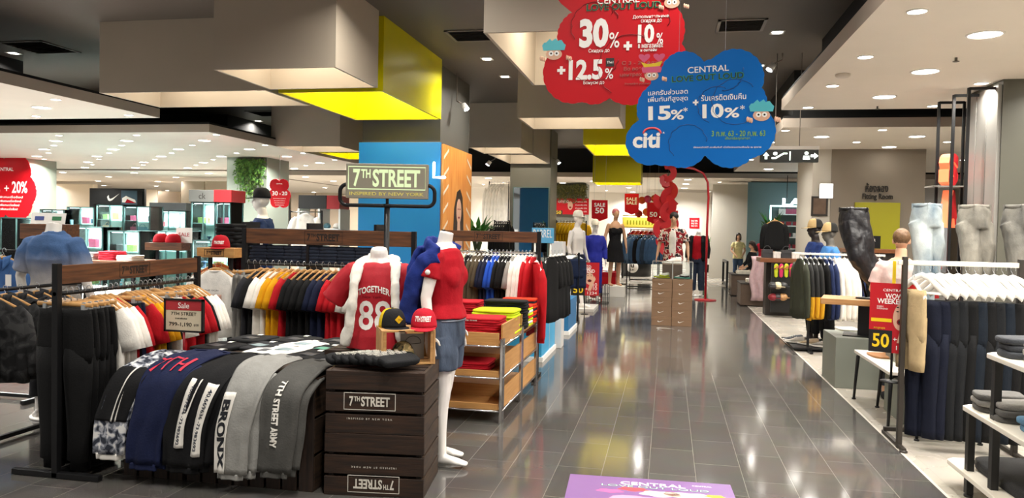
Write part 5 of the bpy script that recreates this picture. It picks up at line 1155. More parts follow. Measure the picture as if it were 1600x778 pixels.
# direction sign
a, b_ = at(1188, 234, 12), at(1278, 254, 12)
t = thing('direction_sign', 'hanging black direction sign with white toilet and lift pictograms and arrows', 'sign', ((a.x+b_.x)/2, 12, a.z)); W2 = (b_.x-a.x)/2; hh = a.z-b_.z
mb = MB(); mb.bx(-W2, W2, -.04, .04, -hh, .0); mb.build('panel', mat('black gloss panel', '#121412', .25), t, .005); mb = MB(); mb.bx(-W2-.005, W2+.005, -.045, .045, 0, .05); mb.build('top_cap', paint('#8d857b'), t)
for x in (-W2*.5, W2*.35): mb = MB(); mb.cyl((x, 0, .05), (x, 0, ZD-a.z), .006); mb.build('rod', paint('#8d857b'), t)
M_pic = emitm('lit pictogram', '#f4fff0', 2.2); mb = MB(); y0, y1 = -.044, -.04
def arrow(x, ang):
    R = Matrix.Rotation(ang, 3, 'Y'); o = [(-.018, -.05), (.018, -.05), (.018, .0), (.045, .0), (0, .055), (-.045, .0), (-.018, .0)]; mb.prism([((R @ Vector((u, 0, v))).x+x, (R @ Vector((u, 0, v))).z-hh/2) for u, v in o], y0, y1)
arrow(-W2+.08, 0); arrow(W2-.06, pi/2)
mb.prism([(-W2+.16, -hh+.05), (-W2+.22, -hh+.05), (-W2+.33, -.07), (-W2+.38, -.07), (-W2+.38, -.05), (-W2+.32, -.05), (-W2+.21, -hh+.075), (-W2+.16, -hh+.075)], y0, y1); mb.prism([(-W2+.21+.03*cos(a_), -.06+.025*sin(a_)) for a_ in [2*pi*j/14 for j in range(14)]], y0, y1); mb.bx(-W2+.41, -W2+.425, y0, y1, -hh+.03, -.03)
mb.prism([(W2-.17+.028*cos(a_), -.055+.025*sin(a_)) for a_ in [2*pi*j/14 for j in range(14)]], y0, y1); mb.prism([(W2-.22, -hh+.04), (W2-.12, -hh+.04), (W2-.13, -.09), (W2-.21, -.09)], y0, y1); mb.build('pictograms', M_pic, t)
# man with his back to the camera
q = at(1404, 356, 8.05)
def person(label, loc, rz, H, pose, skin, top, bottom, hairm, fem=False, long=0, sl=.5, voxel=.0085, shorts=.95, print_=None, shoes='#2b2b2e', headturn=0, nod=0):
    s = H/1.78; t = thing('person', label, 'person', loc, rz, None, s)
    mb = MB(); body(mb, pose, 'full', fem, headturn=headturn, nod=nod); b = solid('body', mb, voxel, skin, t, 4)
    mb = MB(); top_cloth(mb, pose, .016, .84, sl, fem, .012, 1.46); o = solid('t_shirt', mb, voxel*1.1, top, t, 5, (.010, 10))
    mb = MB(); pants_cloth(mb, pose, .016, shorts); solid('trousers', mb, voxel*1.1, bottom, t, 5, (.008, 10))
    R = Matrix.Rotation(headturn, 3, 'Z') @ Matrix.Rotation(nod, 3, 'X'); c = Vector((0, -.012, 1.665))
    hair(t, R, c, hairm, long, .02); face(t, R, c, M_ink, paint('#a8524a'))
    for k in ('r', 'l'):
        A = v3(pose[k+'a']); f = Vector(pose[k+'f']); f.z = 0; f.normalize(); g = Vector((A.x, A.y, A.z-.05)); mb = MB(); mb.tube([g-f*.06, g+f*.04, g+f*.13+Vector((0, 0, -.008)), g+f*.2+Vector((0, 0, -.016))], [.042, .046, .036, .022], 14, 0, True, [.04, .046, .053, .04], f.cross(Vector((0, 0, 1))), True); mb.build('shoe', cloth(shoes), t)
    return t, o
pm = P_(re=(-.26, .0, 1.14), rw=(-.19, -.2, 1.02), le=(.26, .0, 1.14), lw=(.19, -.2, 1.0))
t, o = person('man seen from behind in pale pink T-shirt with dark red print, behind right rack', (q.x+.03, 8.05, 0), radians(165), 1.655, pm, SKIN_A, cloth('#e3c4bd'), cloth('#3a3d45'), mat('fair brown hair', '#6b4e32', .6, 0, .2, 60), sl=.75)
mb = MB(); mb.prism([(-.24, 1.2), (-.2, 1.3), (-.14, 1.32), (-.12, 1.24), (-.18, 1.17)], 0, .002); me = mb.mesh('shirt_print', cloth('#8a2436'))
b = bmesh.new(); b.from_mesh(me); bmesh.ops.subdivide_edges(b, edges=b.edges, cuts=3); bmesh.ops.triangulate(b, faces=b.faces); b.to_mesh(me); b.free(); stick(me, o, .004, (0, -1, 0)); link('shirt_print', me, t)
# ================================================================== blue pillar cladding, hanging clouds, centre of the shop
M_bluep = mat('azure cladding', '#1477b8', .45, 0, .03, 2); M_cy = mat('light blue plinth', '#3fa6d6', .4, 0, .03, 3); M_cy2 = mat('mid blue plinth', '#2c74a8', .4, 0, .03, 3)
mb = MB(); mb.bx(-5.11, -3.69, 12.14, 12.2, 0, 2.97); o = mb.build('pillar_cladding', M_bluep, None, .004); tag(o, 'azure blue panel cladding the front of the dark pillar behind the lettered sign', 'panel')
mb = MB(); mb.bx(-5.11, -3.69, 14.07, 14.12, 0, 2.97); o = mb.build('pillar_cladding', M_bluep, None, .004); tag(o, 'azure blue panel on the far side of the blue pillar', 'panel')
t = thing('pillar_poster', 'orange poster with plank pattern and long-haired woman on the side of the blue pillar', 'poster', (-3.69, 12.2, 0), pi/2)
mb = MB(); mb.bx(0, 1.85, -.04, -.0, 0, 2.95); mb.build('poster_board', mat('orange plank print', '#d0792c', .5, 0, 0, 2.2, 0, 60, (9, 1, .7), col2='#e6a254'), t)
mb = MB()
for k in range(9): mb.prism([(.02+.0*k, .3+.3*k), (.3, .45+.3*k), (.3, .50+.3*k), (.02, .35+.3*k)], -.043, -.04); mb.prism([(1.5, .4+.3*k), (1.8, .25+.3*k), (1.8, .30+.3*k), (1.5, .45+.3*k)], -.043, -.04)
mb.build('white_streaks', mat('cream print', '#ead9c0', .5), t)
mb = MB(); mb.prism([(.72, .2), (.62, 1.2), (.68, 1.9), (.85, 2.2), (1.05, 2.26), (1.22, 2.12), (1.30, 1.8), (1.34, 1.2), (1.30, .2)], -.044, -.04); mb.build('printed_hair', mat('printed dark hair', '#2a1c18', .5), t)
mb = MB(); mb.prism([(.98+.16*cos(a), 1.86+.22*sin(a)) for a in [2*pi*j/24 for j in range(24)]], -.047, -.044); mb.prism([(.9, 1.68), (1.06, 1.68), (1.10, 1.48), (1.26, 1.38), (1.26, .2), (.78, .2), (.78, 1.38), (.88, 1.48)], -.046, -.044); mb.build('printed_face', MATS['printed skin'], t)
mb = MB()
for s in (-1, 1): mb.prism([(.98+s*.06+.03*cos(a), 1.90+.014*sin(a)) for a in [2*pi*j/12 for j in range(12)]], -.049, -.047)
mb.prism([(.98+.05*cos(a), 1.75+.02*sin(a)) for a in [2*pi*j/12 for j in range(12)]], -.049, -.047); mb.build('printed_features', MATS['printed lips'], t)
q = at(684, 268, 11.9); t = thing('neon_letter', 'white glowing neon letter L at the edge of the blue pillar', 'neon sign', (q.x, 11.95, q.z)); mb = MB(); mb.tube([(-.08, 0, .14), (-.08, 0, -.09), (.1, 0, -.09)], .022, 10, rnd=True); mb.build('tube', emitm('white neon', '#e6f6ff', 9), t); mb = MB(); mb.cyl((-.08, 0, -.09), (-.08, .2, -.09), .01); mb.build('bracket', M_bkmet, t)
# paper cloud signs
def cloud_outline(circ, c, n=260):
    out = []
    for i in range(n):
        a = 2*pi*i/n; dx, dy = cos(a), sin(a); best = 8
        for x, y, r in circ:
            px_, py_ = x-c[0], y-c[1]; b = px_*dx+py_*dy; q_ = b*b-(px_*px_+py_*py_-r*r)
            if q_ >= 0: best = max(best, b+sqrt(q_))
        best += 1.3*abs(sin(a*26)); out.append((c[0]+dx*best, c[1]+dy*best))
    return out
class Sign:
    def __init__(s, name, label, cat, px, py, Y, rz=0, group=None):
        s.Y = Y; s.o = at(px, py, Y); s.c = (px, py); s.k = (at(px+50, py, Y)-at(px-50, py, Y)).length/100; s.t = thing(name, label, cat, s.o, rz, group)
    def P(s, x, y): return ((x-s.c[0])*s.k+ (y-s.c[1])*s.k*.02, -(y-s.c[1])*s.k+(x-s.c[0])*s.k*.0)
    def tx(s, st, x, y, w, h, m, off=.0065, bold=.02, sp=1.0, tilt=0): X, Z = s.P(x, y); return text(st, m, s.t, (X, -off, Z), w*s.k if w else None, h*s.k, Matrix.Rotation(-tilt, 4, 'Y') @ UP, bold, .001, space=sp)
    def poly(s, pts, m, nm, y0=-.0075, y1=-.006):
        mb = MB(); mb.prism([s.P(*p) for p in pts], y0, y1); return mb.build(nm, m, s.t)
    def line(s, pts, m, nm, r=.0022):
        mb = MB(); mb.tube([(s.P(*p)[0], -.0062, s.P(*p)[1]) for p in pts], r, 5, 0, True, r, (0, 1, 0)); return mb.build(nm, m, s.t)
def peek(s, x, y, hat, k=1.0, hearts=False, flip=1):
    """a small printed figure peeking over the cloud's rim: tuft, face, eyes, fingers"""
    s.poly([(x-19*k+38*k*i/12, y-10*k-(9+2.5*sin(i*2.1))*k*(1-abs(i/6-1)**3)) for i in range(13)]+[(x+17*k, y-2*k), (x-17*k, y-2*k)], hat, 'printed_tuft', -.0095, -.005)
    s.poly([(x+13*k*cos(a)*1.0, y+4*k+9*k*sin(a)) for a in [2*pi*j/18 for j in range(18)]], MATS['printed skin'], 'printed_face', -.0085, -.005)
    for d in (-4.5, 4.5):
        s.poly([(x+d*k+4*k*cos(a), y+3*k+4*k*sin(a)) for a in [2*pi*j/14 for j in range(14)]], M_pages, 'printed_eye', -.0095, -.0085); s.poly([(x+d*k+1.6*k*cos(a), y+3*k+1.6*k*sin(a)) for a in [2*pi*j/10 for j in range(10)]], M_ink, 'printed_pupil', -.0100, -.0095)
    for sx in (-1, 1):
        mb = MB()
        for f in range(3): X, Z = s.P(x+sx*21*k+f*3*k, y+10*k+f*1.0*k); mb.ell((X, -.008, Z), (.008*k, .003, .018*k), 0, 8, 6)
        mb.build('printed_fingers', MATS['printed skin'], s.t)
    if hearts:
        for sx in (-1, 1): s.poly([(x+sx*14*k+11*k*(sin(a)**3), y-31*k-9*k*(.85*cos(a)-.35*cos(2*a)-.12*cos(3*a))) for a in [2*pi*j/26 for j in range(26)]], mat('pink card', '#d8567e', .5), 'printed_heart', -.0095, -.005)
        s.poly([(x-20*k, y-22*k), (x-8*k, y-18*k), (x+8*k, y-20*k), (x+20*k, y-24*k), (x+16*k, y-14*k), (x-14*k, y-12*k)], MATS['yellow card'], 'printed_bow', -.0105, -.009)
M_redc = mat('red cloud card', '#bf121d', .45, spec=.2); M_blc = mat('blue cloud card', '#0a68bb', .45, spec=.2); M_teal = mat('turquoise card', '#4fb3bf', .5); M_grn = mat('green outline print', '#2f9d6b', .5); M_redl = mat('dark red line', '#7d0c14', .5); M_bll = mat('dark blue line', '#0a4684', .5)
def wires(s, xs, ytop):
    for x in xs: X, Z = s.P(x, ytop); mb = MB(); mb.cyl((X, 0, Z-.03), (X, 0, ZD-s.o.z), .0012, 5); mb.build('wire', M_hook, s.t)
def central(s, x, y, w_, tilt=0, x2=None, y2=None):
    s.tx('CENTRAL', x, y, w_, w_*.155, M_pages, tilt=tilt)
    n = fit(text_mesh('LOVE OUT LOUD', .1, .012, 0), 1, 1)
    s.tx('LOVE OUT LOUD', x2 or x, y2 or y+14, w_*1.75, w_*.16, M_grn, .0062, .09, tilt=tilt); s.tx('LOVE OUT LOUD', x2 or x, y2 or y+14, w_*1.72, w_*.135, M_ink, .0075, .0, tilt=tilt)
S = Sign('hanging_cloud_sign', 'red cloud-shaped card sign hanging from the ceiling at top centre, partly behind the blue one', 'hanging sign', 955, 70, 5.5, radians(-2))
circ = [(905, -25, 40), (960, -30, 45), (1010, -20, 45), (912, 55, 42), (960, 20, 62), (1015, 50, 52), (895, 112, 48), (928, 128, 34), (985, 112, 52), (1030, 95, 40), (940, 70, 70)]
S.poly(cloud_outline(circ, (955, 60)), M_redc, 'cloud_board', -.005, .005)
for x, y, r, a0, a1 in ((930, 40, 38, 2.6, 6.0), (1000, 30, 45, 3.3, 6.6), (985, 105, 50, 2.2, 5.2), (925, 85, 42, .2, 2.2)): S.line([(x+r*cos(a0+(a1-a0)*i/24)+1.5*sin(i*2), y+r*sin(a0+(a1-a0)*i/24)) for i in range(25)], M_redl, 'cloud_line')
central(S, 966, 1, 66, 0, 974, 11)
S.tx('30', 928, 51, 46, 46, M_pages, bold=.12); S.tx('%', 960, 63, 16, 24, M_pages); S.tx('Скидки до', 936, 79, 33, 7, M_pages); S.tx('+', 981, 73, 13, 14, M_pages, bold=.15)
S.tx('Дополнительные', 1016, 29, 55, 6, M_pages); S.tx('скидки до', 1017, 36, 32, 6, M_pages); S.tx('10', 1009, 55, 25, 29, M_pages, bold=.1); S.tx('%', 1030, 63, 10, 17, M_pages); S.tx('в магазинах', 1016, 74, 38, 6, M_pages); S.tx('и онлайн', 1013, 80, 25, 5, M_pages)
S.tx('+', 876, 108, 13, 13, M_pages, bold=.15); S.tx('12.5', 915, 108, 54, 32, M_pages, bold=.1); S.tx('%', 952, 115, 13, 17, M_pages); S.tx('Бонусы до', 928, 129, 33, 7, M_pages); S.poly([(947, 91), (960, 91), (960, 104), (947, 104)], M_ink, 'card_logo'); S.tx('The1', 953.5, 97.5, 10, 4, M_pages, .0085)
M_faint = mat('grey red print', '#a05a50', .6)
S.tx('С 3 - 20 февраля', 1012, 100, 80, 7, M_faint); S.tx('Во всех торговых', 1012, 109, 74, 7, M_faint); S.tx('центрах Централ', 1005, 118, 72, 7, M_faint); S.tx('Уточняйте условия акции', 1002, 132, 52, 4, M_faint)
peek(S, 864, 78, M_teal, 1.0); peek(S, 1048, 6, C_red, .9); wires(S, (915, 1010), -40)
S = Sign('hanging_cloud_sign', 'blue cloud-shaped card sign hanging in front of the red one over the aisle', 'hanging sign', 1095, 170, 5.2, radians(-2))
circ = [(1068, 114, 36), (1058, 140, 44), (1146, 122, 45), (1125, 150, 60), (1040, 170, 46), (1014, 222, 38), (1040, 215, 46), (1066, 222, 42), (1100, 190, 52), (1140, 220, 44), (1166, 206, 43), (1150, 165, 46)]
S.poly(cloud_outline(circ, (1100, 172)), M_blc, 'cloud_board', -.005, .005)
for x, y, r, a0, a1 in ((1148, 160, 36, 1.0, 5.6), (1075, 225, 30, 2.4, 6.2), (1120, 165, 30, 2.0, 5.2), (1130, 112, 30, -.2, 1.6)): S.line([(x+r*cos(a0+(a1-a0)*i/24)+1.5*sin(i*2), y+r*sin(a0+(a1-a0)*i/24)) for i in range(25)], M_bll, 'cloud_line')
central(S, 1106, 107, 64, .04, 1105, 120)
S.tx('แลกรับส่วนลด', 1043, 142, 63, 9, M_pages, tilt=.03); S.tx('เพิ่มทันทีสูงสุด', 1043, 154, 63, 11, M_pages, tilt=.03); S.tx('15', 1030, 176, 36, 23, M_pages, bold=.08, tilt=.03); S.tx('%', 1058, 179, 21, 16, M_pages, bold=.05); S.tx('*', 1071, 171, 7, 7, M_pages); S.tx('+', 1087, 160, 9, 9, M_pages, bold=.12)
S.tx('รับเครดิตเงินคืน', 1130, 152, 69, 10, M_pages, tilt=.03); S.tx('10', 1114, 174, 33, 23, M_pages, bold=.08, tilt=.03); S.tx('%', 1143, 177, 23, 16, M_pages, bold=.05); S.tx('*', 1159, 169, 7, 7, M_pages)
S.tx('citi', 1009, 220, 44, 25, M_pages, bold=.08); S.line([(1004+14*(1-cos(a))*1.0, 209-9*sin(a)) for a in [pi*i/16 for i in range(17)]], mat('coral red arc', '#e0525a', .5), 'logo_arc', .0075); S.tx('R', 1037, 208, 3, 3, M_pages)
S.tx('3 ก.พ. 63 - 20 ก.พ. 63', 1153, 210, 82, 9, mat('lime print', '#7fae3c', .6)); S.tx('เซ็นทรัลทุกสาขา', 1152, 218, 38, 6, MATS['lime print']); S.tx('บัตรเครดิตซิตี้ ลดเพิ่มทันที เมื่อช้อปครบตามเงื่อนไข ณ จุดขาย', 1136, 232, 104, 4, M_pages, bold=0)
peek(S, 1017, 112, mat('pink card', '#d8567e', .5), .85, True); peek(S, 1188, 178, M_teal, 1.0); wires(S, (1060, 1132), 85)
# purple floor mat
a, b_ = fl(891, 741), fl(1141, 758); d = (b_-a); d.z = 0; L = d.length; ang = atan2(d.y, d.x)
t = thing('floor_mat', 'purple printed floor sticker at the bottom of the picture on the dark aisle', 'floor sticker', (a.x, a.y, 0), ang)
mb = MB(); mb.bx(0, L, -1.1, 0, .0005, .003); mb.build('sheet', mat('purple vinyl', '#7c5a90', .35, 0, .04, 4), t)
F4 = Matrix.Identity(4)
text('CENTRAL', M_pages, t, (L*.52, -.105, .0032), .40, .055, F4, .03, .0005); text('LOVE OUT LOUD', M_ink, t, (L*.53, -.165, .0032), .66, .042, F4, .06, .0005); text('LOVE OUT LOUD', mat('pale green print', '#a9d6bd', .6), t, (L*.53, -.165, .0038), .655, .036, F4, 0, .0005); text('CENTRAL', M_pages, t, (L*.82, -.075, .0032), .12, .018, F4, 0, .0005)
for x, y, rx, ry, c, nm in ((.40, -.215, .09, .035, '#c8424e', 'printed_red_blob'), (.56, -.27, .12, .05, '#e6d3c0', 'printed_cream_blob'), (.73, -.27, .13, .055, '#ead8cc', 'printed_cream_blob'), (.26, -.27, .08, .03, '#cf5a93', 'printed_pink_blob'), (.88, -.25, .06, .03, '#d9c22e', 'printed_yellow_blob'), (.63, -.25, .05, .035, '#c04a3e', 'printed_red_blob'), (.5, -.5, .3, .18, '#d58aa8', 'printed_pink_blob')):
    mb = MB(); mb.prism([(L*x+rx*cos(a_)*(1+.12*sin(5*a_)), ry*sin(a_)*(1+.12*sin(5*a_))) for a_ in [2*pi*j/30 for j in range(30)]], -.0008, 0); o = mb.build(nm, mat('print '+c, c, .5), t); o.rotation_euler = (pi/2, 0, 0); o.location = (0, y, .0032)
# shoe box display in the aisle
M_kraft = mat('brown shoe box card', '#8a6c52', .6, 0, .05, 5); M_acr = glassm('clear acrylic', '#fcfefe')
def swoosh(s): return [(x*s, z*s) for x, z in ((-.5, .02), (-.42, -.12), (-.28, -.17), (-.08, -.12), (.5, .17), (-.05, -.03), (-.25, -.07), (-.34, -.02), (-.36, .10))]
ya = 13.1
for c in range(2):
    for r in range(5):
        x = -.075+.335*c; t = thing('shoe_box', 'brown shoe box with white swoosh, %s column in the aisle, %s from floor' % (['left', 'right'][c], ORD[r]), 'shoe box', (x, ya, .0+.157*r), 0, 'brown shoe boxes in the aisle')
        mb = MB(); mb.bx(-.163, .163, 0, .30, .001, .12); mb.build('box', M_kraft, t, .002); mb = MB(); mb.bx(-.1655, .1655, -.003, .303, .108, .156); mb.build('lid', M_kraft, t, .002)
        mb = MB(); mb.prism([(u-.01, v+.075) for u, v in swoosh(.105)], -.0045, -.003); mb.build('printed_mark', M_pages, t)
zt = .787
for c in range(2):
    x = -.075+.335*c; t = thing('acrylic_case', 'clear acrylic case on the brown shoe boxes, %s of two' % ['left', 'right'][c], 'display case', (x, ya, zt), 0, 'acrylic cases on the shoe boxes'); mb = MB(); q_ = .004
    mb.bx(-.163, .163, 0, q_, 0, .29); mb.bx(-.163, .163, .30-q_, .30, 0, .29); mb.bx(-.163, -.163+q_, q_, .3-q_, 0, .29); mb.bx(.163-q_, .163, q_, .3-q_, 0, .29); mb.bx(-.163, .163, 0, .3, .29, .294); mb.build('clear_cover', M_acr, t)
    mb = MB()
    for a_ in ((-.163, 0), (.163, 0), (-.163, .3), (.163, .3)): mb.box((a_[0], a_[1], .147), (.007, .007, .294))
    for y_ in (0, .3): mb.box((0, y_, .292), (.326, .007, .006))
    mb.build('polished_edges', mat('acrylic edge', '#b9b9b2', .2), t)
    shoe('white and %s sneaker inside the %s acrylic case' % (['lime', 'aqua'][c], ['left', 'right'][c]), (x, ya+.14, zt+.005), pi+.1, cloth('#e6e2da'), cloth(['#c6d21c', '#5fb8a4'][c]), cloth(['#c6d21c', '#1c1c1e'][c]), .95, 'sneakers on the shoe box display')
t = thing('shoe_box', 'brown shoe box standing behind the acrylic cases, sneaker on top', 'shoe box', (.09, ya+.36, 0)); mb = MB(); mb.bx(-.17, .17, 0, .28, 0, 1.02); mb.build('box', M_kraft, t, .003)
shoe('off-white sneaker on top of the shoe box display', (.09, ya+.48, 1.022), pi+.15, cloth('#e8ddd2'), None, None, 1.2, 'sneakers on the shoe box display')
mb = MB(); mb.prism(swoosh(.3), -.0006, 0); o = mb.build('floor_print', M_pages); o.rotation_euler = (pi/2, 0, 0); o.location = (0, 12.75, .0012); tag(o, 'white swoosh printed on the floor before the shoe box display', 'floor sticker')
# blue plinths, white fin, BARREL sign at the aisle edge of the left side
for x0, x1, y0, y1, z, m, lb in ((-2.05, -1.44, 9.0, 10.1, .465, M_cy, 'light blue plinth with white base beside the chrome tray shelves'), (-2.1, -1.43, 11.42, 12.45, .51, M_cy2, 'mid blue plinth with white base farther along the aisle')):
    t = thing('plinth', lb, 'plinth', (x0, y0, 0)); mb = MB(); mb.bx(0, x1-x0, 0, y1-y0, .06, z); mb.build('body', m, t, .004); mb = MB(); mb.bx(0, x1-x0+.02, -.02, y1-y0, 0, .06); mb.build('base', M_pages, t, .003)
mb = MB(); mb.bx(-1.52, -1.36, 10.12, 10.4, 0, 1.42); o = mb.build('white_fin', mat('frosted white panel', '#dcdad8', .3), None, .006); tag(o, 'white upright fin panel behind the light blue plinth', 'panel')
a, b_ = at(845, 356, 9.6), at(864, 380, 9.6)
t = thing('sign_box', 'light blue box sign with white lettering above the light blue plinth', 'sign', ((a.x+b_.x)/2-.05, 9.6, b_.z)); mb = MB(); mb.bx(-.14, .14, -.02, .02, 0, a.z-b_.z); mb.build('box', mat('light blue acrylic', '#5da9d6', .3), t, .004); text('BARREL', M_pages, t, (0, -.021, .12), .24, .1); mb = MB(); mb.cyl((-.1, 0, -b_.z), (-.1, 0, 0), .012); mb.cyl((.1, 0, -b_.z), (.1, 0, 0), .012); mb.build('post', M_whmet, t)
# white cap mannequin with dark shorts rail
def mann(label, px, py, Y, rz, H, skin, clothes, zb=0, pose=None, fem=False, head='full', vox=.011, hairm=None, long=0, capm=None, x=None, hairpuff=0):
    p = at(px, py, Y); s = H/1.78; t = thing('standing_mannequin', label, 'mannequin', (p.x, p.y, zb), rz, None, s); pose = pose or POSE
    mb = MB(); body(mb, pose, head, fem); solid('body', mb, vox, skin, t, 4)
    for k in clothes:
        mb = MB()
        if k[0] == 'top': top_cloth(mb, pose, k[2], k[3], k[4], fem, k[5] if len(k) > 5 else 0, 1.46)
        elif k[0] == 'pants': pants_cloth(mb, pose, k[2], k[3], .99, k[4] if len(k) > 4 else 0)
        elif k[0] == 'dress': mb.tube([(0, 0, .55), (0, 0, .75), (0, 0, .9), (0, .0, 1.06), (0, .012, 1.2), (0, .012, 1.33)], [.17, .15, .14, .105, .115, .125], 20, 0, True, [.23, .20, .185, .135, .15, .175], (1, 0, 0)); [mb.ell((s_*.066, -.072, 1.262), (.084, .068, .088)) for s_ in (-1, 1)]
        solid({'top': 'top', 'pants': 'trousers', 'dress': 'dress'}[k[0]], mb, vox*1.05, k[1], t, 4, (.010, 10))
    if hairm: hair(t, Matrix.Identity(3), Vector((0, -.012, 1.665)), hairm, long, hairpuff)
    if capm: cap('%s cap on the head of the %s' % capm[1:], (p.x, p.y, zb+(1.70)*s), rz, capm[0], capm[0], None, 'caps on mannequins', None, 1.08*s)
    base_plate(t); return t
M_psh = camo('red patterned shirt', ('#7d1820', '#b02a30', '#d9cfc4', '#2c2426'), 13)
pw = P_(ra=(-.12, -.22, .10), rk=(-.10, -.16, .52), la=(.1, .22, .12), lk=(.095, .04, .5))
mann('white mannequin in white cap and dark shorts on a low white base beside the aisle', 903, 345, 15.2, radians(60), 1.86, SKIN_W, [('pants', cloth('#151b2e'), .02, .45, .02)], .06, pw, capm=(C_wht, 'white', 'white mannequin beside the aisle'))
mb = MB(); mb.bx(-2.15, -1.36, 14.7, 15.75, 0, .06); o = mb.build('low_base', mat('white low base', '#dedbd4', .35), None, .004); tag(o, 'low white base under the white-capped mannequin', 'plinth')
mann('mannequin in a blue tracksuit and white hat near the end of the aisle', 930, 345, 17.5, radians(20), 1.78, SKIN_W, [('top', cloth('#27309a'), .02, .84, 1.9), ('pants', cloth('#252c8c'), .02, .95, .02)], .0, capm=(C_wht, 'white', 'mannequin in the blue tracksuit'))
mann('tan mannequin with pink hair in a long black dress near the end of the aisle', 962, 345, 18.5, radians(25), 1.84, SKIN_B, [('dress', cloth('#121216'))], .25, None, True, hairm=mat('pink hair', '#c4666e', .6))
t = thing('plinth', 'white low plinth under the mannequin in the black dress', 'plinth', (at(962, 345, 18.5).x, 18.5, 0)); mb = MB(); mb.bx(-.26, .26, -.26, .26, 0, .25); mb.build('body', MATS['white low base'], t, .005)
mann('mannequin with black hair in open red patterned shirt behind the shoe boxes', 1053, 345, 16.6, radians(-8), 1.86, SKIN_B, [('top', M_psh, .024, .80, .8, .02), ('pants', cloth('#1a1a1d'), .02, .95)], .12, P_(re=(-.28, .0, 1.13), rw=(-.31, -.07, .90), le=(.28, 0, 1.13), lw=(.31, -.07, .9)), hairm=mat('black hair', '#15130f', .5), hairpuff=.08)
o = COL.objects[-1].parent; mb = MB(); mb.tube([(0, -.135, .86), (0, -.13, 1.1), (0, -.13, 1.28), (0, -.10, 1.42)], .02, 14, 0, True, [.07, .075, .08, .05], (1, 0, 0)); solid('white_undershirt', mb, .011, C_wht, o, 3)
t = thing('plinth', 'low grey plinth under the mannequin in the red patterned shirt', 'plinth', (at(1053, 345, 16.6).x, 16.6, 0)); mb = MB(); mb.bx(-.35, .35, -.3, .35, 0, .12); mb.build('body', MATS['grey green plinth paint'], t, .005)
mann('headless mannequin in red T-shirt, black jacket and dark jeans beside the red pole', 1091, 365, 19.5, radians(-15), 1.80, SKIN_W, [('top', C_red, .016, .86, .5), ('pants', mat('dark blue denim', '#232f45', .85, 0, .2, 20), .02, .95, .01)], .0, None, head='none')
o = COL.objects[-1].parent; mb = MB()
for s in (-1, 1): mb.tube([(s*.13, -.02, 1.45), (s*.16, -.1, 1.3), (s*.17, -.09, 1.05), (s*.17, -.07, .86)], .06, 12, 0, True, .065, (1, 0, 0)); mb.tube([(s*.18, .01, 1.42), (s*.25, .02, 1.13), (s*.25, -.05, .92)], [.072, .06, .05], 12)
mb.tube([(0, .06, 1.45), (0, .08, 1.2), (0, .07, .86)], .07, 14, 0, True, .19, (1, 0, 0)); solid('jacket', mb, .012, cloth('#17181b'), o, 4, (.01, 10))
for s in (-1, 1): pass
# navy capped mannequin at rear left
mann('dark mannequin in black cap and navy top with sling strap behind the middle header board', 409, 330, 9.6, radians(-70), 2.02, SKIN_W, [('top', cloth('#162a52'), .022, .84, .8), ('pants', cloth('#1a1a1d'), .02, .95)], .0, None, capm=(cloth('#19191b'), 'black', 'navy-clad mannequin at rear left'))
o = COL.objects[-1].parent; mb = MB(); mb.tube([(-.14, -.16, 1.40), (.0, -.175, 1.2), (.17, -.12, 1.0), (.2, .06, 1.02), (.05, .165, 1.25), (-.14, .10, 1.43), (-.14, -.16, 1.40)], .006, 8, 0, True, .022, (0, 0, 1)); mb.build('sling_strap', M_bkmet, o)
# jeans wall behind the middle header board
p0 = at(378, 400, 7.6); p1 = at(585, 400, 7.6); t = thing('jeans_shelf', 'black shelf unit with folded jeans behind the middle header board', 'shelf', (p0.x, 7.6, 0)); W_ = p1.x-p0.x
mb = MB()
for z in (.6, .95, 1.17, 1.39): mb.bx(0, W_, 0, .36, z-.02, z)
mb.build('shelf_boards', M_bkmet, t, .003)
for x in (0, W_/2, W_): mb = MB(); mb.box((x, .18, .8), (.03, .34, 1.6)); mb.build('upright', M_bkmet, t)
for r, z in enumerate((1.17, 1.39)):
    for c in range(7):
        for k in range(4 if r else 5): folded('folded_jeans', 'dark blue folded jeans on black shelf, %s row, %s pile from left, %s from bottom' % (['lower', 'upper'][r], ORD[c], ORD[k]), 'folded jeans', mat('folded indigo denim', '#1b2436', .85, 0, .25, 18, .3, 120), (p0.x+.17+c*(W_-.3)/6, 7.74, z+.001+k*.036), 0, .23, .24, .034, 'dark folded jeans on the black shelf', k)
p = at(374, 390, 7.4)
for k in range(6): folded('folded_jeans', 'black folded jeans stacked left of the middle header board, %s from bottom' % ORD[k], 'folded jeans', cloth('#141416'), (p.x-.04, 7.3, 1.34+k*.04), .1*(-1)**k, .24, .26, .037, 'black jeans stack beside the middle header board', k)
mb = MB(); mb.bx(p.x-.2, p.x+.12, 7.15, 7.45, 1.31, 1.34); mb.bx(p.x-.06, p.x-.02, 7.28, 7.32, 0, 1.31); mb.bx(p.x-.2, p.x+.12, 7.2, 7.4, 0, .02); o = mb.build('shelf_stand', M_bkmet); tag(o, 'black stand holding the stack of black jeans at left', 'stand')
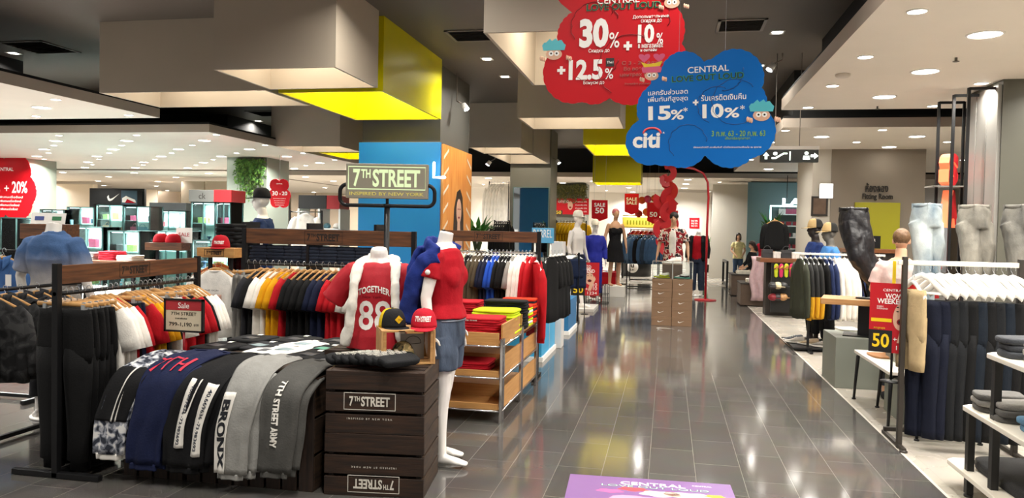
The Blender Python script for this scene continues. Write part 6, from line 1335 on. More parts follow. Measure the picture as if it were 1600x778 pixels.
# ================================================================== left: glass cases and shops behind
M_edge = mat('dark teal case edge', '#6b8886', .3); M_gl = glassm('case glass', '#eef7f5'); M_white = mat('white case body', '#dfe3e0', .4); M_strip2 = emitm('case light strip', '#e9fbff', 5)
PB = {}
def item_proto(kind, hexc):
    k = (kind, hexc)
    if k in PB: return PB[k]
    m = mat('goods '+hexc, hexc, .4, 0, .1, 20); mb = MB()
    if kind == 'gift_box': mb.bx(-.07, .07, -.05, .05, 0, .10); mb.bx(-.074, .074, -.054, .054, .085, .12); mb.bx(-.012, .012, -.056, .056, 0, .122)
    elif kind == 'bottle': mb.lathe([(.034, 0), (.036, .01), (.036, .09), (.026, .115), (.013, .125), (.013, .14), (.018, .142), (.018, .168), (.002, .17)], 18)
    elif kind == 'handbag': mb.box((0, 0, .08), (.2, .08, .16)); mb.tube([(.07*cos(a), 0, .15+.08*sin(a)) for a in [pi*j/10 for j in range(11)]], .007, 6); mb.bx(-.1, .1, -.046, -.04, .09, .16)
    elif kind == 'watch_stand': mb.lathe([(.05, 0), (.05, .012), (.02, .02), (.02, .09)], 16); mb.lathe([(.045, .09), (.05, .10), (.045, .115), (.01, .118)], 20)
    elif kind == 'cap': mb.ell((0, 0, .045), (.08, .09, .07)); mb.box((0, -.11, .03), (.12, .09, .008))
    PB[k] = mb.mesh(kind, m, .004 if kind in ('gift_box', 'handbag') else 0); return PB[k]
HN = {'#c9d9dd': 'pale', '#2f4a6b': 'navy', '#8a2430': 'dark red', '#d8c9a6': 'cream', '#3b3b3d': 'black', '#b98a5a': 'tan', '#6fa3b5': 'sky blue', '#d9d6cf': 'white', '#a33a5a': 'magenta', '#7d8f4a': 'olive'}
def goods(kind, hexc, loc, rz, label, group):
    o = link(kind, item_proto(kind, hexc)); o.location = loc; o.rotation_euler = (0, 0, rz); tag(o, label, kind.replace('_', ' '), group); return o
rg = random.Random(3)
SHORT = {'beside the left pillar': 'beside the left pillar', 'left of the black poster': 'left of black poster', 'below the black poster': 'below black poster', 'right of the black poster case': 'right of black poster', 'with a black header in the middle': 'with black header', 'with a grey ck header': 'with ck header', 'with a red header beside the green pillar': 'with red header', 'low at the front left of the shops': 'behind dark clothes table', 'low before the red caps stand': 'left of red caps stand', 'low left of the pale board stand': 'behind red caps stand', 'at the left picture edge': 'at left picture edge', 'low before the ck case': 'low before ck case', 'far back left': 'far back left', 'far back behind the ck case': 'far behind ck case'}
def glass_case(name, px0, px1, Y, zt, depth=.5, zb=.35, n=4, head=None, headm=None, txt=None, items=3):
    x0, x1 = at(px0, 350, Y).x, at(px1, 350, Y).x; W = x1-x0
    t = thing('glass_display_case', 'tall glass display case %s' % name, 'display case', (x0, Y, 0))
    mb = MB(); mb.bx(0, W, 0, depth, 0, zb); mb.build('base', M_white, t, .004)
    mb = MB(); e = .012
    for x in (e, W/2, W-e):
        for y in (e, depth-e): mb.box((x, y, (zb+zt)/2), (2*e, 2*e, zt-zb))
    for y in (e, depth-e): mb.box((W/2, y, zt-e), (W, 2*e, 2*e))
    mb.build('edge_frame', M_edge, t)
    mb = MB(); mb.bx(0, W, .0, .005, zb, zt); mb.bx(0, .005, .006, depth, zb, zt); mb.bx(W-.005, W, .006, depth, zb, zt); mb.build('glass_panes', M_gl, t)
    mb = MB(); mb.bx(.03, W-.03, depth-.012, depth-.006, zb, zt); mb.build('back_panel', mat('frosted teal back', '#c4dedb', .3), t)
    mb = MB(); mb.bx(.05, W-.05, .05, .08, zt-.04, zt-.03); mb.build('light_strip', M_strip2, t)
    for k in range(n):
        z = zb+.01+(zt-zb-.05)*k/n; mb = MB(); mb.bx(.03, W-.03, .03, depth-.03, z-.008, z); mb.build('glass_shelf', mat('pale shelf glass', '#a9c9c6', .15), t)
        for j in range(items):
            kd = rg.choice(['gift_box', 'bottle', 'handbag', 'watch_stand', 'gift_box']); hx = rg.choice(list(HN)); x = W*(j+.5)/items
            goods(kd, hx, (x0+x+rg.uniform(-.03, .03), Y+depth*.45, z+.001), rg.uniform(-.3, .3), '%s %s, %s on %s shelf up, case %s' % (HN[hx], kd.replace('_', ' '), ['left', 'middle', 'right', 'far right'][j], ORD[k], SHORT[name]), 'goods in the glass cases')
    l = bpy.data.lights.new('case_lamp', 'AREA'); l.shape = 'RECTANGLE'; l.size = W*.8; l.size_y = .2; l.energy = 20; l.color = (.86, .97, 1); q = bpy.data.objects.new('case_lamp', l); COL.objects.link(q); q.parent = t; q.location = (W/2, depth/2, zt-.05)
    if head:
        mb = MB(); mb.bx(-.03, W+.03, -.03, depth+.02, zt, zt+head); hd = mb.build('header', headm, t, .004)
        if txt: text(txt, M_ink if txt == 'ck' else M_pages, hd, (W/2, -.031, zt+head/2), None, head*.5)
    return x0, x1
M_hgrey = mat('grey header', '#62625e', .5); M_hred = mat('red header', '#9c1d22', .4); M_hblk = mat('black header', '#171818', .4)
glass_case('beside the left pillar', 62, 100, 15.2, 1.8); glass_case('left of the black poster', 104, 146, 17.0, 1.9); glass_case('below the black poster', 150, 192, 16.4, 1.95, n=5); glass_case('right of the black poster case', 193, 234, 16.0, 1.92, n=5)
glass_case('with a black header in the middle', 236, 290, 17.5, 1.85, head=.2, headm=M_hblk, txt=None); glass_case('with a grey ck header', 298, 336, 14.5, 2.0, head=.25, headm=M_hgrey, txt='ck'); glass_case('with a red header beside the green pillar', 337, 360, 14.4, 2.0, head=.25, headm=M_hred, items=2)
glass_case('low at the front left of the shops', 108, 160, 12.6, 1.45, n=3); glass_case('low before the red caps stand', 168, 218, 12.0, 1.40, n=3); glass_case('low left of the pale board stand', 226, 292, 12.8, 1.4, n=3, items=4); glass_case('at the left picture edge', 0, 50, 13.2, 1.6, n=4, items=4); glass_case('low before the ck case', 300, 358, 11.6, 1.28, n=2)
glass_case('far back left', 128, 240, 24, 1.9, n=4, items=4); glass_case('far back behind the ck case', 244, 358, 25, 2.0, n=4, items=4)
def wallpx(x0, x1, y0, Y, m, th=.3, name='wall_back', zb=0):
    a, b_ = at(x0, y0, Y), at(x1, y0, Y); mb = MB(); mb.bx(a.x, b_.x, Y, Y+th, zb, a.z); return struct(name, mb, m)
M_bei = mat('beige shop wall', '#b5a28d', .6, 0, .03, 2); M_lit = MATS['bright cream wall paint']
wallpx(283, 319, 283, 27, M_bei); wallpx(321, 362, 283, 26.8, M_bei); wallpx(247, 281, 299, 30, M_bei); wallpx(62, 145, 287, 30.5, mat('pale shop wall', '#e0d3bf', .6)); wallpx(224, 246, 296, 31, MATS['pale shop wall']); wallpx(455, 492, 301, 25, M_bei); wallpx(494, 531, 301, 25, M_bei); wallpx(531, 562, 305, 30, MATS['pale shop wall'])
# black shoe poster, red clouds on pillars
a, b_ = at(145, 297, 26), at(222, 320, 26); t = thing('shop_poster', 'wide black poster with white and red shoe over the glass cases', 'poster', (a.x, 26, b_.z)); w_, h_ = b_.x-a.x, a.z-b_.z
mb = MB(); mb.bx(0, w_, 0, .04, 0, h_); mb.build('board', M_hblk, t); mb = MB(); mb.bx(w_*.6, w_*.62, -.004, 0, 0, h_); mb.bx(w_*.58, w_*.9, -.003, 0, .0, h_); mb.build('blue_panel', mat('slate blue print', '#3c5666', .5), t)
mb = MB(); mb.prism([(w_*.42+u*.55, h_*.5+v*.9) for u, v in swoosh(1.0)], -.006, -.003); mb.build('white_mark', M_pages, t)
mb = MB(); mb.prism([(w_*.60, h_*.15), (w_*.60, h_*.45), (w_*.68, h_*.62), (w_*.75, h_*.5), (w_*.86, h_*.35), (w_*.88, h_*.15)], -.007, -.003); mb.build('printed_shoe', M_pages, t); mb = MB(); mb.prism([(w_*.66, h_*.12), (w_*.70, h_*.4), (w_*.80, h_*.25), (w_*.88, h_*.12)], -.009, -.007); mb.build('printed_red', C_red, t)
def pillar_cloud(label, px, py, Y, W, H, num):
    S = Sign('cloud_poster', label, 'poster', px, py, Y); c = S.c; k = W/90
    S.poly(cloud_outline([(c[0]-.2*W, c[1]-.28*H, .26*W), (c[0]+.18*W, c[1]-.28*H, .26*W), (c[0]-.25*W, c[1]+.05*H, .27*W), (c[0]+.25*W, c[1]+.05*H, .27*W), (c[0]-.18*W, c[1]+.25*H, .25*W), (c[0]+.2*W, c[1]+.25*H, .25*W)], c, 120), M_redc, 'board', -.01, .0)
    S.tx('CENTRAL', px, py-.33*H, .3*W, .05*W, M_pages, .011); S.tx(num[0], px-.22*W, py-.02*H, .28*W, .2*W, M_pages, .011, .05); S.tx('+', px+.03*W, py, .08*W, .08*W, M_pages, .011); S.tx(num[1], px+.25*W, py-.02*H, .26*W, .17*W, M_pages, .011, .05)
    for i in range(4): S.tx('ส่วนลดพิเศษเมื่อช้อป', px, py+(.15+.07*i)*H, (.6-.06*i)*W, .035*W, M_pages, .011)
pillar_cloud('red cloud-shaped poster on the left green pillar at picture edge', 8, 294, 18.8, 92, 76, ('30%', '20%'))
pillar_cloud('red cloud-shaped poster right of the plant-hung green pillar', 437, 303, 17.8, 32, 44, ('30', '20'))
mb = MB(); q = at(437, 285, 17.83); mb.cyl((q.x, 17.83, q.z), (q.x, 17.83, ZW), .005); o = mb.build('hanging_rod', M_hook); tag(o, 'thin rod holding the red cloud poster beside the green pillar', 'rod')
wallpx(140, 226, 294, 26.05, M_hblk, .1); wallpx(1074, 1096, 338, 27.0, MATS['white shop wall'] if 'white shop wall' in MATS else mat('white shop wall', '#e4ddd2', .6), .1)
# hanging greenery
def ivy(label, x0, x1, y, ztop, drop, cols, n=420, seed=1):
    r = random.Random(seed); t = thing('hanging_plant', label, 'plant', ((x0+x1)/2, y, ztop)); W = x1-x0
    mb = MB(); mb.box((0, -.02, -.06), (W, .14, .1)); mb.build('trough', mat('dark planter', '#3a3a30', .6), t); lv = MB(); st = MB()
    for i in range(n//14):
        x = r.uniform(-W/2, W/2); L = drop*r.uniform(.35, 1)*(1-.5*abs(x/W)); pts = [Vector((x+.03*sin(k+i), -.10-.05*sin(k*.5)-.02*r.random(), -.05-L*k/6)) for k in range(7)]; st.tube(pts, .004, 4)
        for k in range(14):
            p = pts[0].lerp(pts[-1], r.random())+Vector((r.uniform(-.06, .06), r.uniform(-.06, .05), r.uniform(-.04, .04))); a = r.uniform(0, 6.28); d = Vector((cos(a)*.07, sin(a)*.03-.02, -.09*r.uniform(.5, 1))); s_ = Vector((-sin(a)*.03, .01, .0)); 
            lv.add([p, p+d*.5+s_, p+d, p+d*.5-s_, p+d*.5+Vector((0, -.012, .012))], [(0, 1, 4), (1, 2, 4), (2, 3, 4), (3, 0, 4)], r.randrange(2), True)
    st.build('stems', mat('plant stem', '#3d4a22', .7), t); o = lv.build('leaves', [mat('leaf '+c, c, .55) for c in cols], t)
ivy('lush green plant hanging from the top of the sage pillar at left', -11.1, -10.38, 18.45, 3.3, 1.1, ('#3d6a24', '#567f2c'), 1500, 2)
ivy('olive brown plant hanging from the top of the far pillar', -4.3, -3.0, 28.5, 3.28, .8, ('#5a5a2a', '#6f6a34'), 1300, 3)
# mid-left merchandise behind the middle header board
q = at(478, 330, 14); rack('garment_rack', 'white rail with one white T-shirt before the beige wall', .7, q.z+.02, q.z, 0, 0, None, (q.x-.35, 14, 0), 0, railm=M_chrome, post=.03, foot=.4)
for i, (px, c) in enumerate(((478, '#e9e6e0'), (505, '#c4392f'), (515, '#dfe4e8'))):
    if i == 0: q = at(px, 330, 14); hung('tee', Wh, (q.x, 14, q.z), .1, 'white T-shirt hanging behind the middle header board, before the beige wall', 'T-shirt', None, 'white', 0, 1.1)
t = thing('cap_shelf_unit', 'black-headed open shelf with caps behind the middle header board', 'shelf', (at(466, 350, 15).x, 15, 0)); W = at(530, 350, 15).x-at(466, 350, 15).x
mb = MB(); zt_ = at(490, 326, 15).z; mb.bx(0, W*.68, 0, .5, zt_, zt_+.28); mb.build('black_header', M_hblk, t); mb = MB(); mb.bx(W*.69, W, 0, .5, zt_, zt_+.28); mb.build('red_header', M_hred, t);
for z in (.5, 1.0, 1.5): mb = MB(); mb.bx(0, W, 0, .5, z-.03, z); mb.build('shelf_board', M_white, t)
for x in (0, W/2, W): mb = MB(); mb.bx(x-.02, x+.02, 0, .5, 0, zt_); mb.build('upright', M_white, t)
for z in (1.0, 1.5):
    for j, hx in enumerate(('#8a2430', '#d9d6cf', '#6fa3b5', '#d9d6cf')): goods('cap', hx, (at(466, 350, 15).x+.12+W*j/4.2, 15.2, z), .2, '%s cap on the %s shelf of the black-headed unit, %s from left' % (HN[hx], 'upper' if z > 1.2 else 'middle', ORD[j]), 'caps on the black-headed unit')
# tables with folded goods among the left shops
def table(label, x, y, W, D, z, m, mleg=None):
    t = thing('display_table', label, 'table', (x, y, 0)); mb = MB(); mb.bx(-W/2, W/2, -D/2, D/2, z-.05, z); mb.build('table_top', m, t, .005)
    for a in (-1, 1):
        for b in (-1, 1): mb = MB(); mb.box((a*(W/2-.04), b*(D/2-.04), (z-.05)/2), (.045, .045, z-.05)); mb.build('leg', mleg or M_bkmet, t)
    return t
q = fl(165, 405, 1.0); table('dark table with folded clothes beside the denim shirt mannequin', q.x, q.y, 1.5, .7, 1.0, W_hdrx)
for i, (dx, c, n) in enumerate(((-.5, '#cfc7ba', 5), (-.15, '#9a9a98', 4), (.2, '#a8182a', 5), (.5, '#d8d2c8', 3))):
    for k in range(n): folded('folded_t_shirt', '%s folded top on the dark table by denim mannequin, %s pile, %s from bottom' % (['cream', 'grey', 'red', 'white'][i], ORD[i], ORD[k]), 'folded top', cloth(c), (q.x+dx, q.y-.1, 1.0+k*.026), 0, .3, .3, .025, 'folded tops on the dark table', k)
# ================================================================== far centre
M_far = MATS['bright cream wall paint']
wallpx(735, 866, 292, 30, mat('white shop wall', '#e4ddd2', .6), .2, 'wall_back'); wallpx(1010, 1112, 300, 33, MATS['white shop wall'], .2); wallpx(920, 1012, 300, 36, MATS['white shop wall'], .2)
mir = at(803, 293, 20.28), at(856, 350, 20.28); t = thing('pillar_mirror', 'large mirror panel on the front of the far grey pillar', 'mirror', (mir[0].x, 20.27, mir[1].z-1.2)); mb = MB(); mb.bx(0, mir[1].x-mir[0].x, 0, .02, 0, mir[0].z-mir[1].z+1.2); mb.build('glass', mat('mirror silver', '#c9d2d6', .03, 1.0), t); mb = MB(); mb.bx(-.02, mir[1].x-mir[0].x+.02, .005, .028, -.02, mir[0].z-mir[1].z+1.22); mb.build('frame', M_edge, t)
def flag(label, px, py, Y, wpx, hpx, lines, m=None, point=True, name='sale_flag'):
    S = Sign(name, label, 'sign', px, py, Y); a, b_ = wpx/2, hpx/2
    S.poly([(px-a, py-b_), (px+a, py-b_), (px+a, py+b_*(.72 if point else 1)), (px, py+b_), (px-a, py+b_*(.72 if point else 1))], m or M_redc, 'board', -.008, .008)
    for s_, dy, w_, h_ in lines: S.tx(s_, px, py+dy, w_, h_, M_pages, .0095, .06)
    for dx in (-a*.7, a*.7): X, Z = S.P(px+dx, py-b_); mb = MB(); mb.cyl((X, 0, Z), (X, 0, (ZW if Y > 25 else ZD)-S.o.z), .003, 5); mb.build('wire', M_hook, S.t)
flag('red pointed SALE 50 flag hanging over the left end of the far aisle', 937, 329, 21, 25, 33, (('SALE', -9, 17, 6), ('50', 0, 14, 9)))
flag('red pointed SALE SALE flag hanging near the paper lanterns', 987, 319, 23, 22, 33, (('SALE', -8, 17, 5), ('SALE', -2, 17, 5)))
flag('red pointed flag with a 5 half hidden behind the red paper discs', 1021, 333, 23.5, 20, 34, (('50', 2, 12, 8),))
S = Sign('sale_banner', 'wide red sale banner with printed face on the far pillar', 'banner', 894, 323, 28.4); S.poly([(867, 310), (920, 310), (920, 335), (867, 335)], M_redc, 'board', -.01, .0); S.tx('WOW WEEKEND', 880, 315, 17, 5, M_pages, .011, .05); S.tx('50', 873, 332, 8, 5, MATS['yellow card'], .013, .05); S.poly([(867, 329), (879, 329), (879, 335), (867, 335)], M_hblk, 'black_block', -.012, -.01)
S.poly([(891+4*cos(a), 321+7*sin(a)) for a in [2*pi*j/16 for j in range(16)]], MATS['printed skin'], 'printed_face', -.013, -.01); S.poly([(891+2*cos(a), 324+1.5*sin(a)) for a in [2*pi*j/10 for j in range(10)]], MATS['printed lips'], 'printed_mouth', -.015, -.013)
for i in range(4): S.tx('ส่วนลดเพิ่ม 20%', 908, 315+5*i, 18, 2.5, M_pages, .011)
S = Sign('sale_banner', 'red upright banner with white lines on the far right shop wall', 'banner', 1085, 349, 27); S.poly([(1077, 340), (1093, 340), (1093, 357), (1077, 357)], M_redc, 'board', -.01, .0)
for i in range(3): S.tx('SALE 50%', 1085, 345+4*i, 10, 2.4, M_pages, .011)
for i, (px, py, c) in enumerate(((1003, 313, '#d9521c'), (1012, 311, '#d43a72'), (1023, 310, '#d9521c'), (1010, 331, '#e0641c'), (998, 334, '#c8301c'), (1030, 330, '#d9521c'))):
    q = at(px, py, 24); t = thing('paper_lantern', '%s round paper lantern, %s in the cluster near the far flags' % ({'#d43a72': 'pink', '#c8301c': 'red'}.get(c, 'orange'), ['upper left', 'upper middle', 'upper right', 'lower middle', 'lower left', 'lower right'][i]), 'lantern', q, 0, 'paper lanterns'); mb = MB(); mb.lathe([(.115*cos(a)*(1+.03*(j % 2)), .115*sin(a)) for j, a in enumerate([-pi/2+pi*j/14 for j in range(15)])], 18); mb.build('paper_globe', mat('paper '+c, c, .6), t); mb = MB(); mb.cyl((0, 0, .11), (0, 0, ZD-q.z), .002, 5); mb.build('string', M_ink, t)
def rail_px(label, px0, px1, py, Y, items, rz, where, group, hanger='white', foot=True, sc=1.0, H=None):
    a, b_ = at(px0, py, Y), at(px1, py, Y); z = a.z; rack('garment_rack', label, b_.x-a.x, z+.02, z, 0, 0, None, (a.x, Y, 0), 0, railm=M_chrome, post=.03, foot=.4 if foot else None)
    rail_fill(items, (a.x+.04, Y, z), (b_.x-.04, Y, z), rz, where, group, hanger, CN, 'the left', .05, sc)
Ylw, DnB = '#dcae12', '#3b5673'; CN.update({Ylw: 'bright yellow', DnB: 'blue denim'})
rail_px('far rack of yellow tops below the red banner', 869, 917, 345, 22, [('tee', Ylw)]*9, pi/2-.6, 'on far yellow rack', 'yellow tops on the far rack', sc=(1, 1, 1.0))
rail_px('far rack of denim jackets behind the black drum', 980, 1032, 366, 21.5, [('jacket', DnB), ('jacket', '#5c7690'), ('jacket', DnB), ('jacket', K), ('jacket', DnB), ('jacket', '#2c3a4a'), ('jacket', DnB), ('jacket', DnB)], pi/2-.8, 'on far denim rack', 'denim jackets on the far rack', sc=(1, 1, 1.1))
rail_px('far rack of red and orange tops above the denim rack', 985, 1030, 358, 24.5, [('tee', Rd), ('tee', '#d8501c'), ('tee', Rd), ('tee', '#d8501c'), ('tee', Rd), ('tee', Rd)], pi/2-.6, 'on far red rack', 'red tops on the far rack')
CN['#d8501c'] = 'orange'; 
rail_px('far rack of black jackets behind the rack with cream tops', 772, 797, 345, 17.6, [('jacket', K)]*6, pi/2-.4, 'on far jacket rack', 'black jackets on the far rack', sc=(1, 1, 1.2))
rail_px('far rack of white gowns behind the rack with cream tops', 764, 796, 284, 27.5, [('long', Wh)]*6, pi/2-.9, 'on far white gown rack', 'white gowns on the far rack', sc=(1.2, 1.4, 2.4))
rail_px('rail of dark shorts before the white-capped mannequin', 884, 906, 396, 12.9, [('shorts', K), ('shorts', K), ('shorts', '#17223d'), ('shorts', '#17223d'), ('shorts', '#17223d')], .6, 'on shorts rail', 'dark shorts on the rail', sc=1.0)
CN['#17223d'] = 'navy'
# yellow lit shelf
q = at(1006, 355, 25.5); t = thing('lit_shelf', 'bright yellow lit shelf cabinet with hanging tags under the lanterns', 'shelf', (q.x, 25.5, q.z)); W2 = .68
mb = MB(); mb.bx(-W2, W2, .3, .35, 0, .36); mb.bx(-W2, W2, 0, .3, -.03, 0); mb.bx(-W2, W2, 0, .3, .36, .39); mb.bx(-W2-.02, -W2, 0, .35, -.03, .39); mb.bx(W2, W2+.02, 0, .35, -.03, .39); mb.build('cabinet', mat('pale yellow cabinet', '#efe59a', .5), t); mb = MB(); mb.bx(-W2, W2, .02, .05, .33, .35); mb.build('light_strip', emitm('warm strip', '#fff3a8', 12), t)
mb = MB()
for k in range(12): mb.bx(-.56+.1*k, -.52+.1*k, .1, .105, .08, .22)
mb.build('hanging_tags', mat('lime tag', '#8fa01c', .5), t); mb = MB(); mb.bx(-W2, -W2+.04, .05, .3, -q.z, -.03); mb.bx(W2-.04, W2, .05, .3, -q.z, -.03); mb.build('legs', M_bkmet, t)
# black drum with white disc logo, small tables
q = fl(988, 432); t = thing('drum_table', 'black drum table with round white disc logo near the end of the aisle', 'table', (q.x+.1, q.y+.4, 0)); mb = MB(); mb.lathe([(.50, 0), (.52, .02), (.52, .60), (.50, .62), (.53, .63), (.53, .67), (.5, .68), (.01, .68)], 40); mb.build('drum', mat('black gloss drum', '#121212', .3), t)
mb = MB(); mb.lathe([(.2, 0), (.2, .008), (.005, .009)], 32); o = mb.build('white_disc', M_pages, t); o.rotation_euler = (pi/2, 0, -.15); o.location = (-.1, -.515, .33); text('u', M_ink, o, (0, .04, .010), .11, .12, F4, .1); mb = MB(); mb.bx(-.06, .06, .115, .125, .009, .011); mb.build('logo_bar', M_ink, o); text('LB1', M_ink, o, (0, -.09, .010), .12, .06, F4, .05)
q2 = q; table('small white table with cups beside the black drum', q.x-.2, q.y+2.2, 1.1, .6, .95, M_white)
for i in range(6): goods('bottle', rg.choice(['#d9d6cf', '#d8c9a6', '#c9d9dd']), (q.x-.6+.16*i, q.y+2.1+.1*(i % 2), .95), 0, 'pale bottle on the white table near the black drum, %s from left' % ORD[i], 'bottles on the white table')
# red curved pole with paper discs
q = fl(1040, 455); Yp = 18.3; pts = [at(1103, 430, Yp), at(1105, 350, Yp), at(1107, 310, Yp), at(1106, 285, Yp), at(1099, 271, Yp), at(1085, 264, Yp), at(1062, 260, Yp), at(1045, 262, Yp)]; pts = [Vector((p.x, Yp, p.z)) for p in pts]; pts[0].z = .02
t = thing('disc_mobile', 'tall red curved pole with hanging stack of large red paper crescents over the far aisle', 'decoration', (pts[0].x, Yp, 0)); o_ = Vector((pts[0].x, Yp, 0)); mb = MB(); mb.tube([p-o_ for p in pts], .026, 12); mb.lathe([(.25, 0), (.25, .02), (.05, .03)], 24); mb.build('pole', mat('red enamel', '#b3202a', .35), t)
M_crs = mat('red paper disc', '#b81420', .5)
for i, (px, py, r, a) in enumerate(((1043, 270, 14, .3), (1041, 282, 10, 2.5), (1045, 299, 15, -.2), (1048, 308, 16, 3.0), (1037, 312, 16, 1.4), (1040, 322, 17, -.8), (1045, 331, 16, 2.2), (1038, 340, 17, .6), (1044, 350, 16, -1.5), (1036, 358, 16, 1.9), (1043, 366, 14, -.3), (1039, 376, 14, 1.0), (1042, 388, 12, 2.6))):
    k = Yp/1200; p = at(px, py, Yp)-o_; R_o = r*k; mb = MB(); out = []
    a0 = 2.35
    for j in range(25): b = -a0+2*a0*j/24; out.append((R_o*cos(b), R_o*sin(b)))
    for j in range(25): b = a0-2*a0*j/24; out.append((R_o*.38*cos(b)-R_o*.05, R_o*.38*sin(b)))
    mb.prism(out, -.012, .012); o = mb.build('paper_crescent', M_crs, t); o.location = p; o.rotation_euler = (.2*sin(i*1.7), a, .45*sin(i*2.3))
mb = MB(); mb.cyl(pts[-1]-o_, Vector((pts[-1].x-o_.x, 0, at(1041, 392, Yp).z)), .006); mb.build('cord', M_ink, t)
# red bins with caps, sale board, baskets left of the far aisle
for i, (x0, x1, y0, y1, z, lb) in enumerate(((936, 962, 457, 432, 0, 'red bin table with caps beside the far aisle, nearest'), (918, 938, 452, 425, 0, 'red bin table with white caps behind the sale board'))):
    a, b_ = fl(x0, y0), fl(x1, y0); W = b_.x-a.x; zt_ = at(x1, y1, a.y).z; t = thing('bin_table', lb, 'bin', (a.x, a.y, 0)); mb = MB(); mb.bx(0, W, 0, .8, .12, zt_-.02); mb.build('body', M_redc, t, .005); mb = MB()
    for e in ((0, W, -.01, .02), (0, W, .78, .81)): mb.bx(*e, zt_-.02, zt_+.10)
    for e in ((0, .03), (W-.03, W)): mb.bx(*e, .02, .78, zt_-.02, zt_+.10)
    mb.build('raised_rim', C_red, t); mb = MB(); mb.bx(.05, W-.05, .05, .75, 0, .12); mb.build('base', M_bkmet, t)
    for j in range(5): goods('cap', ['#d9d6cf', '#2f4a6b', '#d9d6cf', '#3b3b3d', '#8a2430'][j], (a.x+.1+(W-.2)*j/4, a.y+.25+.15*(j % 2), zt_+.0), .5*j, '%s cap in the %s, %s from left' % (HN[['#d9d6cf', '#2f4a6b', '#d9d6cf', '#3b3b3d', '#8a2430'][j]], 'nearest red bin' if i == 0 else 'red bin behind the sale board', ORD[j]), 'caps in the red bins')
q = fl(921, 470); wow_board('red WOW WEEKEND sale board standing far down the left side of the aisle', (at(914, 466, 14.4).x, 14.35, 0), .1, .52, .62, .35)
t = thing('wire_basket', 'dark wire basket on the floor behind the far sale board', 'basket', (at(926, 466, 16.2).x, 16.4, 0)); mb = MB()
for k in range(9): mb.cyl((-.3+.075*k, 0, 0), (-.3+.075*k, 0, .4), .006, 6); mb.cyl((-.3+.075*k, .4, 0), (-.3+.075*k, .4, .4), .006, 6)
for z in (.01, .2, .4): mb.tube([(-.3, 0, z), (.3, 0, z), (.3, .4, z), (-.3, .4, z), (-.3, 0, z)], .007, 6)
mb.build('wire_frame', M_bkmet, t)
# right of the far aisle: black machine, plant, gate, boxes, wooden table
q = fl(1124, 432); t = thing('umbrella_wrapper', 'black tall domed machine standing on the floor before the slanted cream wall', 'machine', (q.x, q.y, 0)); mb = MB(); mb.lathe([(.26, 0), (.27, .03), (.27, .2), (.2, .22), (.19, .5), (.17, .8), (.1, 1.02), (.01, 1.06)], 28); mb.build('body', mat('dark green black plastic', '#1c2422', .35), t, 0); mb = MB(); mb.lathe([(.275, .2), (.28, .23), (.2, .25)], 28); mb.build('rim', M_bkmet, t)
def pot_plant(label, x, y, z, h, n, seed, pot=True):
    r = random.Random(seed); t = thing('potted_plant', label, 'plant', (x, y, z)); lv = MB(); mb = MB(); mb.lathe([(.14, 0), (.18, .28), (.17, .29), (.15, .27), (.01, .26)], 24); mb.build('pot', mat('dark pot', '#3b332c', .5), t); st = MB()
    for i in range(n):
        a, e = r.uniform(0, 6.28), r.uniform(.2, 1.2); b = Vector((0, 0, .27)); m_ = b+Vector((cos(a)*.1, sin(a)*.1, h*.5*r.uniform(.6, 1))); tip = m_+Vector((cos(a)*.28*e, sin(a)*.28*e, h*.35*r.uniform(-.2, 1))); st.tube([b, m_], .006, 5); s_ = Vector((-sin(a), cos(a), 0))*.05; mid = m_.lerp(tip, .5)+Vector((0, 0, .05))
        lv.add([m_, mid+s_, tip, mid-s_, mid+Vector((0, 0, .015))], [(0, 1, 4), (1, 2, 4), (2, 3, 4), (3, 0, 4)], 0, True)
    st.build('stems', MATS['plant stem'], t); lv.build('leaves', mat('leaf green', '#3f7a2c', .5), t)
q = fl(1101, 425); pot_plant('green potted plant beside the slanted cream wall', q.x, q.y, 0, 1.5, 60, 5)
q = at(746, 352, 15.5); pot_plant('green plant behind the rack with cream tops', q.x, 15.5, q.z-1.0, 1.2, 70, 6); mb = MB(); mb.bx(q.x-.2, q.x+.2, 15.3, 15.7, 0, q.z-1.0); o = mb.build('plinth', M_white, None, .005); tag(o, 'white plinth under the plant behind the cream tops rack', 'plinth')
q = fl(1134, 450); t = thing('barrier_frame', 'black square metal barrier frame beside the seated woman', 'barrier', (q.x, q.y, 0)); zt_ = at(1134, 408, q.y).z; mb = MB(); mb.bx(0, .06, 0, .06, 0, zt_); mb.bx(0, .06, 1.6, 1.66, 0, zt_); mb.bx(0, .06, .06, 1.6, zt_-.07, zt_); mb.bx(0, .06, .06, 1.6, .05, .1); mb.build('frame', M_bkmet, t, .003)
for i, (px, py, pxr, pyt) in enumerate(((1139, 462, 1172, 430), (1153, 478, 1196, 444))):
    a = fl(px, py); b_ = at(pxr, py, a.y); z = at(px, pyt, a.y).z; t = thing('wooden_box_bench', 'dark brown box bench at the right aisle edge, %s' % ['farther one by the seated woman', 'nearer one with pink cloth'][i], 'bench', (a.x+.05, a.y, 0)); mb = MB(); mb.bx(0, b_.x-a.x, 0, .9, .02, z); mb.build('box', mat('dark brown laminate', '#5a4a3e', .5, 0, .1, 6), t, .005); mb = MB(); mb.bx(-.01, b_.x-a.x+.01, -.01, .91, z, z+.03); mb.build('lid', M_brn, t, .003)
    zz = z
    for k in range(3): folded('folded_sweater', '%s folded top on the %s box bench, %s from bottom' % (['white', 'white', 'pale'][k], ['farther', 'nearer'][i], ORD[k]), 'folded top', C_wht, (a.x+.35, a.y+.3, zz+.031+.03*k), .1, .34, .3, .028, 'folded tops on the box benches', k)
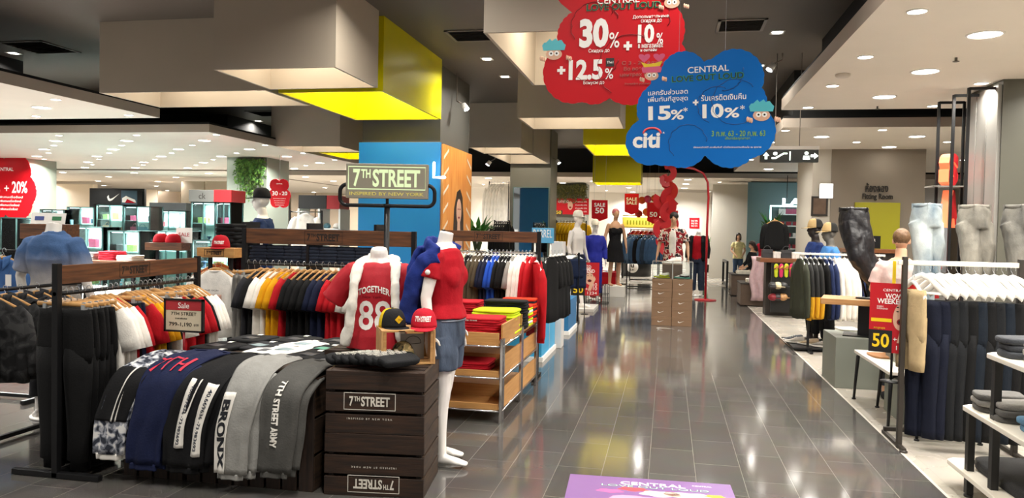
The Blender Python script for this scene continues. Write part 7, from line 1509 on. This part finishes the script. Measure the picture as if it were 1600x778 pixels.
q = at(1186, 432, 16.9); mb = MB(); mb.sheet(lambda u, v: (.34*(u-.5)+.03*sin(9*v), -.03*sin(14*u)-.02, .42-.95*v), 20, 12, .01); o = mb.build('pink_scarf', cloth('#cdb0b4')); o.location = (q.x+.02, fl(1153, 478).y-.06, q.z+.0); tag(o, 'pale pink garment hanging over the end of the nearer box bench', 'garment')
a, b_ = at(1188, 403, 15.2), at(1252, 412, 15.2); t = thing('display_table', 'red brown wooden table with accessories and hanging sandals at right', 'table', (a.x, 15.2, 0)); W = b_.x-a.x; mb = MB(); mb.bx(0, W, 0, .7, a.z-.08, a.z); mb.build('table_top', MATS['red brown wood'], t, .004); mb = MB(); mb.bx(.15, W-.05, .3, .68, 0, a.z-.08); mb.build('body', M_brn, t)
tz = a.z
for i, (dx, c) in enumerate(((.15, '#3b3b3d'), (.32, '#d9d6cf'), (.5, '#3b3b3d'), (.66, '#d9d6cf'))): goods(['handbag', 'gift_box', 'handbag', 'gift_box'][i], c, (a.x+dx, 15.45, tz), .2, '%s %s on the red brown table, %s from left' % (HN[c], ['handbag', 'box', 'handbag', 'box'][i], ORD[i]), 'goods on the red brown table')
t2 = hung('long', K, (a.x+.32, 15.75, tz+.78), .15, 'black folded top on a wooden form standing on the red brown table', 'top', None, 'wood', 0, (.9, 1, .9)); mb = MB(); mb.cyl((0, .05, -.85), (0, .05, -.02), .015); mb.lathe([(.12, -.86), (.12, -.84), (.02, -.83)], 20, (0, .05, 0)); mb.build('stand', wood('pale stand wood', '#b98a50', '#a5763e'), t2)
def sandal(label, loc, c, rz):
    t = thing('sandal', label, 'sandal', loc, rz, 'hanging sandals'); mb = MB(); mb.loft([[Vector((w_*cos(a_), .012*sin(a_), z)) for a_ in [2*pi*j/16 for j in range(16)]] for z, w_ in ((-.14, .01), (-.12, .035), (-.04, .038), (.03, .046), (.09, .042), (.12, .015))]); mb.build('sole', cloth(c), t); mb = MB(); mb.tube([(-.045, 0, .02), (-.02, -.03, .04), (0, -.04, .08), (.02, -.03, .04), (.045, 0, .02)], .008, 8); mb.build('strap', cloth('#d6c63a' if c == '#c8345e' else '#c8345e'), t)
for i in range(4): q = at(1213+8*i, 422, 15.1); sandal('%s sandal hanging below the red brown table, %s from left' % (['lime', 'pink'][i % 2], ORD[i]), (q.x, 15.12, q.z), ['#b8bf2a', '#c8345e'][i % 2], .3)
for i in range(6):
    q = at(1208+8*(i % 3), 446+18*(i//3), 15.0); goods('cap', ['#3b3b3d', '#d8c9a6', '#3b3b3d', '#8a2430', '#3b3b3d', '#b98a5a'][i], (q.x, 15.05, q.z-.05), .4*i, '%s cap on hooks below the red brown table, %s row %s' % (['black', 'cream', 'black', 'dark red', 'black', 'tan'][i], ['upper', 'lower'][i//3], ['left', 'middle', 'right'][i % 3]), 'caps on hooks below the table')
t = thing('hook_panel', 'dark panel with hooks below the red brown table, sandals and caps on it', 'panel', (a.x+.2, 15.13, 0)); mb = MB(); mb.bx(0, W-.25, .0, .04, .1, tz-.09); mb.build('panel', M_hblk, t); mb = MB()
for i in range(4): mb.cyl((.05+.11*i, -.08, tz-.2), (.05+.11*i, 0, tz-.2), .006, 6)
mb.build('hooks', M_chrome, t)
# neon LAC sign, lit shop shelves and mirror beyond
q = at(1246, 316, 24); t = thing('neon_sign', 'white neon shop sign reading LAC above the far right shelves', 'neon sign', (q.x, 24, q.z)); text('LAC', emitm('white neon', '#e6f6ff', 9), t, (0, 0, 0), .85, .22, UP, .08, .03); mb = MB(); mb.tube([(-.75, 0, -1.6), (-.75, 0, -.12), (.6, 0, -.12)], .03, 8); mb.build('neon_frame', emitm('aqua neon', '#bff2ee', 4), t); mb = MB(); mb.cyl((-.3, 0, .12), (-.3, 0, ZW-q.z), .01); mb.build('rod', M_ink, t)
a, b_ = at(1218, 330, 24.6), at(1252, 400, 24.6); t = thing('shop_shelf', 'white lit shop shelves with red and pink boxes below the neon sign', 'shelf', (a.x, 24.6, 0)); W = b_.x-a.x; H = a.z
mb = MB(); mb.bx(-.9, W+1.2, .45, .5, 0, H+.9); mb.build('back_panel', mat('teal grey shop wall', '#6f8a8c', .5), t); zz = [H-.08-.35*k for k in range(5)]
for z in zz:
    mb = MB(); mb.bx(0, W, 0, .45, z-.03, z); mb.build('shelf_board', M_white, t)
for k, z in enumerate(zz):
    for j in range(4): hx = rg.choice(['#8a2430', '#a33a5a', '#8a2430', '#d9d6cf']); goods('handbag' if k == 0 else 'gift_box', hx, (a.x+.1+.2*j, 24.8, z), 0, '%s %s on shelf %s below the neon sign, %s from left' % (HN[hx], 'handbag' if k == 0 else 'box', ['one', 'two', 'three', 'four', 'five'][k], ORD[j]), 'boxes on the lit shop shelves')
a = at(1182, 290, 25.2); t = thing('shop_door', 'dark grey closed door panel left of the neon shelves', 'door', (a.x, 25.2, 0)); mb = MB(); mb.bx(0, 1.2, 0, .1, 0, 2.3); mb.build('door_leaf', mat('dark grey door', '#4a4c4c', .5), t); mb = MB(); mb.bx(-.15, 1.2, .05, .2, 2.3, 3.2); mb.build('upper_panel', mat('grey upper panel', '#5c5f5e', .5), t)
pot_plant('tall leafy plant with yellow flowers before the dark grey door', at(1203, 390, 24).x, 24.0, .75, 1.5, 90, 8); q = at(1203, 390, 24); mb = MB(); mb.bx(q.x-.2, q.x+.2, 23.8, 24.2, 0, .75); o = mb.build('plinth', M_white, None, .005); tag(o, 'white plinth under the tall plant before the dark grey door', 'plinth')
q = at(1281, 322, 16.45); t = thing('wall_mirror', 'small brown framed picture on the cream wall beside the fitting room', 'picture', (q.x, 16.5, q.z)); mb = MB(); mb.bx(-.16, .16, -.02, .0, -.2, .2); mb.build('frame', M_brn, t, .004); mb = MB(); mb.bx(-.12, .12, -.024, -.02, -.16, .16); mb.build('picture', mat('brown print', '#6b5544', .5, 0, .2, 6), t)
q = at(1292, 298, 16.4); t = thing('lit_sign', 'small white lit sign on the cream wall left of the fitting room lettering', 'sign', (q.x, 16.46, q.z)); mb = MB(); mb.bx(-.12, .12, -.03, .03, -.14, .14); mb.build('light_box', emitm('white light box', '#ffffff', 3), t, .01); mb = MB(); mb.bx(-.13, .13, -.0, .035, -.15, .15); mb.build('casing', M_whmet, t)
# people
def ppl(px, y_foot): return fl(px, y_foot)
q = fl(1152, 440); ps = P_(re=(-.25, .0, 1.14), rw=(-.14, -.20, .98), le=(.25, .0, 1.14), lw=(.13, -.2, .97))
person('woman in pale yellow T-shirt and jeans standing facing the camera at far right', (q.x, q.y, 0), radians(5), 1.56, ps, SKIN_A, cloth('#e5d9a0'), cloth('#3d4f68'), mat('dark brown hair', '#2b1b15', .5), True, .14, .55, .011)
pr_ = P_(re=(-.24, -.06, 1.14), rw=(-.16, -.28, 1.05), le=(.25, .02, 1.13), lw=(.24, -.08, .9))
person('woman in red top with long brown hair seen from behind at far right', (q.x+.42, q.y-3.0, 0), radians(150), 1.58, pr_, SKIN_A, cloth('#b51c34'), cloth('#23252d'), mat('brown hair', '#5a2f22', .5), True, .22, .6, .011)
pse = P_(re=(-.24, -.04, 1.16), rw=(-.12, -.26, 1.02), le=(.24, -.04, 1.16), lw=(.12, -.26, 1.02), rk=(-.12, -.42, .84), ra=(-.12, -.40, .42), lk=(.12, -.42, .84), la=(.12, -.38, .42))
person('dark-haired woman in black seated on the far box bench looking down', (fl(1150, 455).x+.28, fl(1139, 462).y+.55, at(1139, 430, fl(1139, 462).y).z-.70), radians(-70), 1.56, pse, SKIN_A, cloth('#1b1b1e'), cloth('#1f2026'), mat('dark brown hair', '#2b1b15', .5), True, .16, 1.7, .011, nod=.35)

# small spotlights on the pillars and boxes
def spot(label, px, py, Y, dx):
    q = at(px, py, Y); t = thing('spotlight', label, 'spotlight', q, 0, 'white spotlights'); mb = MB(); mb.cyl((0, 0, 0), (dx*.06, -.02, -.09), .045, 16, 0, .055); mb.build('housing', M_whmet, t); mb = MB(); mb.cyl((dx*.06, -.02, -.09), (dx*.062, -.021, -.094), .05, 16); mb.build('lens', emitm('spot lens', '#f4fbff', 14), t); mb = MB(); mb.cyl((0, 0, 0), (-dx*.12, .0, .06), .01, 8); mb.cyl((-dx*.12, .0, .06), (-dx*.12, 0, ZD-q.z), .012, 8); mb.build('arm', paint('#8d857b'), t)
spot('white spotlight on an arm beside the blue pillar, above the orange poster', 724, 163, 12.9, 1); spot('white spotlight on an arm before the far mirrored pillar', 766, 252, 18.5, -1); spot('white spotlight on an arm right of the far mirrored pillar', 870, 250, 20.6, 1); spot('white spotlight on an arm at the left rim of the right white ceiling', 1209, 100, 12.0, -1)
